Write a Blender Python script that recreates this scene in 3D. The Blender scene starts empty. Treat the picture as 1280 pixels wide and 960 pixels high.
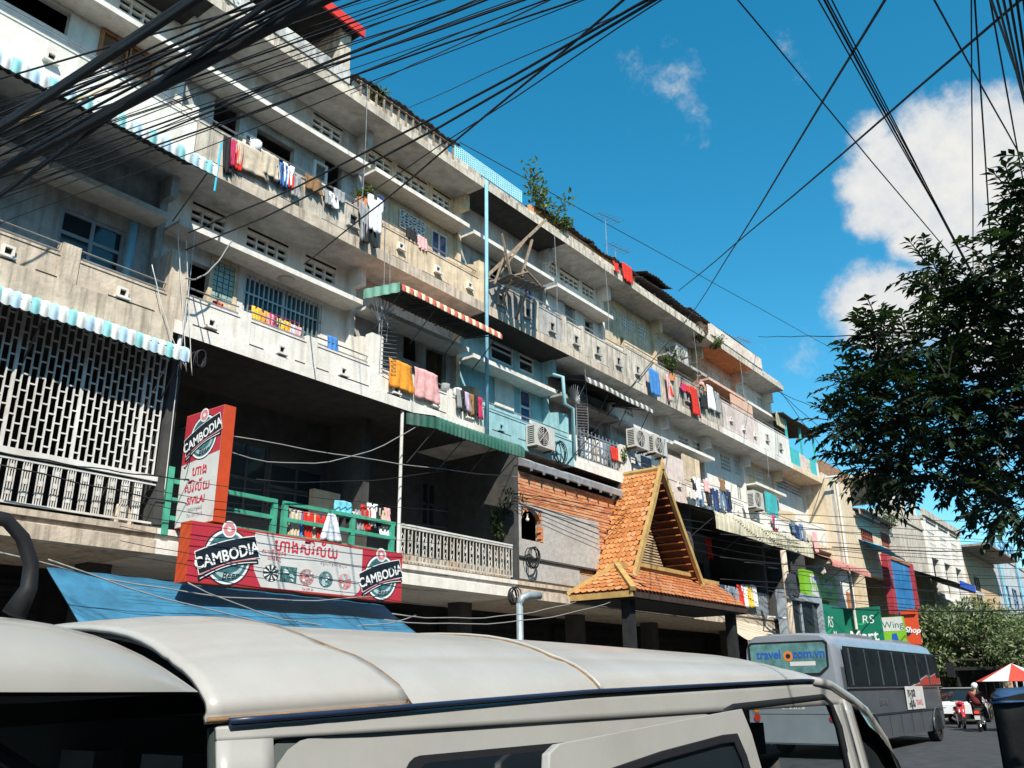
import bpy, math, random
from mathutils import Vector, Matrix, Euler
random.seed(11)
S = bpy.context.scene
COL = S.collection
R_ = math.radians

# ------------------------------------------------------------------ camera
# two vanishing points of the place (street direction, vertical) fix lens and attitude;
# world: X along the street, Y towards the apartment block, Z up, eye at 1.85, road at GZ
FPX, PCX, PCY, EYE = 1089.5, 640.0, 480.0, 1.85
ax = Vector((1517.1 - PCX, -(852.4 - PCY), FPX)).normalized()
az = Vector((599.7 - PCX, -(-2613.6 - PCY), FPX)); az = (az - az.dot(ax) * ax).normalized()
ay = az.cross(ax)
if ay.z < 0: ay = -ay
GZ = 0.25            # road level: the eye is 1.6 m above it
def ray(px, py):
    d = Vector((px - PCX, -(py - PCY), FPX))
    return Vector((ax.dot(d), ay.dot(d), az.dot(d)))
def PY(px, py, Y):                 # where the line of sight meets the upright plane y = Y
    r = ray(px, py); k = Y / r.y
    return Vector((r.x * k, Y, EYE + r.z * k))
def PX(px, py, X):
    r = ray(px, py); k = X / r.x
    return Vector((X, r.y * k, EYE + r.z * k))
def PZ(px, py, Z=0.0):
    r = ray(px, py); k = (Z - EYE) / r.z
    return Vector((r.x * k, r.y * k, Z))
cam_d = bpy.data.cameras.new('camera'); cam = bpy.data.objects.new('camera', cam_d)
COL.objects.link(cam)
cr = Vector((ax.x, ay.x, az.x)); cu = Vector((ax.y, ay.y, az.y)); cf = Vector((ax.z, ay.z, az.z))
M = Matrix.Identity(4)
for i in range(3):
    M[i][0], M[i][1], M[i][2] = cr[i], cu[i], -cf[i]
M[2][3] = EYE
cam.matrix_world = M
cam_d.sensor_width = 36.0; cam_d.lens = FPX / 1280 * 36.0
cam_d.clip_start = 0.05; cam_d.clip_end = 5000
S.camera = cam
S.render.resolution_x, S.render.resolution_y = 1024, 768

# ------------------------------------------------------------------ light
TO_SUN = Vector((-.85, -1.0, 1.33)).normalized()
SUN_E = math.asin(TO_SUN.z); SUN_A = math.atan2(TO_SUN.x, TO_SUN.y)
sd = bpy.data.lights.new('sun', 'SUN'); sd.energy = 4.0; sd.angle = R_(0.5); sd.color = (1.0, 0.94, 0.83)
sun = bpy.data.objects.new('sun', sd); COL.objects.link(sun)
sun.rotation_euler = (-TO_SUN).to_track_quat('-Z', 'Y').to_euler(); sun.location = TO_SUN * 60
S.view_settings.view_transform = 'Standard'; S.view_settings.look = 'None'
S.view_settings.exposure = 0.88; S.view_settings.gamma = 1.0
S.view_settings.use_curve_mapping = False
S.render.engine = 'CYCLES'
S.cycles.max_bounces = 6; S.cycles.diffuse_bounces = 2

W = bpy.data.worlds.new('World'); S.world = W; W.use_nodes = True
nt = W.node_tree; N = nt.nodes; L = nt.links; N.clear()
out = N.new('ShaderNodeOutputWorld')
sky = N.new('ShaderNodeTexSky'); sky.sky_type = 'NISHITA'; sky.sun_disc = False
sky.sun_elevation = SUN_E; sky.sun_rotation = SUN_A % (2 * math.pi)
sky.air_density = 1.0; sky.dust_density = 0.2; sky.ozone_density = 3.0
hs = N.new('ShaderNodeHueSaturation'); hs.inputs['Hue'].default_value = 0.475; hs.inputs['Saturation'].default_value = 1.36
hs.inputs['Value'].default_value = 1.0
L.new(sky.outputs[0], hs.inputs['Color'])
bg = N.new('ShaderNodeBackground'); bg.inputs['Strength'].default_value = 0.105
L.new(hs.outputs[0], bg.inputs['Color'])
tc = N.new('ShaderNodeTexCoord')
def mth(op, a, b=None, clamp=False):
    n = N.new('ShaderNodeMath'); n.operation = op; n.use_clamp = clamp
    for i, v in enumerate((a, b)):
        if v is None: continue
        if isinstance(v, (int, float)): n.inputs[i].default_value = v
        else: L.new(v, n.inputs[i])
    return n.outputs[0]
def wnoise(scale, detail, rough=.6):
    n = N.new('ShaderNodeTexNoise'); n.inputs['Scale'].default_value = scale
    n.inputs['Detail'].default_value = detail; n.inputs['Roughness'].default_value = rough
    L.new(tc.outputs['Generated'], n.inputs['Vector']); return n.outputs['Fac']
n1 = wnoise(8.0, 10.0, .66); n2 = wnoise(31.0, 8.0, .65)
# cumulus: a handful of soft cores spread over the whole sky, broken up by noise
blobs = [((1235, 205), 4.3, 1.0), ((1165, 200), 3.3, 1.0), ((1108, 205), 2.3, .95), ((1090, 165), 1.5, .8), ((1290, 250), 4.4, 1.0), ((1115, 250), 2.5, 1.0), ((1150, 300), 2.2, .85), ((1080, 230), 1.7, .85),
         ((1190, 280), 3.4, 1.0), ((1245, 330), 3.8, 1.0), ((1125, 385), 3.1, 1.0), ((1088, 383), 2.6, 1.0), ((1165, 375), 2.4, .95), ((1240, 400), 3.6, 1.0), ((1420, 290), 7.0, 1.0),
         ((842, 108), 4.2, .38), ((800, 100), 3.0, .31), ((755, 130), 2.8, .27), ((990, 458), 3.8, .34), ((1005, 500), 4.0, .32), ((980, 65), 2.8, .24), ((885, 135), 2.8, .23)]
cover = None
dirs = [(ray(*p).normalized(), r, a) for p, r, a in blobs]
for k in range(10):                        # the same fair-weather cumulus elsewhere round the sky
    t = R_(70 + k * 31); e = R_(16 + (k * 37) % 40)
    dirs.append((Vector((math.cos(e) * math.cos(t), math.cos(e) * math.sin(t), math.sin(e))), 5.5 + (k * 5) % 4, .9))
for d, rad, amp in dirs:
    dp = N.new('ShaderNodeVectorMath'); dp.operation = 'DISTANCE'
    L.new(tc.outputs['Generated'], dp.inputs[0]); dp.inputs[1].default_value = d
    m = mth('MULTIPLY', mth('SUBTRACT', 1.0, mth('DIVIDE', dp.outputs['Value'], R_(rad) * 1.5), True), amp * 1.5, True)
    cover = m if cover is None else mth('MAXIMUM', cover, m)
dens = mth('ADD', mth('ADD', cover, mth('MULTIPLY', mth('SUBTRACT', n1, .5), 1.5)), mth('MULTIPLY', mth('SUBTRACT', n2, .5), .6))
ms = N.new('ShaderNodeMapRange'); ms.interpolation_type = 'SMOOTHSTEP'
ms.inputs[1].default_value = .34; ms.inputs[2].default_value = .86
L.new(dens, ms.inputs[0])
cg = N.new('ShaderNodeMixRGB'); cg.inputs[1].default_value = (.62, .70, .80, 1); cg.inputs[2].default_value = (.95, .94, .91, 1)
L.new(mth('ADD', mth('MULTIPLY', dens, .75), mth('MULTIPLY', mth('SUBTRACT', n2, .5), 1.1), True), cg.inputs[0])
bc = N.new('ShaderNodeBackground'); bc.inputs['Strength'].default_value = 0.50
L.new(cg.outputs[0], bc.inputs['Color'])
mx = N.new('ShaderNodeMixShader'); L.new(mth('MULTIPLY', ms.outputs[0], mth('GREATER_THAN', cover, 0.001)), mx.inputs[0])
L.new(bg.outputs[0], mx.inputs[1]); L.new(bc.outputs[0], mx.inputs[2]); L.new(mx.outputs[0], out.inputs['Surface'])

# ------------------------------------------------------------------ materials
MATS = {}
def mat(name, col, rough=.85, var=.12, scale=5.0, stain=None, stain_amt=.0, streak=0.0, bump=.0, metal=0.0,
        spec=.3, alpha=1.0, emit=0.0, coat=0.0, trans=0.0, fine=0.0):
    """Principled material: base colour, mottling, blotchy stains and rain streaks, all from world position."""
    if name in MATS: return MATS[name]
    m = bpy.data.materials.new(name); m.use_nodes = True; t = m.node_tree; n = t.nodes; l = t.links
    p = n['Principled BSDF']; p.inputs['Roughness'].default_value = rough; p.inputs['Metallic'].default_value = metal
    p.inputs['Specular IOR Level'].default_value = spec; p.inputs['Coat Weight'].default_value = coat
    p.inputs['Coat Roughness'].default_value = .12; p.inputs['Transmission Weight'].default_value = trans
    c4 = (*col, 1.0)
    if var <= 0 and not stain_amt and not streak:
        p.inputs['Base Color'].default_value = c4
    else:
        g = n.new('ShaderNodeNewGeometry')
        def noise(sc, det, scl=None, rgh=.55):
            q = n.new('ShaderNodeTexNoise'); q.inputs['Scale'].default_value = sc; q.inputs['Detail'].default_value = det
            q.inputs['Roughness'].default_value = rgh
            if scl:
                mp = n.new('ShaderNodeMapping'); mp.inputs['Scale'].default_value = scl
                l.new(g.outputs['Position'], mp.inputs['Vector']); l.new(mp.outputs[0], q.inputs['Vector'])
            else: l.new(g.outputs['Position'], q.inputs['Vector'])
            return q.outputs['Fac']
        def ramp(src, a, b):
            r = n.new('ShaderNodeMapRange'); r.inputs[1].default_value = a; r.inputs[2].default_value = b
            l.new(src, r.inputs[0]); return r.outputs[0]
        def mixc(fac, A, B, typ='MIX'):
            q = n.new('ShaderNodeMixRGB'); q.blend_type = typ
            if isinstance(fac, float): q.inputs[0].default_value = fac
            else: l.new(fac, q.inputs[0])
            for i, v in ((1, A), (2, B)):
                if isinstance(v, tuple): q.inputs[i].default_value = v
                else: l.new(v, q.inputs[i])
            return q.outputs[0]
        def scale_fac(f, k):
            q = n.new('ShaderNodeMath'); q.operation = 'MULTIPLY'; l.new(f, q.inputs[0]); q.inputs[1].default_value = k
            return q.outputs[0]
        lo = tuple(max(0, c * (1 - var * 1.3)) for c in col) + (1,)
        hi = tuple(min(1, c * (1 + var)) for c in col) + (1,)
        nf = noise(scale, 5)
        cur = mixc(ramp(nf, .3, .7), lo, hi)
        if stain_amt:
            st = (*(stain or (.10, .085, .06)), 1)
            cur = mixc(scale_fac(ramp(noise(1.3, 7, None, .68), .46, .72), stain_amt), cur, st)
        if streak:
            st = (*(stain or (.09, .08, .065)), 1)
            cur = mixc(scale_fac(ramp(noise(1.0, 7, (7.5, 7.5, .5), .68), .47, .70), streak), cur, st)
        if fine:
            cur = mixc(scale_fac(ramp(noise(55, 3), .45, .8), fine), cur, tuple(c * .45 for c in col) + (1,))
        l.new(cur, p.inputs['Base Color'])
        if bump:
            b = n.new('ShaderNodeBump'); b.inputs['Strength'].default_value = bump; b.inputs['Distance'].default_value = .02
            l.new(noise(22, 6), b.inputs['Height']); l.new(b.outputs[0], p.inputs['Normal'])
    if emit:
        p.inputs['Emission Color'].default_value = c4; p.inputs['Emission Strength'].default_value = emit
    MATS[name] = m
    return m

# ------------------------------------------------------------------ mesh builder and scene graph
class MB:
    def __init__(s, M=None): s.v = []; s.f = []; s.m = []; s.M = M; s.mi = 0
    def add(s, pts, faces, mi=None):
        b = len(s.v)
        for p in pts:
            p = Vector(p); s.v.append(s.M @ p if s.M else p)
        for f in faces:
            s.f.append([b + i for i in f]); s.m.append(s.mi if mi is None else mi)
        return s
    def face(s, *pts, mi=None): return s.add(pts, [list(range(len(pts)))], mi)
    def box(s, x0, x1, y0, y1, z0, z1, mi=None):
        return s.add([(x0, y0, z0), (x1, y0, z0), (x1, y1, z0), (x0, y1, z0), (x0, y0, z1), (x1, y0, z1), (x1, y1, z1), (x0, y1, z1)],
                     [(0, 3, 2, 1), (4, 5, 6, 7), (0, 1, 5, 4), (1, 2, 6, 5), (2, 3, 7, 6), (3, 0, 4, 7)], mi)
    def bar(s, a, b, w, h=None, mi=None):        # rectangular bar from a to b
        a, b = Vector(a), Vector(b); h = h or w; d = (b - a).normalized()
        u = d.cross(Vector((0, 0, 1)))
        if u.length < 1e-3: u = Vector((1, 0, 0))
        u.normalize(); t = u.cross(d).normalized(); u = u * w / 2; t = t * h / 2
        return s.add([a - u - t, a + u - t, a + u + t, a - u + t, b - u - t, b + u - t, b + u + t, b - u + t],
                     [(0, 3, 2, 1), (4, 5, 6, 7), (0, 1, 5, 4), (1, 2, 6, 5), (2, 3, 7, 6), (3, 0, 4, 7)], mi)
    def tube(s, pts, r, n=6, mi=None, cap=True):
        pts = [Vector(p) for p in pts]; rings = []; k = len(pts)
        rr = r if isinstance(r, (list, tuple)) else [r] * k
        up = None; P = []
        for i, p in enumerate(pts):
            d = (pts[min(i + 1, k - 1)] - pts[max(i - 1, 0)]).normalized()
            if up is None:
                up = d.cross(Vector((0, 0, 1)))
                if up.length < 1e-3: up = Vector((1, 0, 0))
            up = (up - d * up.dot(d))
            if up.length < 1e-6: up = d.orthogonal()
            up.normalize(); w = d.cross(up)
            for j in range(n):
                a = 2 * math.pi * j / n; P.append(p + (up * math.cos(a) + w * math.sin(a)) * rr[i])
        F = [(i * n + j, i * n + (j + 1) % n, (i + 1) * n + (j + 1) % n, (i + 1) * n + j) for i in range(k - 1) for j in range(n)]
        if cap: F += [list(range(n - 1, -1, -1)), list(range((k - 1) * n, k * n))]
        return s.add(P, F, mi)
    def grid(s, fn, nu, nv, mi=None, skip=None):   # fn(u,v) in 0..1
        P = [fn(i / nu, j / nv) for j in range(nv + 1) for i in range(nu + 1)]; w = nu + 1; F = []; MI = []
        for j in range(nv):
            for i in range(nu):
                if skip and skip(i, j): continue
                F.append((j * w + i, j * w + i + 1, (j + 1) * w + i + 1, (j + 1) * w + i))
                MI.append(mi(i, j) if callable(mi) else (s.mi if mi is None else mi))
        b = len(s.v)
        for p in P:
            p = Vector(p); s.v.append(s.M @ p if s.M else p)
        for f, q in zip(F, MI): s.f.append([b + i for i in f]); s.m.append(q)
        return s
    def ball(s, c, r, nu=12, nv=8, mi=None):
        r = (r, r, r) if isinstance(r, (int, float)) else r
        return s.grid(lambda u, v: (c[0] + r[0] * math.sin(math.pi * v) * math.cos(2 * math.pi * u),
                                    c[1] + r[1] * math.sin(math.pi * v) * math.sin(2 * math.pi * u),
                                    c[2] - r[2] * math.cos(math.pi * v)), nu, nv, mi)
    def prism(s, poly, n, mi=None):                # polygon (3-D points) pushed along vector n
        k = len(poly); n = Vector(n); A = [Vector(p) for p in poly]; B = [p + n for p in A]
        return s.add(A + B, [list(range(k))[::-1], list(range(k, 2 * k))] + [(i, (i + 1) % k, k + (i + 1) % k, k + i) for i in range(k)], mi)
    def holes(s, x0, x1, z0, z1, y0, y1, H, mi=None):   # wall slab with rectangular openings (x0,x1,z0,z1)
        H = [(max(a, x0), min(b, x1), max(c, z0), min(d, z1)) for a, b, c, d in H]
        H = [h for h in H if h[1] - h[0] > .02 and h[3] - h[2] > .02]
        xs = sorted({x0, x1, *[h[0] for h in H], *[h[1] for h in H]}); zs = sorted({z0, z1, *[h[2] for h in H], *[h[3] for h in H]})
        for i in range(len(xs) - 1):
            run = None
            for j in range(len(zs) - 1):
                cx, cz = (xs[i] + xs[i + 1]) / 2, (zs[j] + zs[j + 1]) / 2
                inside = any(h[0] < cx < h[1] and h[2] < cz < h[3] for h in H)
                if not inside: run = (run[0], zs[j + 1]) if run else (zs[j], zs[j + 1])
                if inside or j == len(zs) - 2:
                    if run: s.box(xs[i], xs[i + 1], y0, y1, run[0], run[1], mi)
                    run = None
        return s
    def mesh(s, name, mats, smooth=False):
        me = bpy.data.meshes.new(name); me.from_pydata([tuple(p) for p in s.v], [], s.f)
        for m in (mats if isinstance(mats, (list, tuple)) else [mats]): me.materials.append(m)
        if any(s.m): me.polygons.foreach_set('material_index', s.m)
        if smooth: me.polygons.foreach_set('use_smooth', [True] * len(me.polygons))
        me.update(); return me
    def build(s, name, mats, parent=None, smooth=False):
        o = bpy.data.objects.new(name, s.mesh(name, mats, smooth)); COL.objects.link(o)
        adopt(o, parent); return o
ORG = {}
def adopt(o, parent):
    if parent is None: return
    o.parent = parent
    o.matrix_parent_inverse = Matrix.Translation(-Vector(ORG.get(parent.name, (0, 0, 0))))
def tag(o, label=None, cat=None, group=None, kind=None):
    for k, v in (('label', label), ('category', cat), ('group', group), ('kind', kind)):
        if v: o[k] = v
    return o
def thing(name, label, cat, loc=(0, 0, 0), group=None):
    o = bpy.data.objects.new(name, None); COL.objects.link(o); o.location = loc; o.empty_display_size = .2
    ORG[o.name] = tuple(loc)
    return tag(o, label, cat, group)
def inst(name, me, loc, parent=None, rot=None, scale=None):     # another object on shared mesh data
    o = bpy.data.objects.new(name, me); COL.objects.link(o); o.location = loc
    if rot: o.rotation_euler = rot
    if scale: o.scale = scale
    adopt(o, parent); return o
def text(body, size, origin, u, v, m, parent, ext=.004, align='CENTER', sx=1.0, shear=0.0, bold=0.0, name='lettering'):
    """flat lettering: origin = baseline point, u = reading direction, v = up direction"""
    c = bpy.data.curves.new(name, 'FONT'); c.body = body; c.size = size; c.extrude = ext; c.align_x = align
    c.shear = shear; c.offset = bold; c.resolution_u = 3
    o = bpy.data.objects.new('tmp', c); COL.objects.link(o)
    bpy.context.view_layer.update()
    me = bpy.data.meshes.new_from_object(o.evaluated_get(bpy.context.evaluated_depsgraph_get()))
    bpy.data.objects.remove(o); bpy.data.curves.remove(c)
    u = Vector(u).normalized(); v = Vector(v).normalized(); w = u.cross(v)
    T = Matrix(((u.x * sx, v.x, w.x, origin[0]), (u.y * sx, v.y, w.y, origin[1]), (u.z * sx, v.z, w.z, origin[2]), (0, 0, 0, 1)))
    me.transform(T); me.materials.clear(); me.materials.append(m)
    o = bpy.data.objects.new(name, me); COL.objects.link(o); adopt(o, parent); return o
# ------------------------------------------------------------------ palette
white = mat('white_plaster', (.74, .71, .655), var=.07, stain=(.38, .32, .25), stain_amt=.35, streak=.45, bump=.25, fine=.25)
dirty = mat('dirty_plaster', (.60, .535, .445), var=.16, stain=(.08, .066, .052), stain_amt=.5, streak=.9, bump=.3, fine=.3)
cream = mat('cream_plaster', (.68, .545, .38), var=.12, stain=(.18, .13, .08), stain_amt=.5, streak=.6, bump=.25, fine=.25)
concr = mat('raw_concrete', (.58, .49, .39), var=.14, stain=(.14, .115, .09), stain_amt=.45, streak=.8, bump=.4, fine=.35)
mould = mat('mouldy_plaster', (.44, .40, .33), var=.2, stain=(.025, .025, .02), stain_amt=.85, streak=.95, bump=.4, fine=.4)
grey = mat('grey_plaster', (.46, .445, .42), var=.15, stain=(.10, .09, .08), stain_amt=.6, streak=.5, bump=.25, fine=.3)
turq = mat('turquoise_paint', (.30, .54, .58), var=.1, stain=(.16, .22, .21), stain_amt=.5, streak=.55, bump=.2)
pink = mat('pale_pink_plaster', (.66, .56, .51), var=.10, stain=(.22, .16, .13), stain_amt=.5, streak=.5, bump=.25, fine=.2)
salmon = mat('salmon_plaster', (.66, .42, .31), var=.10, stain=(.2, .11, .07), stain_amt=.4, streak=.3, bump=.2)
orange_sof = mat('orange_soffit', (.58, .24, .10), var=.15, stain=(.16, .08, .05), stain_amt=.5)
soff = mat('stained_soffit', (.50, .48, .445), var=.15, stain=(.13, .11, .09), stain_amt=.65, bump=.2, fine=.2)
soff_dk = mat('sooty_soffit', (.03, .029, .028), var=.3, stain=(.03, .03, .03), stain_amt=.5, bump=.3)  # near-black copy of the soffit: the shade under slabs put into its colour
tan = mat('tan_plaster', (.66, .54, .38), var=.08, stain=(.3, .22, .14), stain_amt=.4, streak=.4, bump=.2)
roomdk = mat('dim_room', (.07, .07, .07), var=.2)  # dark base colour stands in for the rooms' shade
shopdk = mat('dark_shop', (.018, .019, .021), var=.3)  # near-black, holding the shop interiors' shade; also plain black canvas
metal = mat('galvanised_metal', (.45, .46, .47), rough=.45, metal=.7, var=.15, stain=(.2, .12, .07), stain_amt=.4)
rust = mat('rusty_metal', (.16, .10, .07), rough=.8, var=.3, stain=(.06, .04, .03), stain_amt=.5)
whmetal = mat('white_painted_metal', (.66, .66, .63), rough=.5, var=.1, stain=(.3, .22, .15), stain_amt=.4)
dkmetal = mat('dark_metal', (.06, .065, .07), rough=.5, var=.2)
bluemetal = mat('blue_painted_metal', (.10, .24, .42), rough=.5, var=.15)
ltblue = mat('light_blue_pipe', (.22, .47, .60), rough=.5, var=.12, stain=(.12, .2, .24), stain_amt=.4)
wood = mat('weathered_wood', (.26, .20, .145), var=.3, scale=14, bump=.3)
brown = mat('brown_varnished_wood', (.36, .15, .06), rough=.55, var=.25, scale=9)
slot = mat('drain_slot_dark', (.02, .02, .02), var=0)
glass_dk = mat('dark_window_glass', (.02, .03, .035), rough=.08, var=.0, spec=.7)
glass_bl = mat('blue_window_glass', (.015, .04, .15), rough=.15, var=.0, spec=.6)
glass_teal = mat('teal_glass', (.03, .10, .11), rough=.12, var=.15, spec=.6)
gblock = mat('green_glass_block', (.30, .42, .37), rough=.2, var=.25, scale=18, spec=.6)
green = mat('green_painted_metal', (.06, .34, .23), rough=.5, var=.15, stain=(.04, .12, .09), stain_amt=.4)
stuccogrey = mat('cement_render', (.43, .41, .385), var=.14, scale=8, stain=(.25, .22, .19), stain_amt=.5, bump=.5, fine=.4)

YF, YW, YB = 12.0, 12.9, 17.0
Z1b, Z1, Z2b, Z2, Z3b, Z3, ZRb, ZR = 3.82, 4.20, 7.30, 7.52, 10.38, 10.62, 13.80, 14.0
EDGE = dict(A=(0.5, 6.95), B=(6.95, 11.4), C=(11.4, 14.8), D=(14.8, 18.5), E=(18.5, 21.7), F=(21.7, 25.1), G=(25.1, 28.3), H=(28.3, 31.8), I=(31.8, 35.1), J=(35.1, 38.7))
BAY = list(EDGE)
blk = thing('apartment_block', 'long weathered four storey apartment block with balconies, laundry and stained parapets', 'building', (20, YF, 0))

def rect(a, b, Y=YW):
    p, q = PY(*a, Y), PY(*b, Y)
    return min(p.x, q.x), max(p.x, q.x), min(p.z, q.z), max(p.z, q.z)
def frame_box(mb, r, y0, y1, w):
    x0, x1, z0, z1 = r
    mb.box(x0, x0 + w, y0, y1, z0, z1).box(x1 - w, x1, y0, y1, z0, z1)
    mb.box(x0 + w, x1 - w, y0, y1, z0, z0 + w).box(x0 + w, x1 - w, y0, y1, z1 - w, z1)
def vent(r, m=white, nx=None, nz=2, Y=YW):
    if nz == 2 and r[1] < 22: MB().box(r[0], r[1], Y - .003, Y - .001, r[3] + .05, r[3] + .10).build('vent_slot', slot, blk)
    x0, x1, z0, z1 = r; nx = nx or max(3, round((x1 - x0) / .24)); mb = MB(); bw_ = .018 if x0 < 22 else .026
    for i in range(nx + 1):
        x = x0 + (x1 - x0) * i / nx; mb.box(x - bw_, x + bw_, Y + .02, Y + .10, z0, z1)
    for j in range(nz + 1):
        z = z0 + (z1 - z0) * j / nz; mb.box(x0, x1, Y + .024, Y + .096, z - bw_, z + bw_)
    MB().box(x0, x1, Y + .125, Y + .138, z0, z1).build('vent_pane', slot, blk)  # matt dark sheet painting the room's shade behind the grille
    return mb.build('vent_grille', m, blk)
def window(r, m=whmetal, g=glass_dk, nx=2, nz=1, Y=YW, w=.06):
    x0, x1, z0, z1 = r; f = MB(); frame_box(f, r, Y + .02, Y + .09, w)
    for i in range(1, nx): x = x0 + (x1 - x0) * i / nx; f.box(x - w / 2, x + w / 2, Y + .023, Y + .085, z0 + w, z1 - w)
    for j in range(1, nz): z = z0 + (z1 - z0) * j / nz; f.box(x0 + w, x1 - w, Y + .026, Y + .08, z - w / 2, z + w / 2)
    o = f.build('window', m, blk)
    for i in range(nx):
        for j in range(nz):
            a, b = x0 + (x1 - x0) * i / nx, x0 + (x1 - x0) * (i + 1) / nx; c, d = z0 + (z1 - z0) * j / nz, z0 + (z1 - z0) * (j + 1) / nz
            MB().box(a + .03, b - .03, Y + .045, Y + .06, c + .03, d - .03).build('pane', g, o)
    return o
def shutter(r, m=whmetal, Y=YW, nm='shutter', pitch=.055):
    x0, x1, z0, z1 = r; mb = MB(); frame_box(mb, r, Y - .03, Y + .03, .06)
    o = mb.build(nm, m, blk); sl = MB(); z = z0 + .07
    while z < z1 - .08:
        sl.add([(x0 + .05, Y - .02, z), (x1 - .05, Y - .02, z), (x1 - .05, Y + .025, z + .045), (x0 + .05, Y + .025, z + .045)], [(0, 1, 2, 3)]); z += pitch
    s = sl.build('slats', m, o); s['kind'] = 'stuff'
    return o
def panel(r, m, Y=YW, t=.04, nm='board_panel'):
    return MB().box(r[0], r[1], Y - t, Y, r[2], r[3]).build(nm, m, blk)
def scupper(px, py, Y=YF, m=white, w=.2, h=.2, deep=.06):
    p = PY(px, py, Y + .03); x, z = p.x, p.z; y = Y + .035
    mb = MB(); mb.box(x - w / 2, x - w / 2 + .035, y - deep, y, z - h / 2, z + h / 2).box(x + w / 2 - .035, x + w / 2, y - deep, y, z - h / 2, z + h / 2)
    mb.box(x - w / 2 + .035, x + w / 2 - .035, y - deep, y, z + h / 2 - .035, z + h / 2)
    mb.box(x - w / 2 - .03, x + w / 2 + .03, y - deep - .03, y, z - h / 2 - .035, z - h / 2)
    o = mb.build('scupper', m, blk)
    MB().box(x - w / 2 + .036, x + w / 2 - .036, y - .012, y - .004, z - h / 2 + .002, z + h / 2 - .037).build('drain_hole', slot, o)
def rails(x0, x1, zt, zs=(.1, .22), y=YF + .1, m=metal, r=.016):
    mb = MB()
    for dz in zs: mb.tube([(x0, y, zt + dz), (x1, y, zt + dz)], r, 5)
    return mb.build('hand_rail', m, blk)

# ---- bay data: f = storey, parapet material/height, wall material, ...
SPEC = {}
def bay(k, f, **kw): SPEC[(k, f)] = kw
DK = 'open'
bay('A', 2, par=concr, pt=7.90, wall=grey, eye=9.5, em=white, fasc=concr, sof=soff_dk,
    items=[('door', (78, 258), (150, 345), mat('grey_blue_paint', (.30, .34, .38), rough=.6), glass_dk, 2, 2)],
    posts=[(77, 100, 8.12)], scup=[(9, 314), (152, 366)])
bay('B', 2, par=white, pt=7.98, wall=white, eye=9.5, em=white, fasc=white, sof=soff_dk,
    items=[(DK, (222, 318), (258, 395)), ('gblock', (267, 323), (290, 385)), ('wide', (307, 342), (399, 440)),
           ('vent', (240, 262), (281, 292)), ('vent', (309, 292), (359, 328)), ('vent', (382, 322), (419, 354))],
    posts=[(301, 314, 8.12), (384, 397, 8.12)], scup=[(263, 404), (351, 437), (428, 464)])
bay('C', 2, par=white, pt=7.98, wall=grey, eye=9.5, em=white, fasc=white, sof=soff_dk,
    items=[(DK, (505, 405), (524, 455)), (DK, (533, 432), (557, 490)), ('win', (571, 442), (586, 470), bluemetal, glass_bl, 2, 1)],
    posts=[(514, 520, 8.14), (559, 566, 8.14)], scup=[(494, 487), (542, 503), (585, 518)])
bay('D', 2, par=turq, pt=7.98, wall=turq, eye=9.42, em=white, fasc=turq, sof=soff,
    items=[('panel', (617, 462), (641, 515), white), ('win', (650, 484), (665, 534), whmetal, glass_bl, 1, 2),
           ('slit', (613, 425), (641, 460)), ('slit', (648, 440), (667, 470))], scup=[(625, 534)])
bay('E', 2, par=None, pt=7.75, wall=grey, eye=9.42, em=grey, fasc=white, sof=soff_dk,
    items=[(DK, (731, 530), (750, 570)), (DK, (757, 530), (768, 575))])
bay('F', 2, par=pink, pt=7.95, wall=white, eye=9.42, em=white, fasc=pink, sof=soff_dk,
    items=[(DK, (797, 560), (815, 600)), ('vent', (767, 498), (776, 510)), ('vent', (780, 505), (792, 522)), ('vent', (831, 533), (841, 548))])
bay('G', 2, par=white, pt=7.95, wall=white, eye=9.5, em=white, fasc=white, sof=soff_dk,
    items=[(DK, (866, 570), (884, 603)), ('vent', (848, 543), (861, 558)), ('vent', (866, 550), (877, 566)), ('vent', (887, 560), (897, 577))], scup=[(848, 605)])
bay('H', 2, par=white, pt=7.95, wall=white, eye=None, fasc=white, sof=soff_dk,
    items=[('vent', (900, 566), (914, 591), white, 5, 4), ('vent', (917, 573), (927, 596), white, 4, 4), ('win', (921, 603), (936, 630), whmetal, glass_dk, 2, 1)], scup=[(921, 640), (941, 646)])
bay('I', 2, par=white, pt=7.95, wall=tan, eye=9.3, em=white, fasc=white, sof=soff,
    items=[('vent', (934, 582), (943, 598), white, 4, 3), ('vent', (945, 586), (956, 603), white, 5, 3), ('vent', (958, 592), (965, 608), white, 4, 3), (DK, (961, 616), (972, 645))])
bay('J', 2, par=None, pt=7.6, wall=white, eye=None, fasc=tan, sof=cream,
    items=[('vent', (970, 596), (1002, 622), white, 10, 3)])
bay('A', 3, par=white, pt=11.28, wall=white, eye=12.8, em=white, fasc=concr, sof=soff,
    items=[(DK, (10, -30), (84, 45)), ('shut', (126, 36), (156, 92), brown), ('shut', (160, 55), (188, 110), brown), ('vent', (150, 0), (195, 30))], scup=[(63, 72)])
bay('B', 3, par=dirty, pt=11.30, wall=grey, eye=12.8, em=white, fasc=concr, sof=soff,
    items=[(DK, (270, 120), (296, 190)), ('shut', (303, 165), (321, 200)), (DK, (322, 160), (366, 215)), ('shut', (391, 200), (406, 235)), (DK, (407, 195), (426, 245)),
           ('vent', (392, 140), (428, 170))], scup=[(440, 276)])
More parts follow.
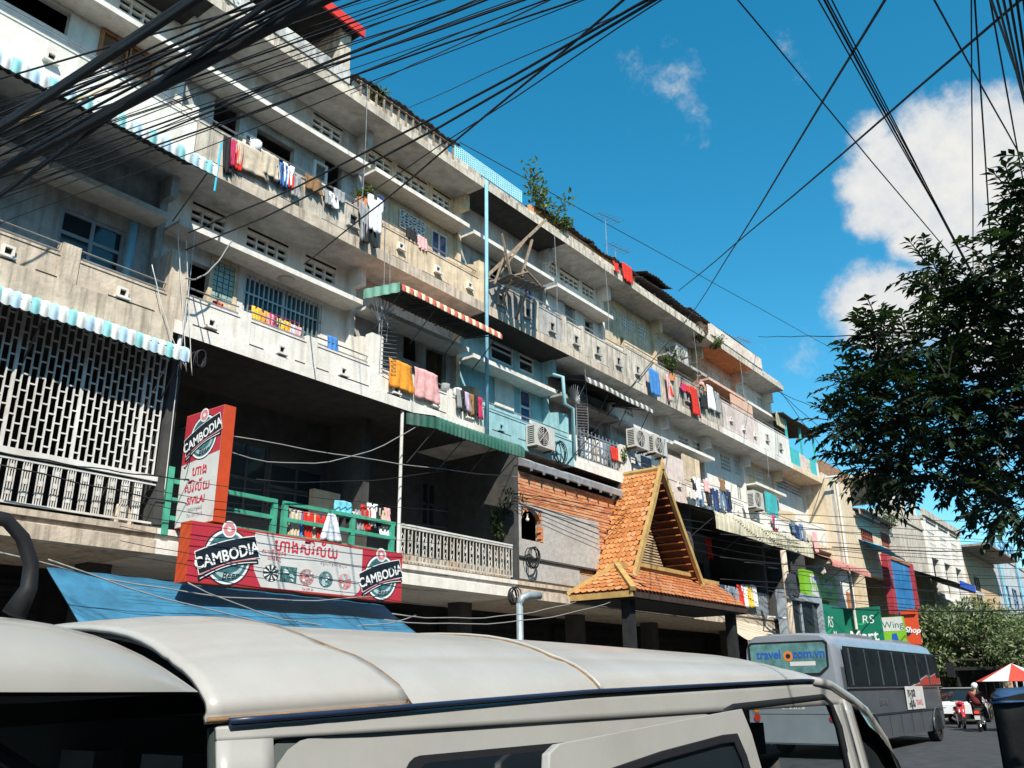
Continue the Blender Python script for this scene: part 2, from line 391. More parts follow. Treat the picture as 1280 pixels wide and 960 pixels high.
bay('C', 3, par=cream, pt=11.22, wall=cream, eye=12.82, em=white, fasc=concr, sof=soff,
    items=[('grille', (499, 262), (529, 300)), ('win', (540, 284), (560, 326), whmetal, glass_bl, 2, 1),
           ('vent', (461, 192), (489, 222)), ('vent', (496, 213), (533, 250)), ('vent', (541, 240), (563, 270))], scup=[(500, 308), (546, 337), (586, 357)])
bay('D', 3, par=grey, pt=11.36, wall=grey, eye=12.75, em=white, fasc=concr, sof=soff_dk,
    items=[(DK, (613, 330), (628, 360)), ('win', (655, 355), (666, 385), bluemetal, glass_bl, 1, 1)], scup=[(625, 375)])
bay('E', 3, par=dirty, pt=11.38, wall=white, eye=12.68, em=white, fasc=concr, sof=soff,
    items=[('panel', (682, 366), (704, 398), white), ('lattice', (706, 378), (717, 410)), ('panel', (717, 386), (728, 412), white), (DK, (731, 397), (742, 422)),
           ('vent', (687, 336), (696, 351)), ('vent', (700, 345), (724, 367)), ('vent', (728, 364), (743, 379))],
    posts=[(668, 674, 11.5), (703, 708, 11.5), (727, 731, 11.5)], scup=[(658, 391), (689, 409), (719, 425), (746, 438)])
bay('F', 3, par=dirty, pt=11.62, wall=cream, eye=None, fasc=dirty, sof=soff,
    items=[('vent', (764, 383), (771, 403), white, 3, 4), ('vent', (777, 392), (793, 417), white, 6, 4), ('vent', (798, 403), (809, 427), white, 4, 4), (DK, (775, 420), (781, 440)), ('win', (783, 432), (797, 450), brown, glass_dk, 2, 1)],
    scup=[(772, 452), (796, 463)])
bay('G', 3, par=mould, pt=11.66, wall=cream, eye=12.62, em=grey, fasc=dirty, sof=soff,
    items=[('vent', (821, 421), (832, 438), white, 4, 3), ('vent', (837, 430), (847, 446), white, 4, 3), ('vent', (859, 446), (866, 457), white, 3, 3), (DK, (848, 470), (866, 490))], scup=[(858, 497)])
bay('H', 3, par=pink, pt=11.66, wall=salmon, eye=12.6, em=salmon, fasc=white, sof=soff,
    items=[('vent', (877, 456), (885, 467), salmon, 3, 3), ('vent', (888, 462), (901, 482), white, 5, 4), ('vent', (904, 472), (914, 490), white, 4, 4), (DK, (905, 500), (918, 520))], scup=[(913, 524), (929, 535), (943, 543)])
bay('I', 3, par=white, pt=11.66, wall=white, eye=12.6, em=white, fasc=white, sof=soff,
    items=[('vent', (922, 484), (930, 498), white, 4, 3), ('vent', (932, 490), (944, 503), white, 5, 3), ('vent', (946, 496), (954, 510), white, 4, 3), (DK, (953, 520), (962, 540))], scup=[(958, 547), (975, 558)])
LV = {1: (Z1b, Z1), 2: (Z2b, Z2), 3: (Z3b, Z3)}
TOPB = {1: Z2b, 2: Z3b, 3: ZRb}

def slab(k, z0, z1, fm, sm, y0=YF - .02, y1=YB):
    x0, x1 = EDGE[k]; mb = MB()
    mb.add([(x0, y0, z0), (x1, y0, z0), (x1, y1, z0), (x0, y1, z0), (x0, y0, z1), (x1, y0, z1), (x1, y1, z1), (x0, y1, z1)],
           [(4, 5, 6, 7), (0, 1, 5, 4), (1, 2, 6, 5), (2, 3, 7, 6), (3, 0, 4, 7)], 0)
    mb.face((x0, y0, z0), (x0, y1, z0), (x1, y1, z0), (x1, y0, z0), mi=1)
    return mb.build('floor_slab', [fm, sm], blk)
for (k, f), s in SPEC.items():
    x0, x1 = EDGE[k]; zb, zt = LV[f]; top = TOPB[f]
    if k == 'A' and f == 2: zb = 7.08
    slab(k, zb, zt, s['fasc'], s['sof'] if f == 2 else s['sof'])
    H = []
    def fit(it):
        r = rect(it[1], it[2])
        return (r[0], r[1], top - .46, top - .17) if it[0] == 'vent' and k in 'ABCDE' else r
    for it in s.get('items', ()):
        H.append(fit(it) if it[0] not in ('panel', 'shut') else None)
    H = [h for h in H if h]
    w = MB(); w.holes(x0 + .07, x1 - .07, zt, top, YW, YW + .14, H); w.build('back_wall', s['wall'], blk)
    for it in s.get('items', ()):
        r = fit(it); r = (max(r[0], x0 + .1), min(r[1], x1 - .1), max(r[2], zt + .02), min(r[3], top - .02))
        a = it[3:]
        if it[0] == 'vent': vent(r, *a)
        elif it[0] in ('win', 'door'): window(r, *a)
        elif it[0] == 'shut': shutter(r, *(a or (whmetal,)), Y=YW - .035)
        elif it[0] == 'panel': panel(r, a[0], Y=YW - .003)
        elif it[0] == 'slit':
            mb = MB(); frame_box(mb, r, YW - .01, YW + .05, .04)
            zz = r[3] - .18; mb.box(r[0], r[1], YW - .007, YW + .04, zz - .02, zz + .02); mb.build('vent_frame', whmetal, blk)
            MB().box(r[0] + .04, r[1] - .04, YW + .03, YW + .045, r[2] + .04, r[3] - .04).build('pane', glass_dk, blk)
        elif it[0] == 'gblock':
            o = MB().box(r[0] - .05, r[1] + .05, YW - .02, YW - .004, r[2] - .05, r[3] + .05)
            mb = MB(); frame_box(mb, (r[0] - .06, r[1] + .06, r[2] - .06, r[3] + .06), YW - .03, YW + .1, .08); fr = mb.build('glass_block_window', cream, blk)
            nx, nz = 4, 8; dx, dz = (r[1] - r[0]) / nx, (r[3] - r[2]) / nz
            me = MB().box(-dx * .42, dx * .42, -.03, .04, -dz * .42, dz * .42).mesh('glass_block', gblock)
            MB().box(r[0], r[1], YW + .03, YW + .06, r[2], r[3]).build('mortar', cream, fr)
            for i in range(nx):
                for j in range(nz): inst('glass_block', me, (r[0] + dx * (i + .5), YW + .025, r[2] + dz * (j + .5)), fr)
        elif it[0] == 'wide':
            o = window(r, whmetal, glass_teal, 2, 1, w=.05)
            mb = MB()
            for i in range(1, 17):
                x = r[0] + (r[1] - r[0]) * i / 17; mb.box(x - .012, x + .012, YW - .01, YW + .012, r[2], r[3])
            mb.box(r[0], r[1], YW - .012, YW + .014, r[2] + (r[3] - r[2]) * .62, r[2] + (r[3] - r[2]) * .62 + .03)
            mb.build('burglar_bars', metal, o)
        elif it[0] == 'grille':
            window(r, bluemetal, glass_dk, 2, 1); mb = MB(); x0_, x1_, z0_, z1_ = r
            for i in range(7): x = x0_ + (x1_ - x0_) * i / 6; mb.box(x - .016, x + .016, YW - .05, YW - .02, z0_, z1_)
            for j in range(7): z = z0_ + (z1_ - z0_) * j / 6; mb.box(x0_, x1_, YW - .048, YW - .022, z - .016, z + .016)
            for c in ((.25, .5), (.75, .5)):
                cx, cz = x0_ + (x1_ - x0_) * c[0], z0_ + (z1_ - z0_) * c[1]; q = .22
                for a_, b_ in (((cx - q, cz), (cx, cz + q)), ((cx, cz + q), (cx + q, cz)), ((cx + q, cz), (cx, cz - q)), ((cx, cz - q), (cx - q, cz))):
                    mb.bar((a_[0], YW - .06, a_[1]), (b_[0], YW - .06, b_[1]), .03)
            mb.build('window_grille', whmetal, blk)
        elif it[0] == 'lattice':
            mb = MB(); x0_, x1_, z0_, z1_ = r; n = 6
            for i in range(-n, n * 2):
                a_, b_ = (x0_ + (x1_ - x0_) * i / n, z0_), (x0_ + (x1_ - x0_) * (i + n) / n, z1_)
                for flip in (0, 1):
                    A, B = ((a_[0], a_[1]), (b_[0], b_[1])) if not flip else ((a_[0], z1_), (b_[0], z0_))
                    t0 = max(0, (x0_ - A[0]) / (B[0] - A[0])); t1 = min(1, (x1_ - A[0]) / (B[0] - A[0]))
                    if t1 > t0 + .02:
                        mb.bar((A[0] + (B[0] - A[0]) * t0, YW + .03 + flip * .01, A[1] + (B[1] - A[1]) * t0), (A[0] + (B[0] - A[0]) * t1, YW + .03 + flip * .01, A[1] + (B[1] - A[1]) * t1), .02)
            mb.build('window_grille', metal, blk)
    # parapet
    if s.get('par'):
        mb = MB(); pt = s['pt']; mb.box(x0 + .01, x1 - .01, YF + .03, YF + .15, zt + .002, pt)
        mb.box(x0 + .012, x1 - .012, YF + .015, YF + .165, pt, pt + .035)
        pe = mb.build('parapet', s['par'], blk)
        prev = x0 + .05
        for a, b, z in s.get('posts', ()):
            u0, u1 = PY(a, 400 if f == 2 else 250, YF).x, PY(b, 400 if f == 2 else 250, YF).x
            yy = {2: (7.9), 3: (11.3)}[f]
            # posts stand at the picture column of the parapet top
            def colx(px):
                best = min(range(0, 700, 2), key=lambda py: abs(PY(px, py, YF).z - yy)); return PY(px, best, YF).x
            u0, u1 = colx(a), colx(b)
            MB().box(u0, u1, YF + .005, YF + .175, zt + .003, z).build('parapet_post', s['par'], blk)
            rails(prev, u0, pt); prev = u1
        rails(prev, x1 - .1, pt)
        # drain slots along the foot of the parapet
        x = x0 + .35
        while x < x1 - .9:
            w_ = random.uniform(.45, .95)
            MB().box(x, x + w_, YF + .022, YF + .034, zt + .01, zt + .045).build('drain_slot', slot, pe)
            x += w_ + random.uniform(.25, .8)
    sm = s['par'] if s.get('par') in (turq,) else white
    for c in s.get('scup', ()): scupper(*c, m=(sm if f == 2 or k in 'ACH' else grey), w=(.17 if f == 2 or k in 'ACH' else .25), h=(.15 if f == 2 or k in 'ACH' else .27))
    if s.get('eye'):
        z = s['eye']; em = s['em']
        mb = MB(); mb.box(x0 + .085, x1 - .085, YF + .4, YW - .002, z - .06, z + .0)
        mb.box(x0 + .083, x1 - .083, YF + .37, YF + .398, z - .07, z + .035)
        mb.build('sun_shade_slab', em, blk)

# ---- roof slab, A..I ; J is one storey lower
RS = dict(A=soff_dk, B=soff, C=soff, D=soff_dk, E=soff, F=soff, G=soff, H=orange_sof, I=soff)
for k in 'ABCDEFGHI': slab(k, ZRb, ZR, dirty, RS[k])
mb = MB()
for k in 'ABCDEFGHI':
    x0, x1 = EDGE[k]; mb.box(x0 + .02, x1 - .02, YF + .06, YF + .2, ZR + .002, ZR + .16 + (.06 if k in 'CE' else 0))
mb.build('roof_kerb', dirty, blk)
# beams under the roof and the third floor slab at each party wall
# ---- party walls with balcony wings
WING = {}
for f in (2, 3):
    for i, k in enumerate(BAY):
        if f == 3 and k == 'J': continue
        x = EDGE[k][1]; zt = LV[f][1]; top = TOPB[f]
        s = SPEC[(k, f)]; m = s['wall']
        if f == 2 and k == 'C': m = cream
        mb = MB(); mb.box(x - .07, x + .07, YW - .12, YB, zt + .001, top - .001)
        mb.box(x - .068, x + .068, YF + .5, YW - .12, top - .42, top - .001)
        zz = {(2, 'A'): 8.68, (2, 'B'): 8.66, (2, 'C'): 8.5, (2, 'D'): 8.75, (2, 'E'): 8.5}.get((f, k), zt + 1.05)
        # wing: low at the front, sweeping up to the back wall
        pts = [(x - .065, YF + .16, zt + .002), (x - .065, YW - .12, zt + .002), (x - .065, YW - .12, min(zz + .16, top - .5)), (x - .065, YF + .42, zz + .10), (x - .065, YF + .16, zz)]
        mb.prism(pts, (.13, 0, 0)); mb.build('party_wall', m, blk)
        if f == 2 and k in 'AB' or (f == 3 and k in 'CG'):
            MB().box(x - .16, x + .16, YF, YF + .18, zt + .004, zz + .04).build('wing_pier', s['par'] or white, blk)
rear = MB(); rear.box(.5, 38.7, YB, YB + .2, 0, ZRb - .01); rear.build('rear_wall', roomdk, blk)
MB().box(.3, .498, YF, YB + .2, 0, ZR).build('end_wall', dirty, blk)
MB().box(35.1, 35.25, YW - .25, YB, Z3, ZRb).build('end_wall', white, blk)
# dark partitions that put the rooms' shade into their colour
for f in (2, 3):
    for k in BAY:
        if (k, f) not in SPEC: continue
        x0, x1 = EDGE[k]; zt = LV[f][1]
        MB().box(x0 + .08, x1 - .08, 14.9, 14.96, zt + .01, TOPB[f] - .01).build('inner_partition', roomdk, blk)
# ------------------------------------------------------------------ first floor and street level of the block
E1 = [(.5, 7.1), (7.1, 12.2), (12.2, 16.0), (16.0, 20.9), (20.9, 25.1), (25.1, 30.9), (30.9, 35.1), (35.1, 38.7)]
for a, b in E1:
    mb = MB(); mb.box(a, b, YF - .02, YB, Z1b, Z1b + .2).box(a, b, YF + .04, YB, Z1b + .202, Z1 - .09).box(a, b, YF - .01, YB, Z1 - .088, Z1)
    mb.build('floor_slab', concr if a < 6 or a > 15 else white, blk)
W1 = 14.1
for i, (a, b) in enumerate(E1):
    if i == 3: continue
    H = []
    if i == 1: H = [rect((338, 575), (402, 650), W1), rect((285, 545), (330, 650), W1)]
    if i == 2: H = [rect((528, 600), (545, 660), W1), rect((570, 610), (600, 670), W1)]
    if i == 0: H = [(3.9, 5.3, 4.2, 6.6)]
    if i in (4, 5): H = [(a + .5, a + 1.5, Z1, 6.2), (b - 1.6, b - .6, Z1, 6.2)]
    m = {0: shopdk, 1: mat('dark_grey_paint', (.055, .056, .056), var=.2, stain_amt=.4), 2: MATS['dim_room'], 4: MATS['dim_room'], 5: mat('slate_blue_paint', (.20, .235, .25), var=.12, stain_amt=.4), 6: roomdk, 7: white}[i]  # sign-balcony wall: shade put into a near-black grey
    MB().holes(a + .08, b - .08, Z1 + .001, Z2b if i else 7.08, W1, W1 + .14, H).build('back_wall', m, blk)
    for h in H:
        h = (max(h[0], a + .1), min(h[1], b - .1), max(h[2], Z1 + .02), min(h[3], Z2b - .05))
        window(h, dkmetal, glass_dk, 2, 2, Y=W1)
for i, (a, b) in enumerate(E1[:-1]):
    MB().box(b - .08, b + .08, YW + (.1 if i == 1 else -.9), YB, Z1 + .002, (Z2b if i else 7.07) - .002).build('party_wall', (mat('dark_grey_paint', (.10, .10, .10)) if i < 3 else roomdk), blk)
    if i in (0, 1, 2, 4, 5, 6):
        MB().tube([(b + .02, YF + .05, Z1), (b + .02, YF + .05, Z2b)], .035, 8).build('balcony_post', whmetal, blk)
# tan slab added for the sunlit patch of wall on the sign balcony
MB().box(11.35, 12.05, W1 - .5, W1 - .36, Z1 + .003, 5.75).build('balcony_partition', tan, blk)

# bay A: brick-bond steel grille over an ornamental balustrade
x0, x1, z0, z1 = .7, 7.02, 4.98, 6.95
fr = MB(); px_, pz_ = .104, .235
mb = MB(); n = int((x1 - x0) / px_)
for i in range(n + 1):
    x = x0 + i * px_; w = .024 if i % 9 == 3 else .010
    mb.box(x - w, x + w, YF + .02, YF + .05, z0, z1)
    if i < n:
        z = z0 + (pz_ / 2 if i % 2 else 0) + .1
        while z < z1 - .05: mb.box(x + .010, x + px_ - .010, YF + .024, YF + .046, z - .010, z + .010); z += pz_
mb.build('security_grille', whmetal, blk)
MB().box(x0, x1 + .03, YF + .01, YF + .07, z0 - .09, z0 - .002).build('grille_rail', whmetal, blk)
mb = MB(); zt, zb = 4.86, Z1 + .05
mb.box(x0, x1, YF + .04, YF + .07, zt - .03, zt).box(x0, x1, YF + .04, YF + .07, zb, zb + .03)
x = x0
while x < x1 - .2:
    for dx in (0, .034, .068, .102): mb.box(x + dx - .006, x + dx + .006, YF + .045, YF + .065, zb, zt)
    for zz in (.25, .52, .8): mb.box(x + .022, x + .08, YF + .042, YF + .068, zb + (zt - zb) * zz - .035, zb + (zt - zb) * zz + .035)
    x += .2
mb.build('balustrade', whmetal, blk)
# bay B: green railing
gr = MB().box(7.16, 7.26, YF - .03, YF + .07, Z1 - .1, 5.15).build('green_railing', green, blk)
for x in (9.2, 9.42, 12.0): MB().box(x - .045, x + .045, YF - .02, YF + .06, Z1 + .002, 4.9).build('post', green, gr)
for z in (4.94, 4.66, 4.38):
    for a, b in ((7.28, 9.24), (9.38, 12.08)): MB().box(a, b, YF - .012, YF + .045, z - .035, z + .03).build('rail', green, gr)
MB().box(10.93, 11.02, YF - .016, YF + .055, Z1 + .002, 4.9).build('post', green, gr)
# bay C: wrought iron balustrade with scrolls
mb = MB(); x0, x1, zb, zt = 12.28, 15.86, Z1 + .06, 4.9
mb.box(x0, x1, YF + .02, YF + .06, zt, zt + .045).box(x0, x1, YF + .03, YF + .05, zb, zb + .03)
MB().box(x0, x1, YF + .01, YF + .07, zt + .05, zt + .085).build('hand_rail', whmetal, blk)
k = int((x1 - x0) / .105)
for i in range(k + 1):
    x = x0 + i * (x1 - x0) / k; mb.box(x - .009, x + .009, YF + .033, YF + .05, zb, zt)
    if i < k and i % 2 == 0:
        c = x + .052
        for s_ in (0, 1):
            cz = zb + (zt - zb) * (.3 + .38 * s_)
            pts = [(c + .045 * math.cos(t * .7 + s_ * 3.1) * (1 - t * .08), YF + .042, cz + .11 * math.sin(t * .7) * (1 - t * .05)) for t in range(10)]
            mb.tube(pts, .009, 4)
mb.build('balustrade', mat('pale_iron', (.52, .51, .47), rough=.6, var=.2, stain=(.3, .18, .08), stain_amt=.5), blk)
MB().box(x0, x1, YF + .09, YF + .13, Z1 + .004, 4.42).build('kick_board', mat('rust_streaked_board', (.46, .40, .33), var=.2, stain=(.35, .17, .05), stain_amt=.8, streak=.7), blk)

# bay D: bricked-up front with cement render and a broken round-headed opening
bx0, bx1 = 16.08, 20.85
brick_m = [mat('brick_%d' % i, c, var=.15, scale=20, bump=.2) for i, c in enumerate([(.55, .22, .10), (.62, .27, .12), (.48, .18, .085), (.58, .30, .17)])]
mortar = mat('pale_mortar', (.44, .33, .25), var=.15, scale=20)
bw = MB().holes(bx0, bx1, 4.21, 6.78, YF + .06, YF + .2, [(16.22, 17.02, 5.18, 5.92)]).build('infill_wall', mortar, blk)
mb = MB(); z = 4.6; row = 0; rs = random.Random(3)
while z < 6.74:
    x = bx0 + .02 + (.11 if row % 2 else 0)
    while x < bx1 - .22:
        if z > 5.85 + .05 * math.sin(x * 5) or x > 19.6 or (z < 4.95 and x > 18.6):
            d = rs.uniform(-.004, .01); mb.box(x, x + .205, YF + .05 - d, YF + .07, z, z + .062, mi=rs.randrange(4))
        x += .22
    z += .078; row += 1
o = mb.build('brickwork', brick_m, bw); o['kind'] = 'stuff'
MB().holes(bx0 + .03, 19.62, 4.78, 6.02, YF + .015, YF + .058, [(16.2, 17.04, 5.16, 5.94)]).build('render_panel', stuccogrey, bw)
MB().box(bx0 + .03, 18.62, YF + .018, YF + .058, 4.26, 4.72).build('render_panel', stuccogrey, bw)
MB().box(bx0, 19.7, YF - .03, YF + .05, 4.725, 4.765).build('ledge_strip', dkmetal, bw)
mb = MB()                                   # ragged round head and jamb bricks of the opening
cx, cz, r_ = 16.62, 5.54, .40
for i in range(15):
    a = math.pi * (i + .5) / 15
    p = Vector((cx + r_ * math.cos(a), YF + .03, cz + r_ * .95 * math.sin(a)))
    o_ = Vector((cx + .62 * math.cos(a), YF + .03, cz + .6 * math.sin(a)))
    o_.x = min(max(o_.x, 16.2), 17.04); o_.z = min(o_.z, 5.94)
    t = Vector((-math.sin(a), 0, math.cos(a))) * .045
    mb.prism([p - t, o_ - t, o_ + t, p + t], (0, .13, 0), mi=rs.randrange(2))
for i in range(5): mb.box(17.0 - rs.uniform(0, .05), 17.06, YF + .005, YF + .12, 5.18 + i * .075, 5.245 + i * .075, mi=rs.randrange(2))
mb.build('broken_edge', [brick_m[0], stuccogrey], bw)
MB().box(16.1, 17.2, YF + 1.0, YF + 1.05, 4.9, 6.3).build('inner_partition', grey, bw)
t_ = thing('light_bulb', 'bare bulb on a short flex hanging in the broken wall opening', 'light bulb', (16.55, YF + .1, 5.72))
MB().tube([(16.55, YF + .1, 5.92), (16.56, YF + .1, 5.8)], .008, 5).build('flex', dkmetal, t_)
MB().ball((16.56, YF + .1, 5.67), .045).build('bulb', mat('frosted_bulb', (.8, .75, .62), rough=.3, var=0), t_, True)
MB().tube([(16.56, YF + .1, 5.81), (16.56, YF + .1, 5.71)], .02, 8).build('socket', whmetal, t_)
# folded sheet gutter above the bricks
mb = MB(); mb.prism([(16.1, YF - .13, 6.86), (16.1, YF - .15, 7.0), (16.1, YF + .0, 7.1), (16.1, YF + .0, 6.88)], (4.7, 0, 0))
mb.build('gutter', mat('dull_zinc', (.36, .37, .40), rough=.55, metal=.3, var=.2, stain=(.15, .10, .07), stain_amt=.5), blk)
for i in range(9): MB().box(16.4 + i * .52, 16.44 + i * .52, YF - .17, YF - .12, 6.78, 7.0).build('gutter_bracket', metal, blk)
# F-H: blue-grey slatted balustrade and stair enclosure
mb = MB(); x0, x1 = 25.2, 30.8
for i in range(44): x = x0 + i * (x1 - x0) / 43; mb.box(x - .03, x + .03, YF + .02, YF + .05, Z1 + .03, 4.95)
mb.box(x0, x1, YF + .01, YF + .06, 4.95, 5.0); mb.build('balustrade', mat('slate_slats', (.22, .26, .29), rough=.6, var=.15), blk)
# street level: columns, roller shutters, dark shops
for i, (a, b) in enumerate(E1):
    MB().box(b - .2, b + .2, YF + 1.5, YF + 1.9, GZ + .14, Z1b).build('column', roomdk, blk)  # columns coloured dark to carry the street-level shade
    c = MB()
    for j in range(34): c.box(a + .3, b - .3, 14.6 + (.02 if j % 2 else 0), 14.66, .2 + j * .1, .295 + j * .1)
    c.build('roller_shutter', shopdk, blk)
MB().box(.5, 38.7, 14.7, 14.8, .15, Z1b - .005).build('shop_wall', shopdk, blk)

# ------------------------------------------------------------------ roof-level lean-tos on the block
tin = mat('rusty_black_tin', (.055, .05, .05), rough=.7, var=.4, stain=(.12, .06, .03), stain_amt=.5)
def sheet_roof(x0, x1, y0, z0, y1, z1, m=tin, nm='tin_roof', wave=.2):
    mb = MB(); n = int((x1 - x0) / wave * 4)
    mb.grid(lambda u, v: (x0 + (x1 - x0) * u, y0 + (y1 - y0) * v, z0 + (z1 - z0) * v + .022 * math.cos(2 * math.pi * (x1 - x0) * u / wave) + .03 * math.sin(x0 + u * 9)), n, 4)
    o = mb.build(nm, m, blk); md = o.modifiers.new('t', 'SOLIDIFY'); md.thickness = .02; return o
white4 = mat('sooty_white_plaster', (.58, .57, .54), var=.15, stain=(.08, .08, .08), stain_amt=.7, streak=.6)
MB().box(.5, 10.3, YF + .03, YF + .15, ZR + .165, ZR + .48).build('roof_parapet', white4, blk)
MB().box(.5, 10.5, YF + 1.4, YF + 1.5, ZR + .01, 16.2).build('roof_room_wall', shopdk, blk)
o = MB().box(.5, 10.65, YF + .12, YF + 4, 15.75, 15.9).build('roof_room_slab', soff_dk, blk)
MB().box(.5, 10.68, YF + .06, YF + .118, 15.68, 15.92).build('red_fascia', mat('red_paint', (.62, .04, .03), rough=.5, var=.1), o)
MB().box(10.2, 10.5, YF + .3, YF + 1.4, ZR + .01, 15.74).build('roof_pier', dirty, blk)
for x in (10.5, 11.6, 12.7): sheet_roof(x, x + 1.25, YF + .02, 14.52 + (x % 1) * .1, YF + 2.6, 15.6)
MB().box(10.6, 13.7, YF + .24, YF + .32, ZR + .01, 14.55).build('roof_room_wall', white4, blk)
for i in range(14): MB().box(10.6 + i * .235, 10.64 + i * .235, YF + .02, YF + .055, ZR + .01, 14.45).build('fence_picket', wood, blk)
MB().tube([(10.5, YF + .02, 14.4), (13.7, YF + .02, 14.42)], .02, 5).build('fence_rail', wood, blk)
mb = MB()                                   # turquoise breeze-block screen
lb = mat('pale_turquoise', (.36, .66, .74), rough=.6, var=.1)
for i in range(35): x = 13.8 + i * .08; mb.box(x - .016, x + .016, YF + .07, YF + .11, ZR + .225, 14.56)
for j in range(7): z = ZR + .24 + j * .055; mb.box(13.78, 16.55, YF + .073, YF + .106, z - .012, z + .012)
mb.build('roof_screen', lb, blk)
for x, h in ((17.3, 14.45), (18.7, 14.5), (20.1, 14.42), (21.4, 14.5)): sheet_roof(x, x + 1.55, YF + .06, h + .05, YF + 2.8, h + 1.1)
obrick = mat('orange_brick_plaster', (.60, .28, .13), var=.3, scale=9, stain=(.5, .42, .32), stain_amt=.7, bump=.3)
MB().box(17.1, 22.9, YF + .22, YF + .3, ZR + .01, 14.5).build('roof_room_wall', obrick, blk)
for i in range(30): MB().box(17.2 + i * .19, 17.23 + i * .19, YF + .205, YF + .218, ZR + .17, 14.32 + (i % 3) * .05).build('fence_picket', rust, blk)
sheet_roof(23.0, 27.2, YF - .02, 14.5, YF + 2.8, 15.4); sheet_roof(23.1, 24.9, YF - .15, 14.72, YF + 2.0, 15.3)
for x in (23.2, 24.3, 25.5, 26.6): MB().box(x - .04, x + .04, YF + .25, YF + .33, ZR, 14.45).build('roof_post', wood, blk)
MB().tube([(23.0, YF + .25, 14.25), (27.0, YF + .25, 14.2)], .02, 5).build('fence_rail', metal, blk)
MB().box(23.0, 27.0, YF + 1.2, YF + 1.3, ZR, 14.5).build('roof_room_wall', shopdk, blk)
plw = mat('flaking_plaster', (.62, .56, .50), var=.2, stain=(.40, .20, .12), stain_amt=.6, bump=.3)
MB().box(28.2, 33.0, YF + .03, YF + .15, ZR + .165, 14.62).build('roof_parapet', plw, blk)
MB().box(28.6, 33.2, YF + .6, YF + .7, ZR + .17, 15.1).build('roof_room_wall', plw, blk)
sheet_roof(27.3, 33.5, YF + .35, 15.0, YF + 3, 15.6)
# J: timber and tin balcony on the lower roof
slab('J', Z3b, Z3, tan, cream)
MB().box(35.1, 38.7, YF + 2.2, YF + 2.3, Z3, 12.6).build('back_wall', dkmetal, blk)
sheet_roof(34.4, 38.9, YF - .15, 12.62, YF + 2.6, 12.95, tin, 'tin_roof')
MB().box(34.2, 35.1, YF + .1, YF + .14, 12.1, 12.7).build('corrugated_panel', mat('yellowed_tin', (.50, .45, .30), var=.2, stain=(.2, .14, .08), stain_amt=.5), blk)
tq = mat('teal_board', (.06, .42, .42), rough=.5, var=.12)
jm = [tq, pink, mat('flower_cloth', (.55, .48, .36), var=.5, scale=18), tq, whmetal]
for i, (a, b) in enumerate(((35.2, 36.2), (36.22, 36.95), (36.97, 37.5), (37.52, 38.3), (38.32, 38.6))):
    MB().box(a, b, YF + .03 + i * .003, YF + .07 + i * .003, Z3 + .01, 11.35 - (i % 3) * .06).build('balcony_board', jm[i], blk)
for x in (35.2, 36.9, 38.6): MB().box(x - .04, x + .04, YF + .08, YF + .16, Z3, 12.6).build('balcony_post', tq, blk)
# end house: projecting plain wall beyond the balconies
house_k = thing('cream_house', 'plain cream wall of the taller house end beyond the last balcony', 'building', (40.6, YF, 0))
MB().box(38.72, 42.6, YF - .05, YB, 6.9, 10.9).build('wall', tan, house_k)
MB().box(38.74, 42.55, YF + .4, YB, 0.15, 6.9).build('wall', white, house_k)
for x, m in ((39.7, mat('grey_strip', (.38, .36, .33), var=.2)),): MB().box(x, x + .35, YF - .06, YF - .052, 7.0, 10.8).build('stair_vent_strip', m, house_k)
MB().tube([(40.4, YF - .12, 4.2), (40.4, YF - .12, 10.9)], .06, 8).build('drain_pipe', whmetal, house_k)
MB().box(38.74, 42.6, YF - .06, YF + 3, 10.9, 11.5).build('parapet', mat('brown_wood_screen', (.30, .17, .10), var=.3, scale=12), house_k)
for i in range(2): MB().box(41.3 + i * .45, 41.6 + i * .45, YF + .36, YF + .41, 4.6, 5.9).build('window', brown, house_k)
# ------------------------------------------------------------------ awnings
def awning(name, label, x0, x1, back, front, drop, mats, wave=.16, amp=.022, scallop=.05, posts=False, group=None, n_slope=3):
    (yb, zb), (yf, zf) = back, front
    t = thing(name, label, 'awning', ((x0 + x1) / 2, yb, zb), group)
    prof = [(yb + (yf - yb) * i / n_slope, zb + (zf - zb) * i / n_slope) for i in range(n_slope)]
    prof += [(yf + .10, zf + (zb - zf) * .1 + .005), (yf + .04, zf - .015), (yf + .012, zf - .05), (yf, zf - drop * .6), (yf + .005, zf - drop)]
    nx = max(8, int((x1 - x0) / wave * 6)); L_ = x1 - x0; k = len(prof) - 1
    def fn(u, v):
        j = min(k, round(v * k)); y, z = prof[j]; x = x0 + L_ * u; c = math.cos(2 * math.pi * L_ * u / wave)
        if j >= n_slope + 2: y += amp * c
        else: z += amp * c
        if j == k: z += scallop * (abs(math.sin(math.pi * L_ * u / wave)) * -1 + .5)
        return (x, y + .01 * math.sin(x * 3.1), z + .012 * math.sin(x * 1.7))
    mb = MB(); mb.grid(fn, nx, k, mi=lambda i, j: int(L_ * (i + .5) / nx / wave * (1 if len(mats) < 3 else 1)) % len(mats))
    o = mb.build('corrugated_sheet', mats, t, True)
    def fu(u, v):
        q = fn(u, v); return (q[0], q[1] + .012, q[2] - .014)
    MB().grid(fu, nx, k).build('underside', soff_dk, t, True)  # near-black under-sheet paints the shade below the awning
    f = MB(); f.tube([(x0, yf + .04, zf - .09), (x1, yf + .04, zf - .09)], .018, 5)
    for i in range(4):
        x = x0 + .08 + (L_ - .16) * i / 3; f.tube([(x, yf + .04, zf - .09), (x, yb - .02, zb - .07)], .016, 5); f.tube([(x, yf + .06, zf - .10), (x, YF + .03, zf - .75)], .012, 5)
    f.build('frame', dkmetal, t)
    return t
def paint(nm, c, **k): return mat(nm, c, rough=k.pop('rough', .55), var=k.pop('var', .15), **k)
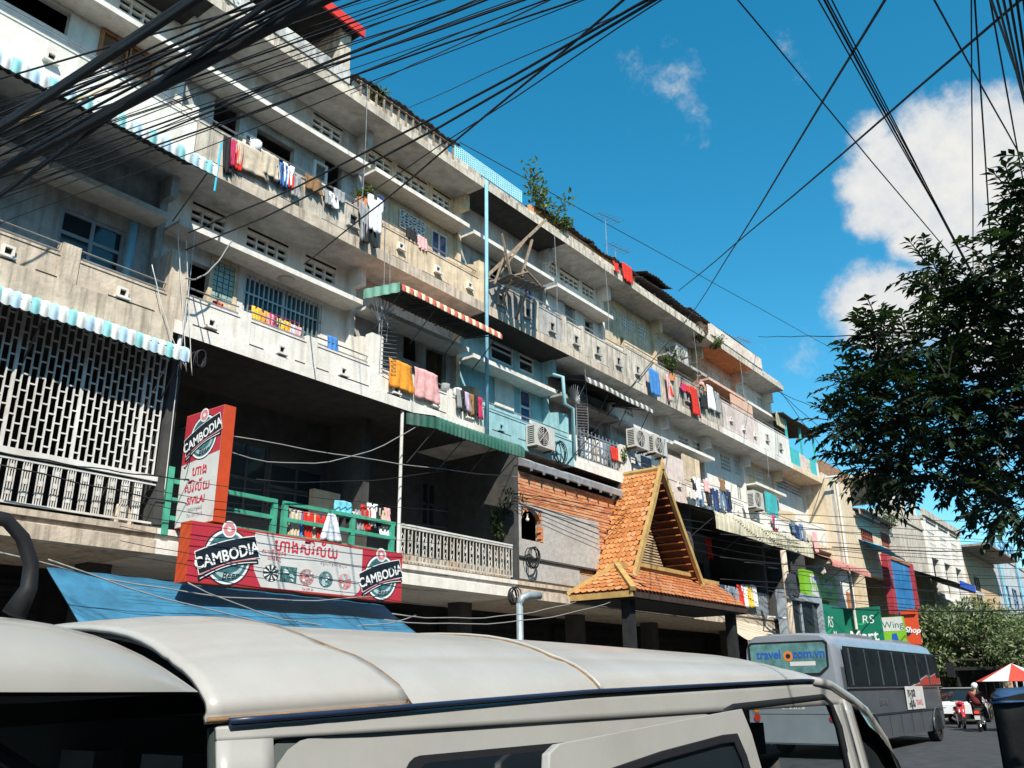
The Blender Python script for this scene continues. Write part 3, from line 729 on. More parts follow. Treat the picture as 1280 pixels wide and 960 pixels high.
st_w = paint('faded_white_stripe', (.56, .59, .58), stain=(.36, .4, .38), stain_amt=.4); st_t = paint('faded_teal_stripe', (.22, .50, .52), stain=(.15, .25, .28), stain_amt=.4)
st_b = paint('faded_blue_stripe', (.36, .52, .64), stain=(.3, .35, .4), stain_amt=.4); st_r = paint('faded_red_stripe', (.48, .10, .08)); st_c = paint('cream_stripe', (.66, .58, .38))
grn_c = paint('green_corrugated', (.03, .115, .085), stain=(.16, .22, .20), stain_amt=.6); mint = paint('mint_sheet', (.20, .42, .33), stain=(.12, .2, .16), stain_amt=.4)
awning('striped_awning', 'teal and white striped corrugated awning under the white third-floor parapet', .6, 6.8, (12.0, 10.36), (11.0, 9.95), .24, [st_t, st_w, st_b, st_w], wave=.125, amp=.012, scallop=.035)
awning('striped_awning', 'teal and white striped corrugated awning above the white steel grille', .6, 7.0, (11.97, 7.06), (11.5, 6.93), .24, [st_t, st_w, st_b, st_w], wave=.125, amp=.012, scallop=.035)
t = awning('striped_awning', 'red and cream scalloped awning with green side over the orange towel balcony', 11.25, 14.5, (12.3, 9.72), (11.2, 9.56), .16, [st_r, st_c], wave=.115, amp=.012, scallop=.03)
mb = MB(); n = 9
mb.grid(lambda u, v: (11.22 + .012 * math.cos(u * 28), 12.3 - 1.08 * u, (9.72 - .16 * u) - .22 * v + .02), 36, 2); mb.build('side_panel', mint, t)
t = awning('green_awning', 'dark green rounded corrugated awning over the wrought iron balcony', 12.3, 15.15, (12.0, 7.26), (11.1, 6.98), .26, [grn_c], wave=.12, amp=.014, scallop=.01)
mb = MB(); mb.grid(lambda u, v: (12.28 + .01 * math.cos(u * 30), 12.0 - .9 * u, (7.26 - .28 * u) - .24 * v), 36, 2); mb.build('side_panel', grn_c, t)
awning('grey_awning', 'charcoal corrugated awning with pale edge over the laundry railing balcony', 18.6, 22.2, (12.9, 10.1), (11.55, 9.72), .14, [paint('sooty_sheet', (.10, .10, .10)), paint('pale_sheet', (.42, .42, .40))][:1] + [paint('pale_sheet', (.42, .42, .40))], wave=.14)
poly = paint('yellowed_corrugated', (.42, .385, .27), stain=(.2, .16, .1), stain_amt=.6)
awning('corrugated_awning', 'long yellowed corrugated awning above the dark grey-walled balcony', 24.6, 33.0, (12.0, 7.32), (10.9, 6.9), .5, [poly, paint('pale_corrugated', (.50, .475, .38), stain_amt=.5)], wave=.16, scallop=.02)
awning('red_edged_awning', 'pale awning with faded red edge beside the white shop wall', 35.2, 40.2, (12.0, 7.05), (10.9, 6.55), .22, [paint('dusty_red', (.42, .17, .14)), paint('dusty_red2', (.50, .24, .20))], wave=.2, scallop=.02)
# blue tarpaulin over the shop front
tarp = mat('blue_tarpaulin', (.035, .165, .29), rough=.6, var=.25, scale=3, stain=(.03, .11, .18), stain_amt=.7, streak=.4, bump=.3)
A, B, C_, D_ = PY(58, 710, 11.9), PY(480, 757, 11.9), PY(530, 800, 10.3), PY(112, 800, 10.3)
t = thing('blue_tarpaulin', 'sloping blue tarpaulin awning under the red signboard', 'awning', (8.4, 11.9, 3.4))
mb = MB(); mb.grid(lambda u, v: (A.lerp(B, u)).lerp(D_.lerp(C_, u), v) + Vector((0, 0, .018 * math.sin(u * 17 + v * 3) * (v - v * v) * 3 - .08 * (v - v * v) + .006 * math.sin(u * 61 + v * 5))), 60, 12)
o = mb.build('sheet', tarp, t, True); o.modifiers.new('t', 'SOLIDIFY').thickness = .01
fr = MB().tube([D_ - Vector((0, 0, .03)), C_ - Vector((0, 0, .03))], .02, 6)
for u in (.02, .34, .66, .98): fr.tube([A.lerp(B, u) - Vector((0, 0, .04)), D_.lerp(C_, u) - Vector((0, 0, .04))], .018, 6)
for u in (.02, .98): fr.tube([D_.lerp(C_, u), Vector((D_.lerp(C_, u).x, D_.lerp(C_, u).y, .15))], .03, 8)
fr.build('frame', metal, t)
# beige shop canopy past the gable
t = thing('shop_canopy', 'beige cloth canopy on thin props under the tiled gable eave', 'awning', (27.2, 11.5, 3.4))
A, B, C_, D_ = PY(905, 772, 11.9), PY(965, 785, 11.9), PY(985, 797, 10.9), PY(935, 800, 10.9)
mb = MB(); mb.grid(lambda u, v: (A.lerp(B, u)).lerp(D_.lerp(C_, u), v) + Vector((0, 0, -.1 * (v - v * v) * 4)), 12, 8); mb.build('cloth', mat('beige_cloth', (.50, .44, .34), var=.15), t, True)
mb = MB()
for u in (0, .5, 1): mb.tube([D_.lerp(C_, u), Vector((D_.lerp(C_, u).x + .3, 10.6, .15))], .025, 6)
mb.build('prop', metal, t)
# ------------------------------------------------------------------ tiled temple-style gable over the restaurant door
tile_m = [mat('orange_tile_%d' % i, c, rough=.6, var=.18, scale=12) for i, c in enumerate([(.46, .185, .06), (.51, .22, .08), (.40, .15, .05), (.52, .25, .11)])]
tile_r = [mat('red_tile_%d' % i, c, rough=.6, var=.2, scale=12) for i, c in enumerate([(.42, .145, .055), (.47, .18, .07), (.36, .12, .045), (.44, .21, .11)])]  # redder, darker copies: the front slope's weaker light put into the colour
ytrim = mat('yellow_ochre_trim', (.42, .275, .10), rough=.65, var=.2, stain=(.35, .22, .08), stain_amt=.4)
gdark = mat('dark_red_underside', (.10, .03, .018), var=.2); 
t = thing('temple_gable', 'steep orange tiled gable canopy with yellow bargeboards above a tiled hip eave', 'canopy', (21, 11.2, 3.9))
def tile_mesh(w, h, m):
    k = .012; mb = MB()
    pl = [(-w / 2, 0), (w / 2, 0), (w / 2, -h * .72), (w * .28, -h * .95), (0, -h * 1.05), (-w * .28, -h * .95), (-w / 2, -h * .72)]
    mb.prism([(x, y, .004 if y == 0 else .022) for x, y in pl], (0, 0, k)); return mb.mesh('tile', m)
def lay(name, O, U, V, nu, nv, w, h, mats, parent, keep=None, joined=False, sag=0.0):
    """tiles laid on the plane O + U (along eave) + V (down the slope), overlapping rows"""
    U, V = Vector(U).normalized(), Vector(V).normalized(); Nn = U.cross(-V)
    if Nn.z < 0: Nn = -Nn
    R = Matrix((U, -V, Nn)).transposed() if U.cross(-V).dot(Nn) > 0 else Matrix((-U, -V, Nn)).transposed()
    ms = [tile_mesh(w * .97, h * 1.12, m) for m in mats]; rr = random.Random(5); J = MB() if joined else None
    for j in range(nv):
        for i in range(nu + 1):
            du = (i + (.5 if j % 2 else 0)) * w; dv = j * h
            if keep and not keep(du, dv): continue
            if not keep and du > nu * w - w * .4: continue
            p = Vector(O) + U * du + V * dv + Nn * (.01 + sag * dv * dv + rr.uniform(0, .006)); me = rr.randrange(len(ms))
            if joined:
                T = Matrix.Translation(p) @ R.to_4x4(); b = ms[me]
                J.add([T @ v.co for v in b.vertices], [list(f.vertices) for f in b.polygons], me)
            else: inst('tile', ms[me], p, parent, (R @ Euler((rr.uniform(-.02, .02), 0, rr.uniform(-.02, .02))).to_matrix()).to_euler())
    if joined:
        o = J.build('tiles', mats, parent); o['kind'] = 'stuff'
YG0, YG1 = 10.85, 12.05
ap = Vector((21.1, 0, 7.52)); fl = Vector((19.35, 0, 4.62)); frr = Vector((23.0, 0, 4.72))
def P3(p, y): return Vector((p.x, y, p.z))
for a, b, nm in ((ap, fl, 'roof_slope'), (ap, frr, 'roof_slope')):
    mb = MB(); d = Vector((0, 0, -.05)); n = (b - a).cross(Vector((0, 1, 0))).normalized() * (.05 if b is fl else -.05)
    mb.prism([P3(a, YG0 + .04), P3(b, YG0 + .04), P3(b, YG1), P3(a, YG1)], -n if n.z > 0 else n); s_ = mb.build(nm, gdark, t)
sl = (fl - ap); lay('tile', P3(ap, YG0 + .1), (0, 1, 0), sl, 8, 21, (YG1 - YG0 - .1) / 8, sl.length / 21, tile_m, t)
sr = (frr - ap); lay('tile', P3(ap, YG0 + .1), (0, 1, 0), sr, 8, 21, (YG1 - YG0 - .1) / 8, sr.length / 21, tile_m, t, joined=True)
# bargeboards, ridge and finial
for a, b in ((ap, fl), (ap, frr)):
    dv = (b - a).normalized(); e = b + dv * .16
    pts = [a + Vector((0, 0, .1)), a.lerp(b, .35), a.lerp(b, .7), e]
    mb = MB()
    for p, q in zip(pts, pts[1:]): mb.bar(P3(p, YG0 - .02), P3(q, YG0 - .02), .10, .13)
    mb.ball(P3(e, YG0 - .02), (.10, .07, .10), 10, 6); mb.build('bargeboard', ytrim, t)
    MB().bar(P3(a.lerp(b, .12), YG0 + .55), P3(b, YG0 + .55), .06, .09).build('rafter', mat('orange_rafter', (.42, .15, .05), var=.2), t)
mb = MB(); mb.tube([P3(ap + Vector((0, 0, .05)), YG0), P3(ap + Vector((0, 0, .05)), YG1)], .075, 8); mb.build('ridge_cap', ytrim, t)
mb = MB(); mb.tube([P3(ap + Vector((0, 0, .02)), YG0 - .03), P3(ap + Vector((0, 0, .2)), YG0 - .05), P3(ap + Vector((.02, 0, .36)), YG0 - .06)], [.085, .06, .012], 8); mb.build('finial', ytrim, t)
for i in range(15):
    k_ = (i + .6) / 15; p_ = ap.lerp(frr, k_); MB().box(p_.x - .10, p_.x - .05, YG0 + .06, YG1 - .36, p_.z - .05, p_.z - .02).build('batten', MATS['orange_rafter'], t)
# louvred pediment set back inside
pz0 = 4.75; sl_m = mat('pale_louvre_slat', (.50, .37, .23), var=.2); mb = MB(); z = pz0
while z < 7.2:
    k = (z - 4.62) / (7.52 - 4.62); xa = fl.x + (ap.x - fl.x) * k + .12; xb = frr.x + (ap.x - frr.x) * k - .12
    if xb - xa > .1: mb.box(xa, xa + (xb - xa) * .97, YG1 - .35, YG1 - .31, z, z + .04)
    z += .075
o = mb.build('louvre_slats', sl_m, t); o['kind'] = 'stuff'
mb = MB(); mb.prism([P3(fl + Vector((.08, 0, 0)), YG1 - .2), P3(frr - Vector((.08, 0, 0)), YG1 - .2), P3(ap - Vector((0, 0, .1)), YG1 - .2)], (0, .05, 0)); mb.build('pediment_back', gdark, t)
mb = MB(); mb.bar((19.9, YG0 + .2, 4.86), (22.9, YG0 + .2, 4.86), .08, .1).bar((22.6, YG0 + .2, 4.86), (22.6, YG0 + .5, 4.5), .08); mb.build('tie_beam', ytrim, t)
# hipped eave
ze, zr_ = 4.04, 4.74; xL, xR, yE, yR = 18.1, 24.7, 10.25, 11.15; xr = 18.95
mb = MB(); mb.add([(xL, yE, ze), (xR, yE, ze), (xR, yR, zr_), (xr, yR, zr_), (xL, 12.0, ze)], [(0, 1, 2, 3), (0, 3, 4)])
o = mb.build('hip_roof', gdark, t); o.modifiers.new('t', 'SOLIDIFY').thickness = .05
V1 = Vector((0, yE - yR, ze - zr_)); ln = V1.length
lay('tile', (xr, yR, zr_), (1, 0, 0), V1, 34, 7, .19, ln / 7, tile_r, t, keep=lambda du, dv: du < xR - xr - .1, joined=True)
lay('tile', (xr - .19, yR, zr_), (-1, 0, 0), V1, 8, 7, .19, ln / 7, tile_r, t, keep=lambda du, dv: du < (xr - xL) * dv / ln - .2, joined=True)
Vh = Vector((xL - xr, 0, ze - zr_)); lh = Vh.length
def hipkeep(du, dv):
    w0 = yR - (yR - yE) * (dv + .1) / lh; w1 = yR + (12.0 - yR) * (dv + .1) / lh
    return w0 - .02 < yE + du + .0 < w1 + .02
lay('tile', (xr, yE, zr_), (0, 1, 0), Vh, 9, 7, .19, lh / 7, tile_m, t, keep=hipkeep)
for a, b in (((xr, yR, zr_), (xL, yE, ze)), ((xr, yR, zr_), (xL, 12.0, ze)), ((xr, yR, zr_), (xR, yR, zr_))):
    a, b = Vector(a), Vector(b); MB().bar(a + Vector((0, 0, .05)), b + (b - a).normalized() * .08 + Vector((0, 0, .05)), .14, .10).build('ridge_cap', ytrim, t)
mb = MB(); mb.box(xL - .02, xL + .02, yE, 12.0, ze - .16, ze - .02); mb.build('fascia_board', ytrim, t)
mb = MB(); mb.box(xL + .02, xR, yE - .01, yE + .03, ze - .17, ze - .04); mb.build('fascia_board', mat('dark_fascia', (.045, .03, .025), var=.2), t)
MB().box(xL + .05, xR, yE + .05, 11.95, ze - .19, ze - .15).build('soffit', shopdk, t)
for x in (18.5, 24.3): MB().box(x - .12, x + .12, yE + .25, yE + .49, .15, ze - .19).build('column', shopdk, t)
# ------------------------------------------------------------------ signboards
sg_red = mat('sign_red', (.43, .035, .055), rough=.4, var=.06, spec=.4); sg_org = mat('sign_orange_side', (.50, .065, .02), rough=.45, var=.1)
sg_wh = mat('sign_white', (.58, .59, .585), rough=.35, var=.05, stain=(.4, .4, .38), stain_amt=.4); ink_r = mat('sign_red_ink', (.50, .03, .06), rough=.5, var=0)
ink_g = mat('sign_grey_ink', (.36, .30, .30), rough=.5, var=0); navy = mat('emblem_navy', (.012, .02, .03), rough=.4, var=0)
teal = mat('emblem_teal', (.05, .15, .17), rough=.4, var=.3, scale=9); tealL = mat('emblem_pale_teal', (.36, .50, .52), rough=.4, var=.2, scale=9)
pinkr = mat('emblem_pink', (.62, .25, .28), rough=.4, var=.1); white_i = mat('emblem_white', (.75, .77, .77), rough=.4, var=0)
class Plane:
    def __init__(s, O, u, v, parent): s.O, s.u, s.v, s.p = Vector(O), Vector(u).normalized(), Vector(v).normalized(), parent; s.n = s.u.cross(s.v)
    def at(s, a, b, d=0.0): return s.O + s.u * a + s.v * b + s.n * d
    def poly(s, pts, d, m, nm='sign_field'):
        mb = MB(); mb.face(*[s.at(a, b, d) for a, b in pts]); return mb.build(nm, m, s.p)
    def disc(s, a, b, r, d, m, nm='emblem_disc', n=36, ry=None): return s.poly([(a + r * math.cos(2 * math.pi * i / n), b + (ry or r) * math.sin(2 * math.pi * i / n)) for i in range(n)], d, m, nm)
    def text(s, body, size, a, b, m, d=.006, ang=0.0, **k):
        c, q = math.cos(ang), math.sin(ang); return text(body, size, s.at(a, b, d), s.u * c + s.v * q, s.v * c - s.u * q, m, s.p, ext=.0005, **k)
def emblem(P, a, b, r):
    P.disc(a, b - .05 * r, r, .003, navy); P.disc(a, b - .05 * r, r * .95, .0045, white_i); P.disc(a, b - .05 * r, r * .86, .006, teal); P.disc(a, b - .08 * r, r * .72, .0075, tealL); P.disc(a, b + .08 * r, r * .70, .009, teal)
    P.disc(a - .05 * r, b + .92 * r, r * .30, .0105, white_i); P.disc(a - .05 * r, b + .92 * r, r * .24, .012, pinkr); P.disc(a - .05 * r, b + .92 * r, r * .09, .0135, white_i)
    th = R_(19); c, s_ = math.cos(th), math.sin(th)
    def rot(x, y): return (a + r * (x * c - y * s_), b + r * (x * s_ + y * c))
    band = lambda x0, x1, y0, y1, bow=.10, n=10: [rot(x0 + (x1 - x0) * i / n, y0 + bow * math.sin(math.pi * i / n)) for i in range(n + 1)] + [rot(x1 - (x1 - x0) * i / n, y1 + bow * math.sin(math.pi * i / n)) for i in range(n + 1)]
    P.poly(band(-1.30, 1.30, -.38, .44), .0140, white_i, 'emblem_ribbon'); P.poly(band(-1.27, 1.27, -.35, .41), .0155, navy, 'emblem_ribbon')
    P.poly(band(-1.35, 1.20, -.56, -.42, .16), .0150, navy, 'emblem_ribbon'); P.poly(band(-1.25, 1.1, -.40, -.36, .12), .0170, pinkr, 'emblem_ribbon'); P.poly(band(-1.28, 1.12, -.52, -.49, .16), .0172, white_i, 'emblem_ribbon')
    P.text('CAMBODIA', r * .56, a + .02 * r, b - .17 * r, white_i, .0185, th, sx=.93, bold=.012 * r)
    P.text('Beer', r * .36, a + .15 * r, b - .80 * r, navy, .0130, R_(8), shear=.35)
# horizontal box
t = thing('beer_signboard', 'wide red and white beer signboard with two round emblems below the green railing', 'sign', (9.15, 11.1, 3.32))
x0, x1, z0, z1 = 7.02, 11.27, 3.33, 4.18
MB().box(x0, x1, 11.0, 11.26, z0, z1).build('light_box', sg_org, t)
P = Plane((x0, 10.998, z0), (1, 0, 0), (0, 0, 1), t); w, h = x1 - x0, z1 - z0
P.poly([(.01, .01), (w - .01, .01), (w - .01, h - .01), (.01, h - .01)], .001, sg_red)
def ux(px, py): return PY(px, py, 11.0).x - x0
a, b = ux(319, 668), ux(453, 690)
rc = .22
white_pts = [(a + rc * .8, .03)] + [(b - rc + rc * math.sin(i * .314) + .0, .03 + rc - rc * math.cos(i * .314)) for i in range(6)] + [(b, h - .03), (a, h - .03), (a - .02, h * .6), (a + .03, h * .3)]
P.poly(white_pts, .0022, sg_wh)
emblem(P, ux(284, 700), h * .50, .41); emblem(P, ux(476, 720), h * .48, .39)
cx = ux(384, 690)
P.text('ហាងស៊ីវិល័យ', .26, cx, h * .70, ink_r, bold=.004); P.text('ភោជនីយដ្ឋាន', .075, ux(342, 700), h * .63, ink_r); P.text('លក់ទំនិញ', .07, ux(342, 708), h * .52, ink_r)
P.text('ទទួលកម្មង់ម្ហូប', .085, ux(417, 707), h * .56, ink_g); P.text('Tel: 077 24', .05, ux(384, 738), .045, ink_r)
pic = [mat('photo_fan', (.03, .05, .05), var=0), mat('photo_greens', (.05, .14, .14), var=.9, scale=40), mat('photo_meat', (.42, .22, .22), var=.6, scale=40), mat('photo_fish', (.08, .16, .17), var=.9, scale=40), mat('photo_prawn', (.55, .28, .28), var=.5, scale=40)]
for i, px in enumerate((338, 360, 383, 407, 431)):
    u_ = ux(px, 722)
    if i == 1: P.poly([(u_ - .16, h * .16), (u_ + .16, h * .16), (u_ + .16, h * .44), (u_ - .16, h * .44)], .004, pic[i], 'food_picture')
    else: P.disc(u_, h * .29, .15, .004, pic[i], 'food_picture', 14, .13)
    if i == 0:
        for k in range(9):
            q = 2 * math.pi * k / 9; P.poly([(u_ + .03 * math.cos(q), h * .29 + .03 * math.sin(q)), (u_ + .14 * math.cos(q - .15), h * .29 + .12 * math.sin(q - .15)), (u_ + .14 * math.cos(q + .18), h * .29 + .12 * math.sin(q + .18))], .006, white_i, 'food_picture')
    else:
        rr = random.Random(i)
        for k in range(8): P.disc(u_ + rr.uniform(-.1, .1), h * .29 + rr.uniform(-.08, .08), rr.uniform(.018, .04), .006 + k * .0012, [white_i, tealL, pinkr][rr.randrange(3 if i in (2, 4) else 2)], 'food_picture', 9)
MB().bar((x0 + .4, 11.2, 4.1), (x0 + .4, 12, 4.4), .04).bar((x1 - .4, 11.2, 4.1), (x1 - .4, 12, 4.4), .04).build('bracket', dkmetal, t)
# projecting box
t = thing('projecting_signboard', 'upright projecting beer signboard with orange edge beside the green railing', 'sign', (7.46, 11.5, 4.22))
MB().box(7.38, 7.58, 11.02, 12.0, 4.22, 6.0).build('light_box', sg_org, t)
P = Plane((7.378, 12.0, 4.22), (0, -1, 0), (0, 0, 1), t); w, h = .98, 1.78
P.poly([(.01, .01), (w - .01, .01), (w - .01, h - .01), (.01, h - .01)], .001, sg_wh)
P.poly([(.012, h * .545), (w - .012, h * .60), (w - .012, h - .012), (.012, h - .012)], .0022, sg_red)
emblem(P, w * .52, h * .77, .36)
P.text('ហាង', .21, w * .52, h * .43, ink_r, bold=.003); P.text('ស៊ីវិល័យ', .21, w * .5, h * .29, ink_r, bold=.003); P.text('SIVILAI', .155, w * .5, h * .185, ink_r, bold=.004)
P.text('ទទួលកម្មង់', .08, w * .5, h * .125, ink_g); P.text('Tel: 077 24 8', .075, w * .5, h * .075, ink_g); 
MB().bar((7.48, 11.9, 5.9), (7.48, 12.3, 5.9), .05).bar((7.48, 11.9, 4.4), (7.48, 12.1, 4.4), .05).build('bracket', dkmetal, t)
# shop signs further along
lime = mat('lime_green_sign', (.20, .46, .03), rough=.4, var=.06); dgr = mat('dark_green_sign', (.01, .17, .10), rough=.4, var=.06); mgr = mat('leaf_green', (.03, .42, .20), rough=.4, var=0); hot = mat('hot_orange_sign', (.62, .08, .03), rough=.45, var=.1)
blu = mat('sign_blue_ink', (.02, .10, .42), rough=.4, var=0)
def signbox(label, x0, x1, y, z0, z1, m, depth=.2, nm='shop_sign'):
    t = thing(nm, label, 'sign', ((x0 + x1) / 2, y, z0)); MB().box(x0, x1, y, y + depth, z0, z1).build('light_box', m, t); return t, Plane((x0, y - .002, z0), (1, 0, 0), (0, 0, 1), t), x1 - x0, z1 - z0
def signperp(label, X, y0, y1, z0, z1, m, nm='shop_sign'):
    t = thing(nm, label, 'sign', (X, (y0 + y1) / 2, z0)); MB().box(X, X + .25, y0, y1, z0, z1).build('light_box', m, t); return t, Plane((X - .002, y1, z0), (0, -1, 0), (0, 0, 1), t), y1 - y0, z1 - z0
def swirl(P, a, b, s, d=.004):
    for i, (q, l) in enumerate(((2.3, 1.0), (2.0, .9), (1.65, .75))): P.poly([(a, b), (a + s * l * math.cos(q) * .55 - .1 * s, b + s * l * .5), (a + s * l * math.cos(q), b + s * l * .85), (a + s * l * math.cos(q) * .55 + .12 * s, b + s * l * .35)], d + i * .0015, mgr, 'leaf_mark')
    P.poly([(a - .2 * s, b - .1 * s), (a + .4 * s, b - .28 * s), (a + 1.2 * s, b + .12 * s), (a + .4 * s, b - .1 * s)], d + .005, mgr, 'leaf_mark')
t, P, w, h = signbox('lime green shop sign with white panel above the dark green sign', 34.4, 38.3, 11.85, 5.18, 6.22, lime)
P.poly([(.7, .12), (1.75, .05), (1.75, h - .15), (.7, h - .12)], .003, sg_wh); P.text('Wing', .55, 1.22, .28, lime, .006, bold=.01); P.poly([(1.1, .75), (1.25, .9), (1.4, .75), (1.25, .68)], .006, blu); P.text('B.ASIA', .42, 2.8, .52, white_i, .006, bold=.012); P.text('ផ្ញើប្រាក់', .2, 2.8, .22, blu, .006)
t, P, w, h = signbox('dark green mart sign below the lime green sign', 35.1, 38.6, 11.8, 3.5, 5.0, dgr)
swirl(P, .8, .5, .8, .008); P.text('RS', .62, 1.6, .62, white_i, .006, shear=.3); P.text('Mart', .5, 2.35, .14, white_i, .006, bold=.01)
Ya, Yb = PX(1101, 780, 40.5).y, PX(1056, 780, 40.5).y; za, zb = PX(1080, 806, 40.5).z, PX(1080, 759, 40.5).z
t, P, w, h = signperp('dark green mart sign standing out from the white shop wall', 40.5, Ya, Yb, za, zb, dgr)
swirl(P, w * .34, h * .6, .5, .008); P.text('RS', .5, w * .66, h * .56, white_i, .006, shear=.1); P.text('Mart', .62, w * .5, h * .10, white_i, .006, bold=.015)
Ya, Yb = PX(1130, 785, 43).y, PX(1103, 785, 43).y; za, zb = PX(1115, 808, 43).z, PX(1115, 771, 43).z
t, P, w, h = signperp('white and green shop sign next to the orange shop sign', 43, Ya, Yb, za, zb, lime)
P.poly([(.02, h * .52), (w - .02, h * .52), (w - .02, h - .02), (.02, h - .02)], .003, sg_wh); P.text('Wing', .42, w * .5, h * .62, dgr, .006); P.poly([(w * .35, h * .12), (w * .68, h * .2), (w * .62, h * .44), (w * .4, h * .42)], .004, blu)
Ya, Yb = PX(1148, 785, 46).y, PX(1129, 785, 46).y; za, zb = PX(1138, 806, 46).z, PX(1138, 768, 46).z
t, P, w, h = signperp('orange red shop sign with white script under the blue panel', 46, Ya, Yb, za, zb, hot)
P.text('Shop', .36, w * .56, h * .4, white_i, .006, R_(-6), shear=.3, bold=.012); P.disc(w * .2, h * .45, .22, .004, navy, 'dark_picture', 12)
MB().box(45.9, 46.4, Ya, Yb, zb + .01, zb + .22).build('sign_hood', hot, t)
t = thing('blue_billboard', 'upright blue billboard between two crimson columns', 'billboard', (49, 11.8, 5.3)); c0, c1 = 46.2, 51.6
crim = mat('crimson_column', (.36, .04, .055), rough=.5, var=.15)
MB().box(c0 + .9, c1 - .5, 11.82, 11.95, 5.35, 7.95).build('panel', mat('cobalt_panel', (.03, .18, .42), rough=.45, var=.2, scale=2), t)
MB().box(c0 + .25, c0 + .88, 11.7, 12.0, 5.2, 8.15).build('column', crim, t); MB().box(c1 - .48, c1, 11.7, 12.0, 5.2, 8.1).build('column', crim, t)
MB().box(c0 + .89, c1 - .49, 11.75, 12.0, 7.96, 8.12).build('cap', brown, t)
# ------------------------------------------------------------------ silver-white van in the foreground
def glassmat(name, tint, rough=.02, mixf=.55):
    m = bpy.data.materials.new(name); m.use_nodes = True; n = m.node_tree.nodes; l = m.node_tree.links; n.clear()
    o = n.new('ShaderNodeOutputMaterial'); tr = n.new('ShaderNodeBsdfTransparent'); tr.inputs[0].default_value = (*tint, 1)
    gl = n.new('ShaderNodeBsdfGlossy'); gl.inputs['Roughness'].default_value = rough; gl.inputs[0].default_value = (.9, .95, 1, 1)
    fr = n.new('ShaderNodeFresnel'); fr.inputs[0].default_value = 1.5; mx = n.new('ShaderNodeMixShader')
    l.new(fr.outputs[0], mx.inputs[0]); l.new(tr.outputs[0], mx.inputs[1]); l.new(gl.outputs[0], mx.inputs[2]); l.new(mx.outputs[0], o.inputs[0])
    MATS[name] = m; return m
van_p = mat('silver_white_paint', (.345, .347, .337), rough=.3, var=.05, scale=3, stain=(.26, .25, .22), stain_amt=.35, spec=.5, coat=.6, metal=.0, fine=.05)
van_roof = mat('chalky_roof_plastic', (.375, .37, .358), rough=.36, var=.05, scale=3, stain=(.28, .25, .20), stain_amt=.4, spec=.5, coat=.25, fine=.08)
seam_m = mat('grimy_seam', (.22, .13, .06), var=.3, scale=30); rubber = mat('black_rubber', (.012, .013, .016), rough=.6, var=.1); navy_strip = mat('navy_gutter_strip', (.015, .03, .07), rough=.35, var=.1)
van_int = mat('dark_cabin', (.018, .02, .021), rough=.9, var=.2); seat_m = mat('grey_seat_cloth', (.06, .062, .066), var=.2)
tint_g = glassmat('tinted_glass', (.10, .13, .13)); clear_g = glassmat('clear_glass', (.72, .80, .78)); tyre_m = mat('tyre_rubber', (.02, .02, .02), rough=.9, var=.2); alloy = mat('alloy_rim', (.5, .5, .52), rough=.35, metal=.9, var=.1)
van = thing('van', 'silver white van with sliding side door and tailgate open', 'van', (3.9, 2.48, GZ))
YC = 2.48; XR, XFR = 1.18, 6.55
def taper(x): return .26 * max(0, (x - 5.35) / 1.2) ** 2 + .03 * max(0, (1.6 - x) / .42) ** 2
def yside(x, z):
    y = 1.555 + .10 * max(0, (z - 1.05) / .8) ** 1.6 + .05 * max(0, (.75 - z) / .3) ** 2
    return y + taper(x)
def zgut(x): return 1.795 + .022 * min(1, (x - XR) / 1.4) + .065 * min(1, max(0, (x - XR) / 3.4)) - .22 * max(0, (x - 4.75) / .6) ** 2 * .5
def side_pt(x, z, s=1, off=0.0):
    y = yside(x, z) - off; return Vector((x, y if s > 0 else 2 * YC - y, z))
def patch(nm, xs, zs, m, s=1, off=0.0, parent=van, skip=None, th=.012, top=None):
    """body panel on the side surface between x and z stations"""
    mb = MB(); xs = list(xs); zs = list(zs); 
    def fn(u, v):
        x = xs[round(u * (len(xs) - 1))]; z = zs[round(v * (len(zs) - 1))]
        if top: z = zs[0] + (z - zs[0]) * (top(x) - zs[0]) / (zs[-1] - zs[0])
        return side_pt(x, z, s, off)
    mb.grid(fn, len(xs) - 1, len(zs) - 1, skip=skip); o = mb.build(nm, m, parent, True); md = o.modifiers.new('t', 'SOLIDIFY'); md.thickness = th; md.offset = -1 if s > 0 else 1; return o
def lin(a, b, n): return [a + (b - a) * i / n for i in range(n + 1)]
def rrect(x0, x1, z0, z1, r, n=5, skew=0.0):
    pts = []
    for cx, cz, a0 in ((x1 - r, z1 - r, 0), (x0 + r, z1 - r, 90), (x0 + r, z0 + r, 180), (x1 - r, z0 + r, 270)):
        for i in range(n + 1): a = R_(a0 + 90 * i / n); x, z = cx + r * math.cos(a), cz + r * math.sin(a); pts.append((x + skew * (z - z0), z))
    return pts
def ring_on_side(nm, outer, inner, m, s=1, off=.004, parent=van, th=.02):
    mb = MB(); k = len(outer); A = [side_pt(x, z, s, off) for x, z in outer]; B = [side_pt(x, z, s, off) for x, z in inner]
    mb.add(A + B, [(i, (i + 1) % k, k + (i + 1) % k, k + i) for i in range(k)]); o = mb.build(nm, m, parent); md = o.modifiers.new('t', 'SOLIDIFY'); md.thickness = th; md.offset = -1 if s > 0 else 1; bv = o.modifiers.new('b', 'BEVEL'); bv.width = .006; bv.segments = 2; bv.limit_method = 'ANGLE'; return o
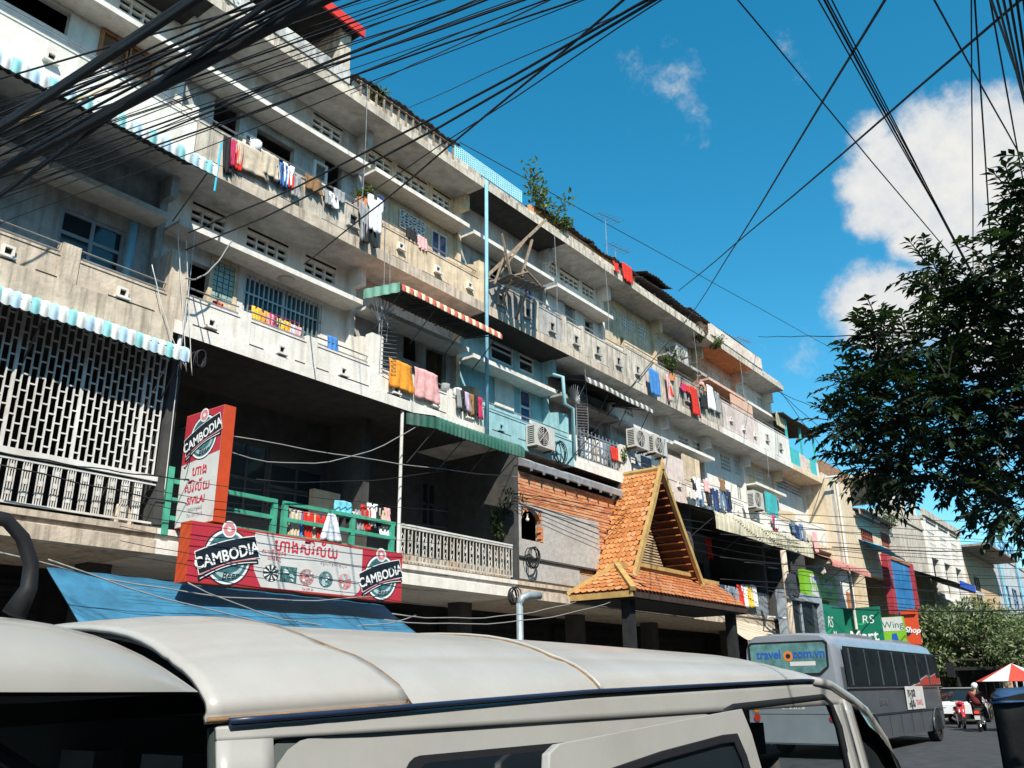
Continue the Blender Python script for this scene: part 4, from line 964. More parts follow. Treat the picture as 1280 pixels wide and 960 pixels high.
def fill_on_side(nm, pts, m, s=1, off=.0, parent=van):
    c = (sum(p[0] for p in pts) / len(pts), sum(p[1] for p in pts) / len(pts)); k = len(pts); mb = MB()
    mid = [(c[0] + (x - c[0]) * .5, c[1] + (z - c[1]) * .5) for x, z in pts]
    mb.add([side_pt(x, z, s, off) for x, z in pts] + [side_pt(x, z, s, off) for x, z in mid] + [side_pt(*c, s, off)], [(i, (i + 1) % k, k + (i + 1) % k, k + i) for i in range(k)] + [(k + i, k + (i + 1) % k, 2 * k) for i in range(k)])
    return mb.build(nm, m, parent, True)
zt = lambda x: zgut(x) - .008
# near side: quarter panel with recessed window band, door opening, B pillar, front door
for s in (1, -1):
    full = s < 0
    patch('lower_panel', lin(XR, 3.52, 14) , lin(.55, 1.16, 6), van_p, s)
    if full: patch('lower_panel', lin(3.525, 4.98, 8), lin(.55, 1.16, 6), van_p, s)
    patch('front_door_panel', lin(4.985, 6.5, 12), lin(.55, 1.16, 6), van_p, s)
    patch('cant_rail', lin(XR, 5.3, 30), lin(1.76, 1.80, 4), van_p, s, top=zt)           # strip between window band and gutter
    # recessed window band: outline ring + panel
    rr = lambda k: rrect(1.30 + k, 3.50, 1.165, 1.752 - k * .6, .10)
    patch('rear_pillar', lin(XR, 1.31, 4), lin(1.16, 1.76, 8), van_p, s)
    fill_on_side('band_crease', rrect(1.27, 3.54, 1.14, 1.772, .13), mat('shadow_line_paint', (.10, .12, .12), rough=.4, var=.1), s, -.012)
    fill_on_side('window_band', rrect(1.30, 3.53, 1.16, 1.757, .12), van_p, s, -.006)
    fill_on_side('quarter_window', rrect(1.68, 3.46, 1.20, 1.700, .07), rubber, s, .000)
    fill_on_side('quarter_glass', rrect(1.72, 3.42, 1.22, 1.682, .06), mat('quarter_window_black', (.008, .012, .018), rough=.06, var=0, spec=.6), s, .003)
    # B pillar, door frame and front window
    patch('door_pillar', lin(4.98, 5.12, 3), lin(1.16, 1.80, 8), van_p, s, top=lambda x: zgut(x) - .03)
    patch('front_door_frame', lin(5.13, 5.24, 3), lin(1.16, 1.79, 8), van_p, s, .012, top=lambda x: zgut(x) - .05)
    # front door window: slanting top along the A pillar
    A = [(5.25, 1.17), (5.25, zgut(5.25) - .055), (5.42, 1.70), (5.75, 1.53), (6.08, 1.34), (6.18, 1.19)]
    fill_on_side('front_window', A, tint_g, s, .006)
    mb = MB(); mb.tube([side_pt(x, z, s, .0) for x, z in [(4.75, zgut(4.75)), (5.0, zgut(5.0)), (5.28, zgut(5.28) - .01), (5.48, 1.715), (5.8, 1.54), (6.12, 1.355), (6.45, 1.16)]], [.022, .024, .026, .03, .03, .03, .03], 8); mb.build('front_pillar', van_p, van, True)
    mb = MB(); mb.tube([side_pt(x, z, s, .008) for x, z in A[1:]], .014, 6); mb.build('window_seal', rubber, van, True)
    mb = MB(); vis = [(5.30, 1.745), (5.45, 1.69), (5.75, 1.54), (6.05, 1.37)]
    mb.add([side_pt(x, z, s, .02) for x, z in vis] + [side_pt(x - .02, z - .10, s, .06) for x, z in vis], [(i, i + 1, 5 + i, 4 + i) for i in range(3)]); o = mb.build('wind_deflector', mat('smoked_acrylic', (.012, .013, .014), rough=.1, var=0, spec=.6), van, True)
# rolled edge of the open doorway
mb = MB(); mb.tube([side_pt(x, z, 1, -.01) for x, z in [(3.55, 1.0), (3.55, 1.70), (3.60, 1.755), (3.70, 1.772), (4.85, 1.80), (4.94, 1.76), (4.985, 1.65), (4.99, 1.0)]], .02, 6); mb.build('door_seal', rubber, van, True)
# open sliding door, standing off the body
sd_ = MB(); do = .105
def door_top(x): return 1.705 + .068 * (x - 2.14) / 1.42
ol = [(2.14, .62), (3.62, .62), (3.66, 1.25), (3.58, 1.68), (3.545, door_top(3.53)), (3.4, door_top(3.4)), (2.8, door_top(2.8)), (2.22, door_top(2.2)), (2.165, door_top(2.16) - .02), (2.14, 1.62)]
il = [(2.27, 1.20), (3.50, 1.20), (3.53, 1.3), (3.47, 1.60), (3.43, door_top(3.4) - .085), (3.3, door_top(3.3) - .08), (2.8, door_top(2.8) - .085), (2.36, door_top(2.3) - .10), (2.29, door_top(2.25) - .13), (2.27, 1.5)]
door = ring_on_side('sliding_door', ol, il, van_p, 1, do, van, .03)
ring_on_side('window_seal', [(c[0] + (x - c[0]) * 1.015, c[1] + (z - c[1]) * 1.02) for c in [(2.9, 1.43)] for x, z in il], [(c[0] + (x - c[0]) * .93, c[1] + (z - c[1]) * .89) for c in [(2.9, 1.43)] for x, z in il], rubber, 1, do + .004, door, .012)
fill_on_side('glass', [(2.9 + (x - 2.9) * .97, 1.43 + (z - 1.43) * .95) for x, z in il], mat('door_glass', (.012, .018, .022), rough=.05, var=0, spec=.6), 1, do - .01, door)
MB().box(3.40, 3.52, side_pt(3.45, 1.05).y - do - .03, side_pt(3.45, 1.05).y - do, 1.03, 1.07).build('handle', rubber, door)
# ---- roof: gutter, shoulder, crown
def zc(x):       # crown height along the van
    return 2.045 + .012 * math.sin((x - 1.1) * 1.2) - .17 * max(0, (x - 4.3) / 1.1) ** 2 - .05 * max(0, (1.5 - x) / .33) ** 2
def roof_pt(x, v):
    s = 1 if v <= .5 else -1; t = v * 2 if s > 0 else (1 - v) * 2
    y0 = yside(x, 1.80) + .005; g = zgut(x); c = zc(x)
    prof = [(0, 0), (.012, .07), (.03, .15), (.06, .25), (.10, .36), (.15, .46), (.195, .52), (.21, .545), (.235, .60), (.29, .69), (.36, .775), (.44, .85), (.54, .91), (.66, .955), (.8, .985), (.9, .996), (1, 1)]
    f = t * (len(prof) - 1); i = min(int(f), len(prof) - 2); f -= i
    a = prof[i][0] + (prof[i + 1][0] - prof[i][0]) * f; b = prof[i][1] + (prof[i + 1][1] - prof[i][1]) * f
    y = y0 + (YC - y0) * a; z = g + (c - g) * b
    return Vector((x, y if s > 0 else 2 * YC - y, z))
X1, X2 = 1.66, 2.62
def cap_pt(u, v):      # moulded rear cap, slightly proud and fuller, with a raked front edge
    t = abs(v * 2 - 1); x = XR - .02 + (X1 + .18 * (1 - t) * 0 + (.10 - .28 * (1 - t)) - XR) * u; p = roof_pt(x, v)
    k = math.sin(math.pi * min(1, u * 1.0)) ; lift = .018 + .03 * max(0, .55 - u) * (1 - t) ; p.z += lift * (1 if t < .93 else .2); p.y += -.012 * (1 if v < .5 else -1) * (t > .5) * (t < .95); return p
roof = MB().grid(lambda u, v: roof_pt(XR + (5.42 - XR) * u, v), 60, 64).build('roof', van_roof, van, True)
cap = MB().grid(cap_pt, 16, 64).build('rear_roof_cap', van_roof, van, True); cap.modifiers.new('t', 'SOLIDIFY').thickness = .012
mb = MB(); mb.tube([cap_pt(1.0, v / 30) + Vector((.004, 0, -.002)) for v in range(0, 31)], .003, 5); mb.build('roof_seam', seam_m, roof, True)
mb = MB(); mb.tube([cap_pt(u / 12, .012) + Vector((0, -.004, -.004)) for u in range(13)], .005, 5); mb.build('roof_seam', seam_m, roof, True)
for xs_, k in ((X2, .05),):
    mb = MB(); mb.tube([roof_pt(xs_ + k * math.cos(v * math.pi / 30 * 2), v / 30) + Vector((0, 0, .004)) for v in range(31)], .007, 6); mb.build('roof_rib', van_roof, roof, True)
    mb = MB(); mb.tube([roof_pt(xs_ - .014 + k * math.cos(v * math.pi / 30 * 2), v / 30) + Vector((0, 0, .002)) for v in range(31)], .003, 5); mb.build('roof_seam', seam_m, roof, True)
mb = MB(); mb.tube([roof_pt(1.52 + .0 * v, .5 - .5 * (.30 + .7 * v / 10)) + Vector((-.2 + .1 * math.sin(v * .3), 0, .02)) for v in range(11)], .004, 5)
for s in (1, -1):
    mb = MB(); N_ = 40
    pts = [side_pt(x, zgut(x) + .002, s, .012) for x in lin(XR + .02, 4.78, N_)]
    mb.tube(pts, .0075, 6); mb.build('gutter_strip', navy_strip, van, True)
# windscreen and bonnet, nose
W0 = [roof_pt(5.40, v / 12) for v in range(13)]; 
def ws(u, v):
    a = W0[round(u * 12)]; s = u * 2 - 1; b = Vector((6.42 - .22 * s * s, YC + (YC - yside(6.2, 1.2)) * s * .98, 1.20)); p = a.lerp(b, v); p.x += .05 * math.sin(math.pi * v); return p
MB().grid(ws, 12, 6).build('windscreen', clear_g, van, True)
def nose(u, v):
    s = u * 2 - 1; prof = [(6.40, 1.20), (6.6, 1.14), (6.74, 1.04), (6.78, .85), (6.76, .62)]; x, z = prof[round(v * 4)]; return (x - .25 * s * s, YC + (YC - yside(6.3, z)) * s, z)
MB().grid(nose, 12, 4).build('bonnet', van_p, van, True)
MB().box(6.3, 6.72, 1.75, 3.2, .45, .66).build('bumper', rubber, van)
for s in (-1, 1): MB().ball((6.62, YC + s * .62, .95), (.10, .17, .10)).build('headlight', alloy, van, True)
MB().grid(lambda u, v: (XR + 5.2 * u, 1.62 + 1.72 * v, .56), 2, 2).build('floor', van_int, van)
MB().grid(lambda u, v: (lambda p: Vector((p.x, p.y + (.03 if v < .5 else -.03), p.z - .05)))(roof_pt(XR + .05 + (5.1 - XR) * u, v)), 20, 20).build('headlining', van_int, van, True)
# seats, dashboard, steering wheel
for x in (2.1, 2.95, 5.0):
    for y in (1.78, 2.36, 2.86):
        if x > 4.5 and y == 2.36: continue
        st = MB().box(x - .25, x + .3, y, y + .46, .56, 1.0).build('seat', seat_m, van)
        mb = MB(); mb.grid(lambda u, v: (x - .25 - .14 * v + .06 * math.sin(math.pi * u), y + .46 * (u if v < .8 else .5 + (u - .5) * .8), 1.0 + .52 * v), 6, 5); o = mb.build('backrest', seat_m, st, True); o.modifiers.new('t', 'SOLIDIFY').thickness = .1
        MB().box(x - .46, x - .36, y + .12, y + .34, 1.53, 1.68).build('headrest', seat_m, st)
MB().box(5.85, 6.3, 1.75, 3.2, .9, 1.16).build('dashboard', van_int, van)
mb = MB(); mb.tube([(5.72 - .08 * math.sin(a * .5236), 2.95 + .18 * math.cos(a * .5236), 1.12 + .16 * math.sin(a * .5236)) for a in range(13)], .014, 6); mb.build('steering_wheel', rubber, van, True)
# rear: frame, tail lights, bumper, raised tailgate
for s in (1, -1):
    mb = MB(); mb.tube([side_pt(XR + .03, z, s, -.035) for z in lin(.6, 1.785, 6)], .028, 8); mb.build('rear_pillar', mat('pillar_shadow_trim', (.035, .045, .045), rough=.4, var=.1), van, True)  # dark glossy trim on the rear pillar
    mb = MB(); mb.tube([side_pt(XR + .005, z, s, -.012) for z in lin(1.25, 1.70, 6)], [.02, .035, .035, .035, .035, .03, .02], 8); mb.build('tail_light', mat('clear_red_lens', (.25, .09, .07), rough=.15, var=.2, scale=30), van, True)
MB().box(XR - .12, XR + .1, 1.62, 3.34, .5, .68).build('rear_bumper', van_p, van)
hz_ = 1.955
def tg(u, v):       # outer skin of the lifted tailgate: from the hinge (u=0) out over the pavement (u=1), edges rolled under
    x = 1.145 - 1.12 * u; zb = 1.856 - .012 * u + .03 * u * u; q = min(1, u / .34); zt_ = zb + .004 + (.125 + .02 * u) * math.sqrt(1 - (1 - q) ** 2) ** 1.25
    e = min(1, min(v, 1 - v) / .13); k = math.sqrt(max(0, 1 - (1 - e) ** 2)); y = 1.60 + 1.76 * v + .10 * (1 - q) ** 2 * (1 - 2 * v)
    return Vector((x, y, zb + (zt_ - zb) * (.02 + .98 * k) + .012 * math.sin(math.pi * v)))
def tgb(u, v):
    p = tg(u, v); p.z = 1.852 - .012 * u + .03 * u * u - (.012 if .08 < v < .92 and .15 < u else 0); return p
us = [0, .004, .012, .025, .045, .07, .1, .14, .19, .25, .31, .37, .45, .55, .65, .75, .88, 1]; vs = [0, .003, .01, .02, .035, .055, .08, .11, .15, .25, .4, .5, .6, .75, .85, .89, .92, .945, .965, .98, .99, .997, 1]
tl = MB().grid(lambda u, v: tg(us[round(u * (len(us) - 1))], vs[round(v * (len(vs) - 1))]), len(us) - 1, len(vs) - 1)
tail = tl.build('tailgate', van_p, van, True)
MB().grid(tgb, 8, 8).build('tailgate_lining', van_int, tail, True)
p0 = tg(.42, .30); MB().box(-.02, .86, 2.15, 2.42, p0.z + .02, p0.z + .055).build('spoiler', navy_strip, tail)
mb = MB(); mb.tube([PY(18, 768, 2.25), PY(36, 735, 2.25), PY(39, 705, 2.25), PY(28, 672, 2.25), PY(8, 650, 2.25), PY(-90, 628, 2.25)], [.03, .021, .019, .018, .018, .018], 8); mb.build('mirror_arm', rubber, tail, True)
mb = MB(); q = PY(-95, 630, 2.25); mb.ball(q, (.10, .05, .08)); mb.build('rear_mirror', rubber, tail, True)
for s in (1.72, 3.2): MB().tube([(1.12, s, 1.55), (.62, s, 1.85)], .014, 6).build('gas_strut', rubber, tail)
def wheel(parent, x, y, z, r, w, dy):
    a = MB(); n = 24
    for i in range(n):
        q0, q1 = 2 * math.pi * i / n, 2 * math.pi * (i + 1) / n
        for (ra, ya), (rb, yb) in (((r * .62, -w / 2), (r * .96, -w / 2)), ((r * .96, -w / 2), (r, -w * .3)), ((r, -w * .3), (r, w * .3)), ((r, w * .3), (r * .96, w / 2)), ((r * .96, w / 2), (r * .62, w / 2))):
            a.face((x + ra * math.cos(q0), y + ya, z + ra * math.sin(q0)), (x + rb * math.cos(q0), y + yb, z + rb * math.sin(q0)), (x + rb * math.cos(q1), y + yb, z + rb * math.sin(q1)), (x + ra * math.cos(q1), y + ya, z + ra * math.sin(q1)))
    o = a.build('wheel', tyre_m, parent, True)
    b = MB(); yy = y + dy * w * .35
    b.prism([(x + r * .63 * math.cos(2 * math.pi * i / 20), yy, z + r * .63 * math.sin(2 * math.pi * i / 20)) for i in range(20)], (0, dy * -.03, 0)); h_ = b.build('rim', alloy, o)
    for i in range(6):
        q = 2 * math.pi * i / 6; MB().ball((x + r * .4 * math.cos(q), yy + dy * .006, z + r * .4 * math.sin(q)), (r * .11, .012, r * .11), 8, 4).build('rim_hole', rubber, o)
    return o
for x in (2.05, 5.85):
    for y, dy in ((1.68, -1), (3.27, 1)): wheel(van, x, y, GZ + .34, .34, .21, dy)
# ------------------------------------------------------------------ coach
bus_s = mat('silver_grey_coach_paint', (.30, .33, .38), rough=.3, var=.08, scale=2, spec=.5, coat=.4, metal=.3); bus_d = mat('dark_slate_coach_paint', (.075, .085, .10), rough=.3, var=.1, scale=2, spec=.4, coat=.2)
bus_g = mat('coach_black_glass', (.012, .016, .018), rough=.03, var=0, spec=.6); bus = thing('coach', 'silver grey travel coach with dark side windows in the street', 'bus', (27, 8.2, GZ))
bx0, bx1, by0, by1, bz0, bz1 = 21.9, 32.2, 7.0, 9.35, GZ + .32, 3.12
def shell(x, k):     # rounded-rectangle cross section, k = 0..1 round the loop from near sill over the roof
    pts = [(by0 + .02, bz0), (by0 - .02, bz0 + .5), (by0, 1.55), (by0 + .03, 2.3), (by0 + .08, 2.82), (by0 + .16, 2.99), (by0 + .32, 3.08), ((by0 + by1) / 2 - .3, bz1), ((by0 + by1) / 2 + .3, bz1), (by1 - .32, 3.08), (by1 - .16, 2.99), (by1 - .08, 2.82), (by1 - .03, 2.3), (by1, 1.55), (by1 + .02, bz0 + .5), (by1 - .02, bz0)]
    y, z = pts[k]; e = max(0, (.25 - (x - bx0)) / .25) ** 2; f = max(0, (x - bx1 + .9) / .9) ** 2; c = ((by0 + by1) / 2, 1.8)
    y = c[0] + (y - c[0]) * (1 - .05 * e - .10 * f); z = z - (z - 1.7) * (.04 * e + .06 * f) * (z > 1.7); return Vector((x, y, z))
xs = [bx0, bx0 + .06, bx0 + .15, bx0 + .3] + [bx0 + .3 + (bx1 - 1.2 - bx0) * i / 20 for i in range(1, 21)] + [bx1 - .6, bx1 - .35, bx1 - .15, bx1]
wx = (24.0, 30.6); 
def arch(x, z): return any(abs(x - w) < .52 for w in wx) and z < GZ + .98
mb = MB(); mb.grid(lambda u, v: shell(xs[round(u * (len(xs) - 1))], round(v * 15)), len(xs) - 1, 15, mi=lambda i, j: 1 if j in (0, 1, 2, 12, 13, 14) and i > 2 else 0)
body = mb.build('body', [bus_s, bus_d], bus, True)
mb = MB(); mb.face(*[shell(bx0, k) for k in range(16)]); mb.face(*[shell(bx1, k) for k in range(15, -1, -1)]); mb.build('end_panels', bus_s, bus)
# dark side skin with glazing band (near and far side)
for s in (0, 1):
    def sp(x, z, d):
        y = by0 - .02 + .05 * max(0, (z - 1.2) / 1.6) ** 1.5 - d; return Vector((x, y if not s else by0 + by1 - y, z))
    q = MB(); q.grid(lambda u, v: sp(bx0 + .55 + (bx1 - .35 - bx0 - .55) * u, 1.84 + .95 * v, .016), 30, 5); q.build('window_band', bus_g, bus, True)
    for i in range(7):
        x = bx0 + 1.0 + i * 1.28; tl_ = (.012, -.01, .016, -.006, .01, -.014, .008)[i]; mb = MB().grid(lambda u, v: sp(x + 1.2 * u, 1.90 + .82 * v, .024 + tl_ * (u - .5) + .012 * v * math.sin(i * 2.1)), 4, 3); mb.build('side_window', bus_g, bus, True)
        MB().bar(sp(x - .04, 1.88, .02), sp(x - .04, 2.75, .02), .035).build('window_bar', MATS['dark_slate_coach_paint'], bus)
    MB().bar(sp(bx0 + .5, 1.82, .02), sp(bx1 - .3, 1.82, .02), .02, .03).build('belt_strip', alloy, bus)
    MB().bar(sp(bx0 + .3, 1.18, .025), sp(bx1 - .3, 1.18, .025), .012, .02).build('belt_strip', rubber, bus)
    for w in wx:
        mb = MB(); n = 14; P_ = [sp(w + .56 * math.cos(math.pi * i / n), GZ + .36 + .60 * math.sin(math.pi * i / n), .03) for i in range(n + 1)]
        mb.face(*P_, *[sp(w - .56, bz0, .03), sp(w + .56, bz0, .03)]); mb.build('wheel_arch', rubber, bus)
        mb = MB(); mb.tube(P_, .02, 6); mb.build('arch_lip', bus_d, bus, True)
        wheel(bus, w, (by0 + .08) if not s else (by1 - .08), GZ + .46, .46, .28, -1 if not s else 1)
    for x in (25.5, 26.6, 27.7, 28.8): MB().bar(sp(x, .62, .028), sp(x, 1.16, .028), .012, .008).build('locker_seam', rubber, bus)
# white advertising panel with dark lettering
P = Plane((27.4, by0 - .035, 1.22), (1, 0, 0), (0, 0, 1), bus); P.poly([(0, 0), (2.0, 0), (2.0, .62), (0, .62)], .004, sg_wh, 'advert_panel')
P.text('កម្ពុជា', .30, .62, .34, navy, .008, bold=.01); P.text('អង្គរ', .30, .55, .06, navy, .008, bold=.01); P.text('TRAVEL', .22, 1.38, .10, ink_r, .008)
Plane((24.6, by0 - .03, 1.4), (1, 0, 0), (0, 0, 1), bus).text('2B-0106', .22, .6, 0, alloy, .006)
# rear: window, banner, lamps, plate, bumper
P = Plane((bx0 - .004, by1 - .05, 0), (0, -1, 0), (0, 0, 1), bus); wB = by1 - by0 - .1; m_ = wB / 2
P.poly([(.14, 2.30), (.36, 2.12), (wB - .36, 2.12), (wB - .14, 2.30), (wB - .12, 2.86), (wB - .2, 2.92), (.2, 2.92), (.12, 2.86)], .02, rubber, 'rear_window_frame')
P.poly([(.19, 2.32), (.39, 2.17), (wB - .39, 2.17), (wB - .19, 2.32), (wB - .18, 2.82), (wB - .24, 2.87), (.24, 2.87), (.18, 2.82)], .026, mat('rear_glass_teal', (.10, .22, .22), rough=.1, var=.3, scale=5, spec=.6), 'rear_window')
P.text('travel', .29, m_ - .47, 2.53, blu, .032, sx=.95, bold=.006); P.text('com.vn', .29, m_ + .53, 2.53, blu, .032, sx=.95, bold=.006)
P.disc(m_ + .02, 2.57, .12, .032, mat('orange_dot', (.60, .18, .04), var=0), 'dot_mark', 16); P.disc(m_ + .02, 2.57, .06, .034, navy, 'dot_mark', 12)
P.poly([(m_ + .05, 2.34), (wB - .45, 2.34), (wB - .45, 2.44), (m_ + .05, 2.44)], .032, sg_wh, 'banner_strip')
P.poly([(.1, 1.25), (wB - .1, 1.25), (wB - .1, 2.05), (.1, 2.05)], .008, bus_s, 'engine_hatch'); P.poly([(.05, GZ + .35), (wB - .05, GZ + .35), (wB - .05, 1.02), (.05, 1.02)], .012, bus_s, 'rear_bumper')
P.poly([(m_ - .28, 1.35), (m_ + .28, 1.35), (m_ + .28, 1.50), (m_ - .28, 1.50)], .016, sg_wh, 'licence_plate'); P.text('2B-0106', .13, m_, 1.375, navy, .02)
for a in (.2, wB - .2):
    for i, c in enumerate(('red_lens', 'amber_lens')): P.disc(a, 1.16 + i * .2, .085, .02, mat(c, ((.45, .03, .02), (.55, .22, .02))[i], rough=.2, var=0), 'tail_lamp', 14)
for i in range(6): P.poly([(.5, 1.62 + i * .05), (wB - .5, 1.62 + i * .05), (wB - .5, 1.645 + i * .05), (.5, 1.645 + i * .05)], .014, rubber, 'louvre')
MB().box(bx0 + 2.2, bx0 + 4.6, by0 + .4, by1 - .4, bz1 - .02, bz1 + .05).build('roof_unit', bus_s, bus); MB().box(bx1 - 3.2, bx1 - 1.2, by0 + .5, by1 - .5, bz1 - .02, bz1 + .06).build('roof_unit', bus_s, bus)
mb = MB(); mb.tube([(bx1 - .1, by0 + .1, 2.75), (bx1 + .35, by0 - .12, 2.8), (bx1 + .5, by0 - .2, 2.55)], .03, 6); mb.build('mirror_arm', rubber, bus, True); MB().box(bx1 + .42, bx1 + .56, by0 - .32, by0 - .1, 2.1, 2.55).build('door_mirror', rubber, bus)
P = Plane((bx1 + .004, by0 + .05, 0), (0, 1, 0), (0, 0, 1), bus); P.poly([(.1, 1.3), (wB - .1, 1.3), (wB - .15, 2.85), (.15, 2.85)], .01, bus_g, 'windscreen')
# ------------------------------------------------------------------ street
asphalt = mat('asphalt', (.050, .053, .060), rough=.85, var=.25, scale=3, stain=(.03, .03, .033), stain_amt=.5, bump=.3, fine=.4)
g = MB().box(-400, 900, -400, 900, GZ - .6, GZ - .01).build('ground', mat('dusty_ground', (.20, .17, .13), var=.2)); tag(g, kind='structure')
g = MB().box(-60, 260, -.6, 11.0, GZ - .3, GZ).build('road', asphalt); tag(g, kind='structure')
pav = mat('concrete_paving', (.30, .28, .25), var=.2, stain_amt=.5, bump=.2)
g = MB().box(-60, 260, 11.1, 17.5, GZ - .3, GZ + .14).build('pavement', pav); tag(g, kind='structure')
k = MB().box(-60, 260, 10.98, 11.098, GZ - .3, GZ + .15).build('kerb', mat('kerb_stone', (.36, .35, .33), var=.2)); tag(k, kind='structure')
g = MB().box(-60, 260, -9, -.72, GZ - .3, GZ + .14).build('pavement', pav); tag(g, kind='structure')
k = MB().box(-60, 260, -.718, -.602, GZ - .3, GZ + .15).build('kerb', MATS['kerb_stone']); tag(k, kind='structure')

# the other side of the street, behind the camera: plain terrace added and sized to cut sky light on the block; shows in windows
opp = mat('shaded_terrace_plaster', (.16, .15, .14), var=.15, stain_amt=.4)
for i, (a, b, h) in enumerate(((-40, 4, 13.2), (4.3, 30, 13.8), (30.3, 118, 13))):
    t = thing('terrace_house', ['tall plain terrace across the street facing the temple gable', 'taller plain terrace across the street facing the coach', 'lower plain terrace across the street past the coach'][i], 'building', ((a + b) / 2, -9.2, GZ))
    H = [(x, x + 1.3, z, z + 1.5) for x in [a + 1 + k * 3 for k in range(int((b - a - 2) / 3))] for z in (4.6, 7.8, 11, 14)]
    MB().holes(a, b, GZ, h, -9.4, -9.1, H).build('wall', opp, t); MB().box(a, b, -18, -9.41, GZ, h).build('core', opp, t); MB().box(a - .1, b + .1, -18, -8.6, h + .01, h + .3).build('roof', concr, t)
# ------------------------------------------------------------------ houses further down the street
def house(label, x0, x1, z1, m, holes=(), y0=YF, nm='row_house'):
    t = thing(nm, label, 'building', ((x0 + x1) / 2, y0, GZ)); MB().holes(x0, x1, GZ + .14, z1, y0, y0 + .3, holes).build('front_wall', m, t)
    MB().box(x0, x0 + .25, y0 + .301, y0 + 7, GZ + .14, z1 - .01).build('side_wall', m, t); MB().box(x1 - .25, x1, y0 + .301, y0 + 7, GZ + .14, z1 - .01).build('side_wall', m, t)
    MB().box(x0 - .05, x1 + .05, y0 - .08, y0 + 7, z1, z1 + .2).build('roof_slab', concr, t); MB().box(x0 + .26, x1 - .26, y0 + 2.2, y0 + 2.3, GZ + .14, z1 - .01).build('inner_wall', roomdk, t); return t
def hrect(a, b, Y=YF):
    p, q = PY(*a, Y), PY(*b, Y); return (min(p.x, q.x), max(p.x, q.x), min(p.z, q.z), max(p.z, q.z))
def bars(t, r, m, nx, nz, Y=YF, w=.05, nm='window_grille'):
    mb = MB()
    for i in range(nx + 1): x = r[0] + (r[1] - r[0]) * i / nx; mb.box(x - w / 2, x + w / 2, Y + .02, Y + .08, r[2], r[3])
    for j in range(nz + 1): z = r[2] + (r[3] - r[2]) * j / nz; mb.box(r[0], r[1], Y + .024, Y + .076, z - w / 2, z + w / 2)
    return mb.build(nm, m, t)
redwood = mat('red_brown_shutter', (.28, .07, .04), var=.25, scale=9); slate_t = mat('mossy_roof_sheet', (.24, .22, .19), var=.3, stain=(.2, .1, .05), stain_amt=.4)
r1, r2, r3 = hrect((1075, 659), (1093, 683)), hrect((1100, 664), (1122, 690)), hrect((1101, 686), (1118, 702))
t = house('cream house with red brown grilles and a blue cloth awning', 42.65, 48.6, 9.55, tan, [r1, r2, r3, (43.2, 47.6, GZ + .2, 6.9)])
bars(t, r1, redwood, 6, 4)
for r in (r2, r3):
    o = MB().box(r[0], r[1], YF + .1, YF + .14, r[2], r[3]).build('shutter', redwood, t); n = 9
    for i in range(n): z = r[2] + (r[3] - r[2]) * (i + .5) / n; MB().box(r[0], r[1], YF + .06, YF + .1, z - .05, z + .04).build('slat', redwood, o)
mb = MB(); mb.grid(lambda u, v: (42.7 + 5.8 * u, YF + 2 - 2.6 * v, 10.35 - .6 * v + .03 * math.cos(u * 90)), 60, 3); mb.build('tin_roof', slate_t, t); MB().box(42.7, 46, YF - .35, YF - .3, 9.6, 9.85).build('orange_fascia', salmon, t)
t = thing('cloth_awning', 'bright blue cloth awning on the cream house front', 'awning', (45, 11.5, 7.9)); p, q = PY(1075, 690, 12), PY(1099, 700, 12)
mb = MB(); mb.grid(lambda u, v: (p.x + (q.x - p.x) * u, 12 - 1.2 * v, 8.45 - .25 * u - .55 * v + .06 * math.sin(u * 9)), 14, 6); o = mb.build('cloth', mat('bright_blue_cloth', (.03, .33, .62), var=.1), t, True); o.modifiers.new('t', 'SOLIDIFY').thickness = .01
MB().tube([(p.x, 10.8, 7.9), (q.x, 10.8, 7.65)], .025, 5).build('rail', metal, t)
t = house('stained concrete house with open roof terrace', 48.7, 56.6, 10.6, dirty, [(50.5, 55.5, GZ + .2, 5.9)])
for i, x in enumerate((49.2, 51.4, 53.6, 55.8)): MB().box(x, x + .35, YF + .1, YF + .4, 10.81, 12.6).build('terrace_column', white, t)
MB().box(48.8, 56.5, YF - .02, YF + .12, 10.81, 11.4).build('terrace_parapet', dirty, t); MB().box(48.5, 56.6, YF - .2, YF + 4, 12.61, 12.85).build('terrace_roof', dirty, t)
MB().box(52, 54, YF - .005, YF - .001, 6.6, 7.6).build('patch', obrick, t)
t = thing('shop_awning', 'dark awning with a cobalt blue edge past the billboard', 'awning', (55, 11, 7)); mb = MB(); mb.grid(lambda u, v: (51.9 + 7.5 * u, 12 - 2.2 * v, 7.9 - .9 * u * .2 - .9 * v), 10, 4); o = mb.build('sheet', shopdk, t); o.modifiers.new('t', 'SOLIDIFY').thickness = .03
MB().box(53, 56.8, 9.75, 9.82, 6.85, 7.2).build('edge', mat('cobalt_edge', (.02, .08, .42), var=.1), t); MB().box(56.9, 59.4, 9.76, 9.82, 6.78, 6.98).build('edge', whmetal, t)
H = []
for x in (57.4, 60.6, 63.8): H += [(x + .3, x + 2.3, 7.0, 9.2), (x + .3, x + 2.3, 4.0, 6.4), (x + .3, x + 2.3, 9.5, 10.8)]
t = house('white house with tall pillars and block screens', 56.8, 67, 11.4, white, H)
for x in (57, 60.2, 63.4, 66.5): MB().box(x, x + .4, YF - .1, YF - .005, GZ + .14, 11.6).build('pillar', white, t)
for i, h in enumerate(H):
    if i % 3: bars(t, h, white, 6, 4, w=.09)
MB().box(57, 67, YF - .25, YF - .101, 6.5, 6.75).build('ledge', white, t); MB().box(56.8, 67, YF - .2, YF - .01, 11.61, 12).build('cornice', dirty, t)
H = [(70, 72, 7, 9.2), (74, 77, 4.2, 6.4)]
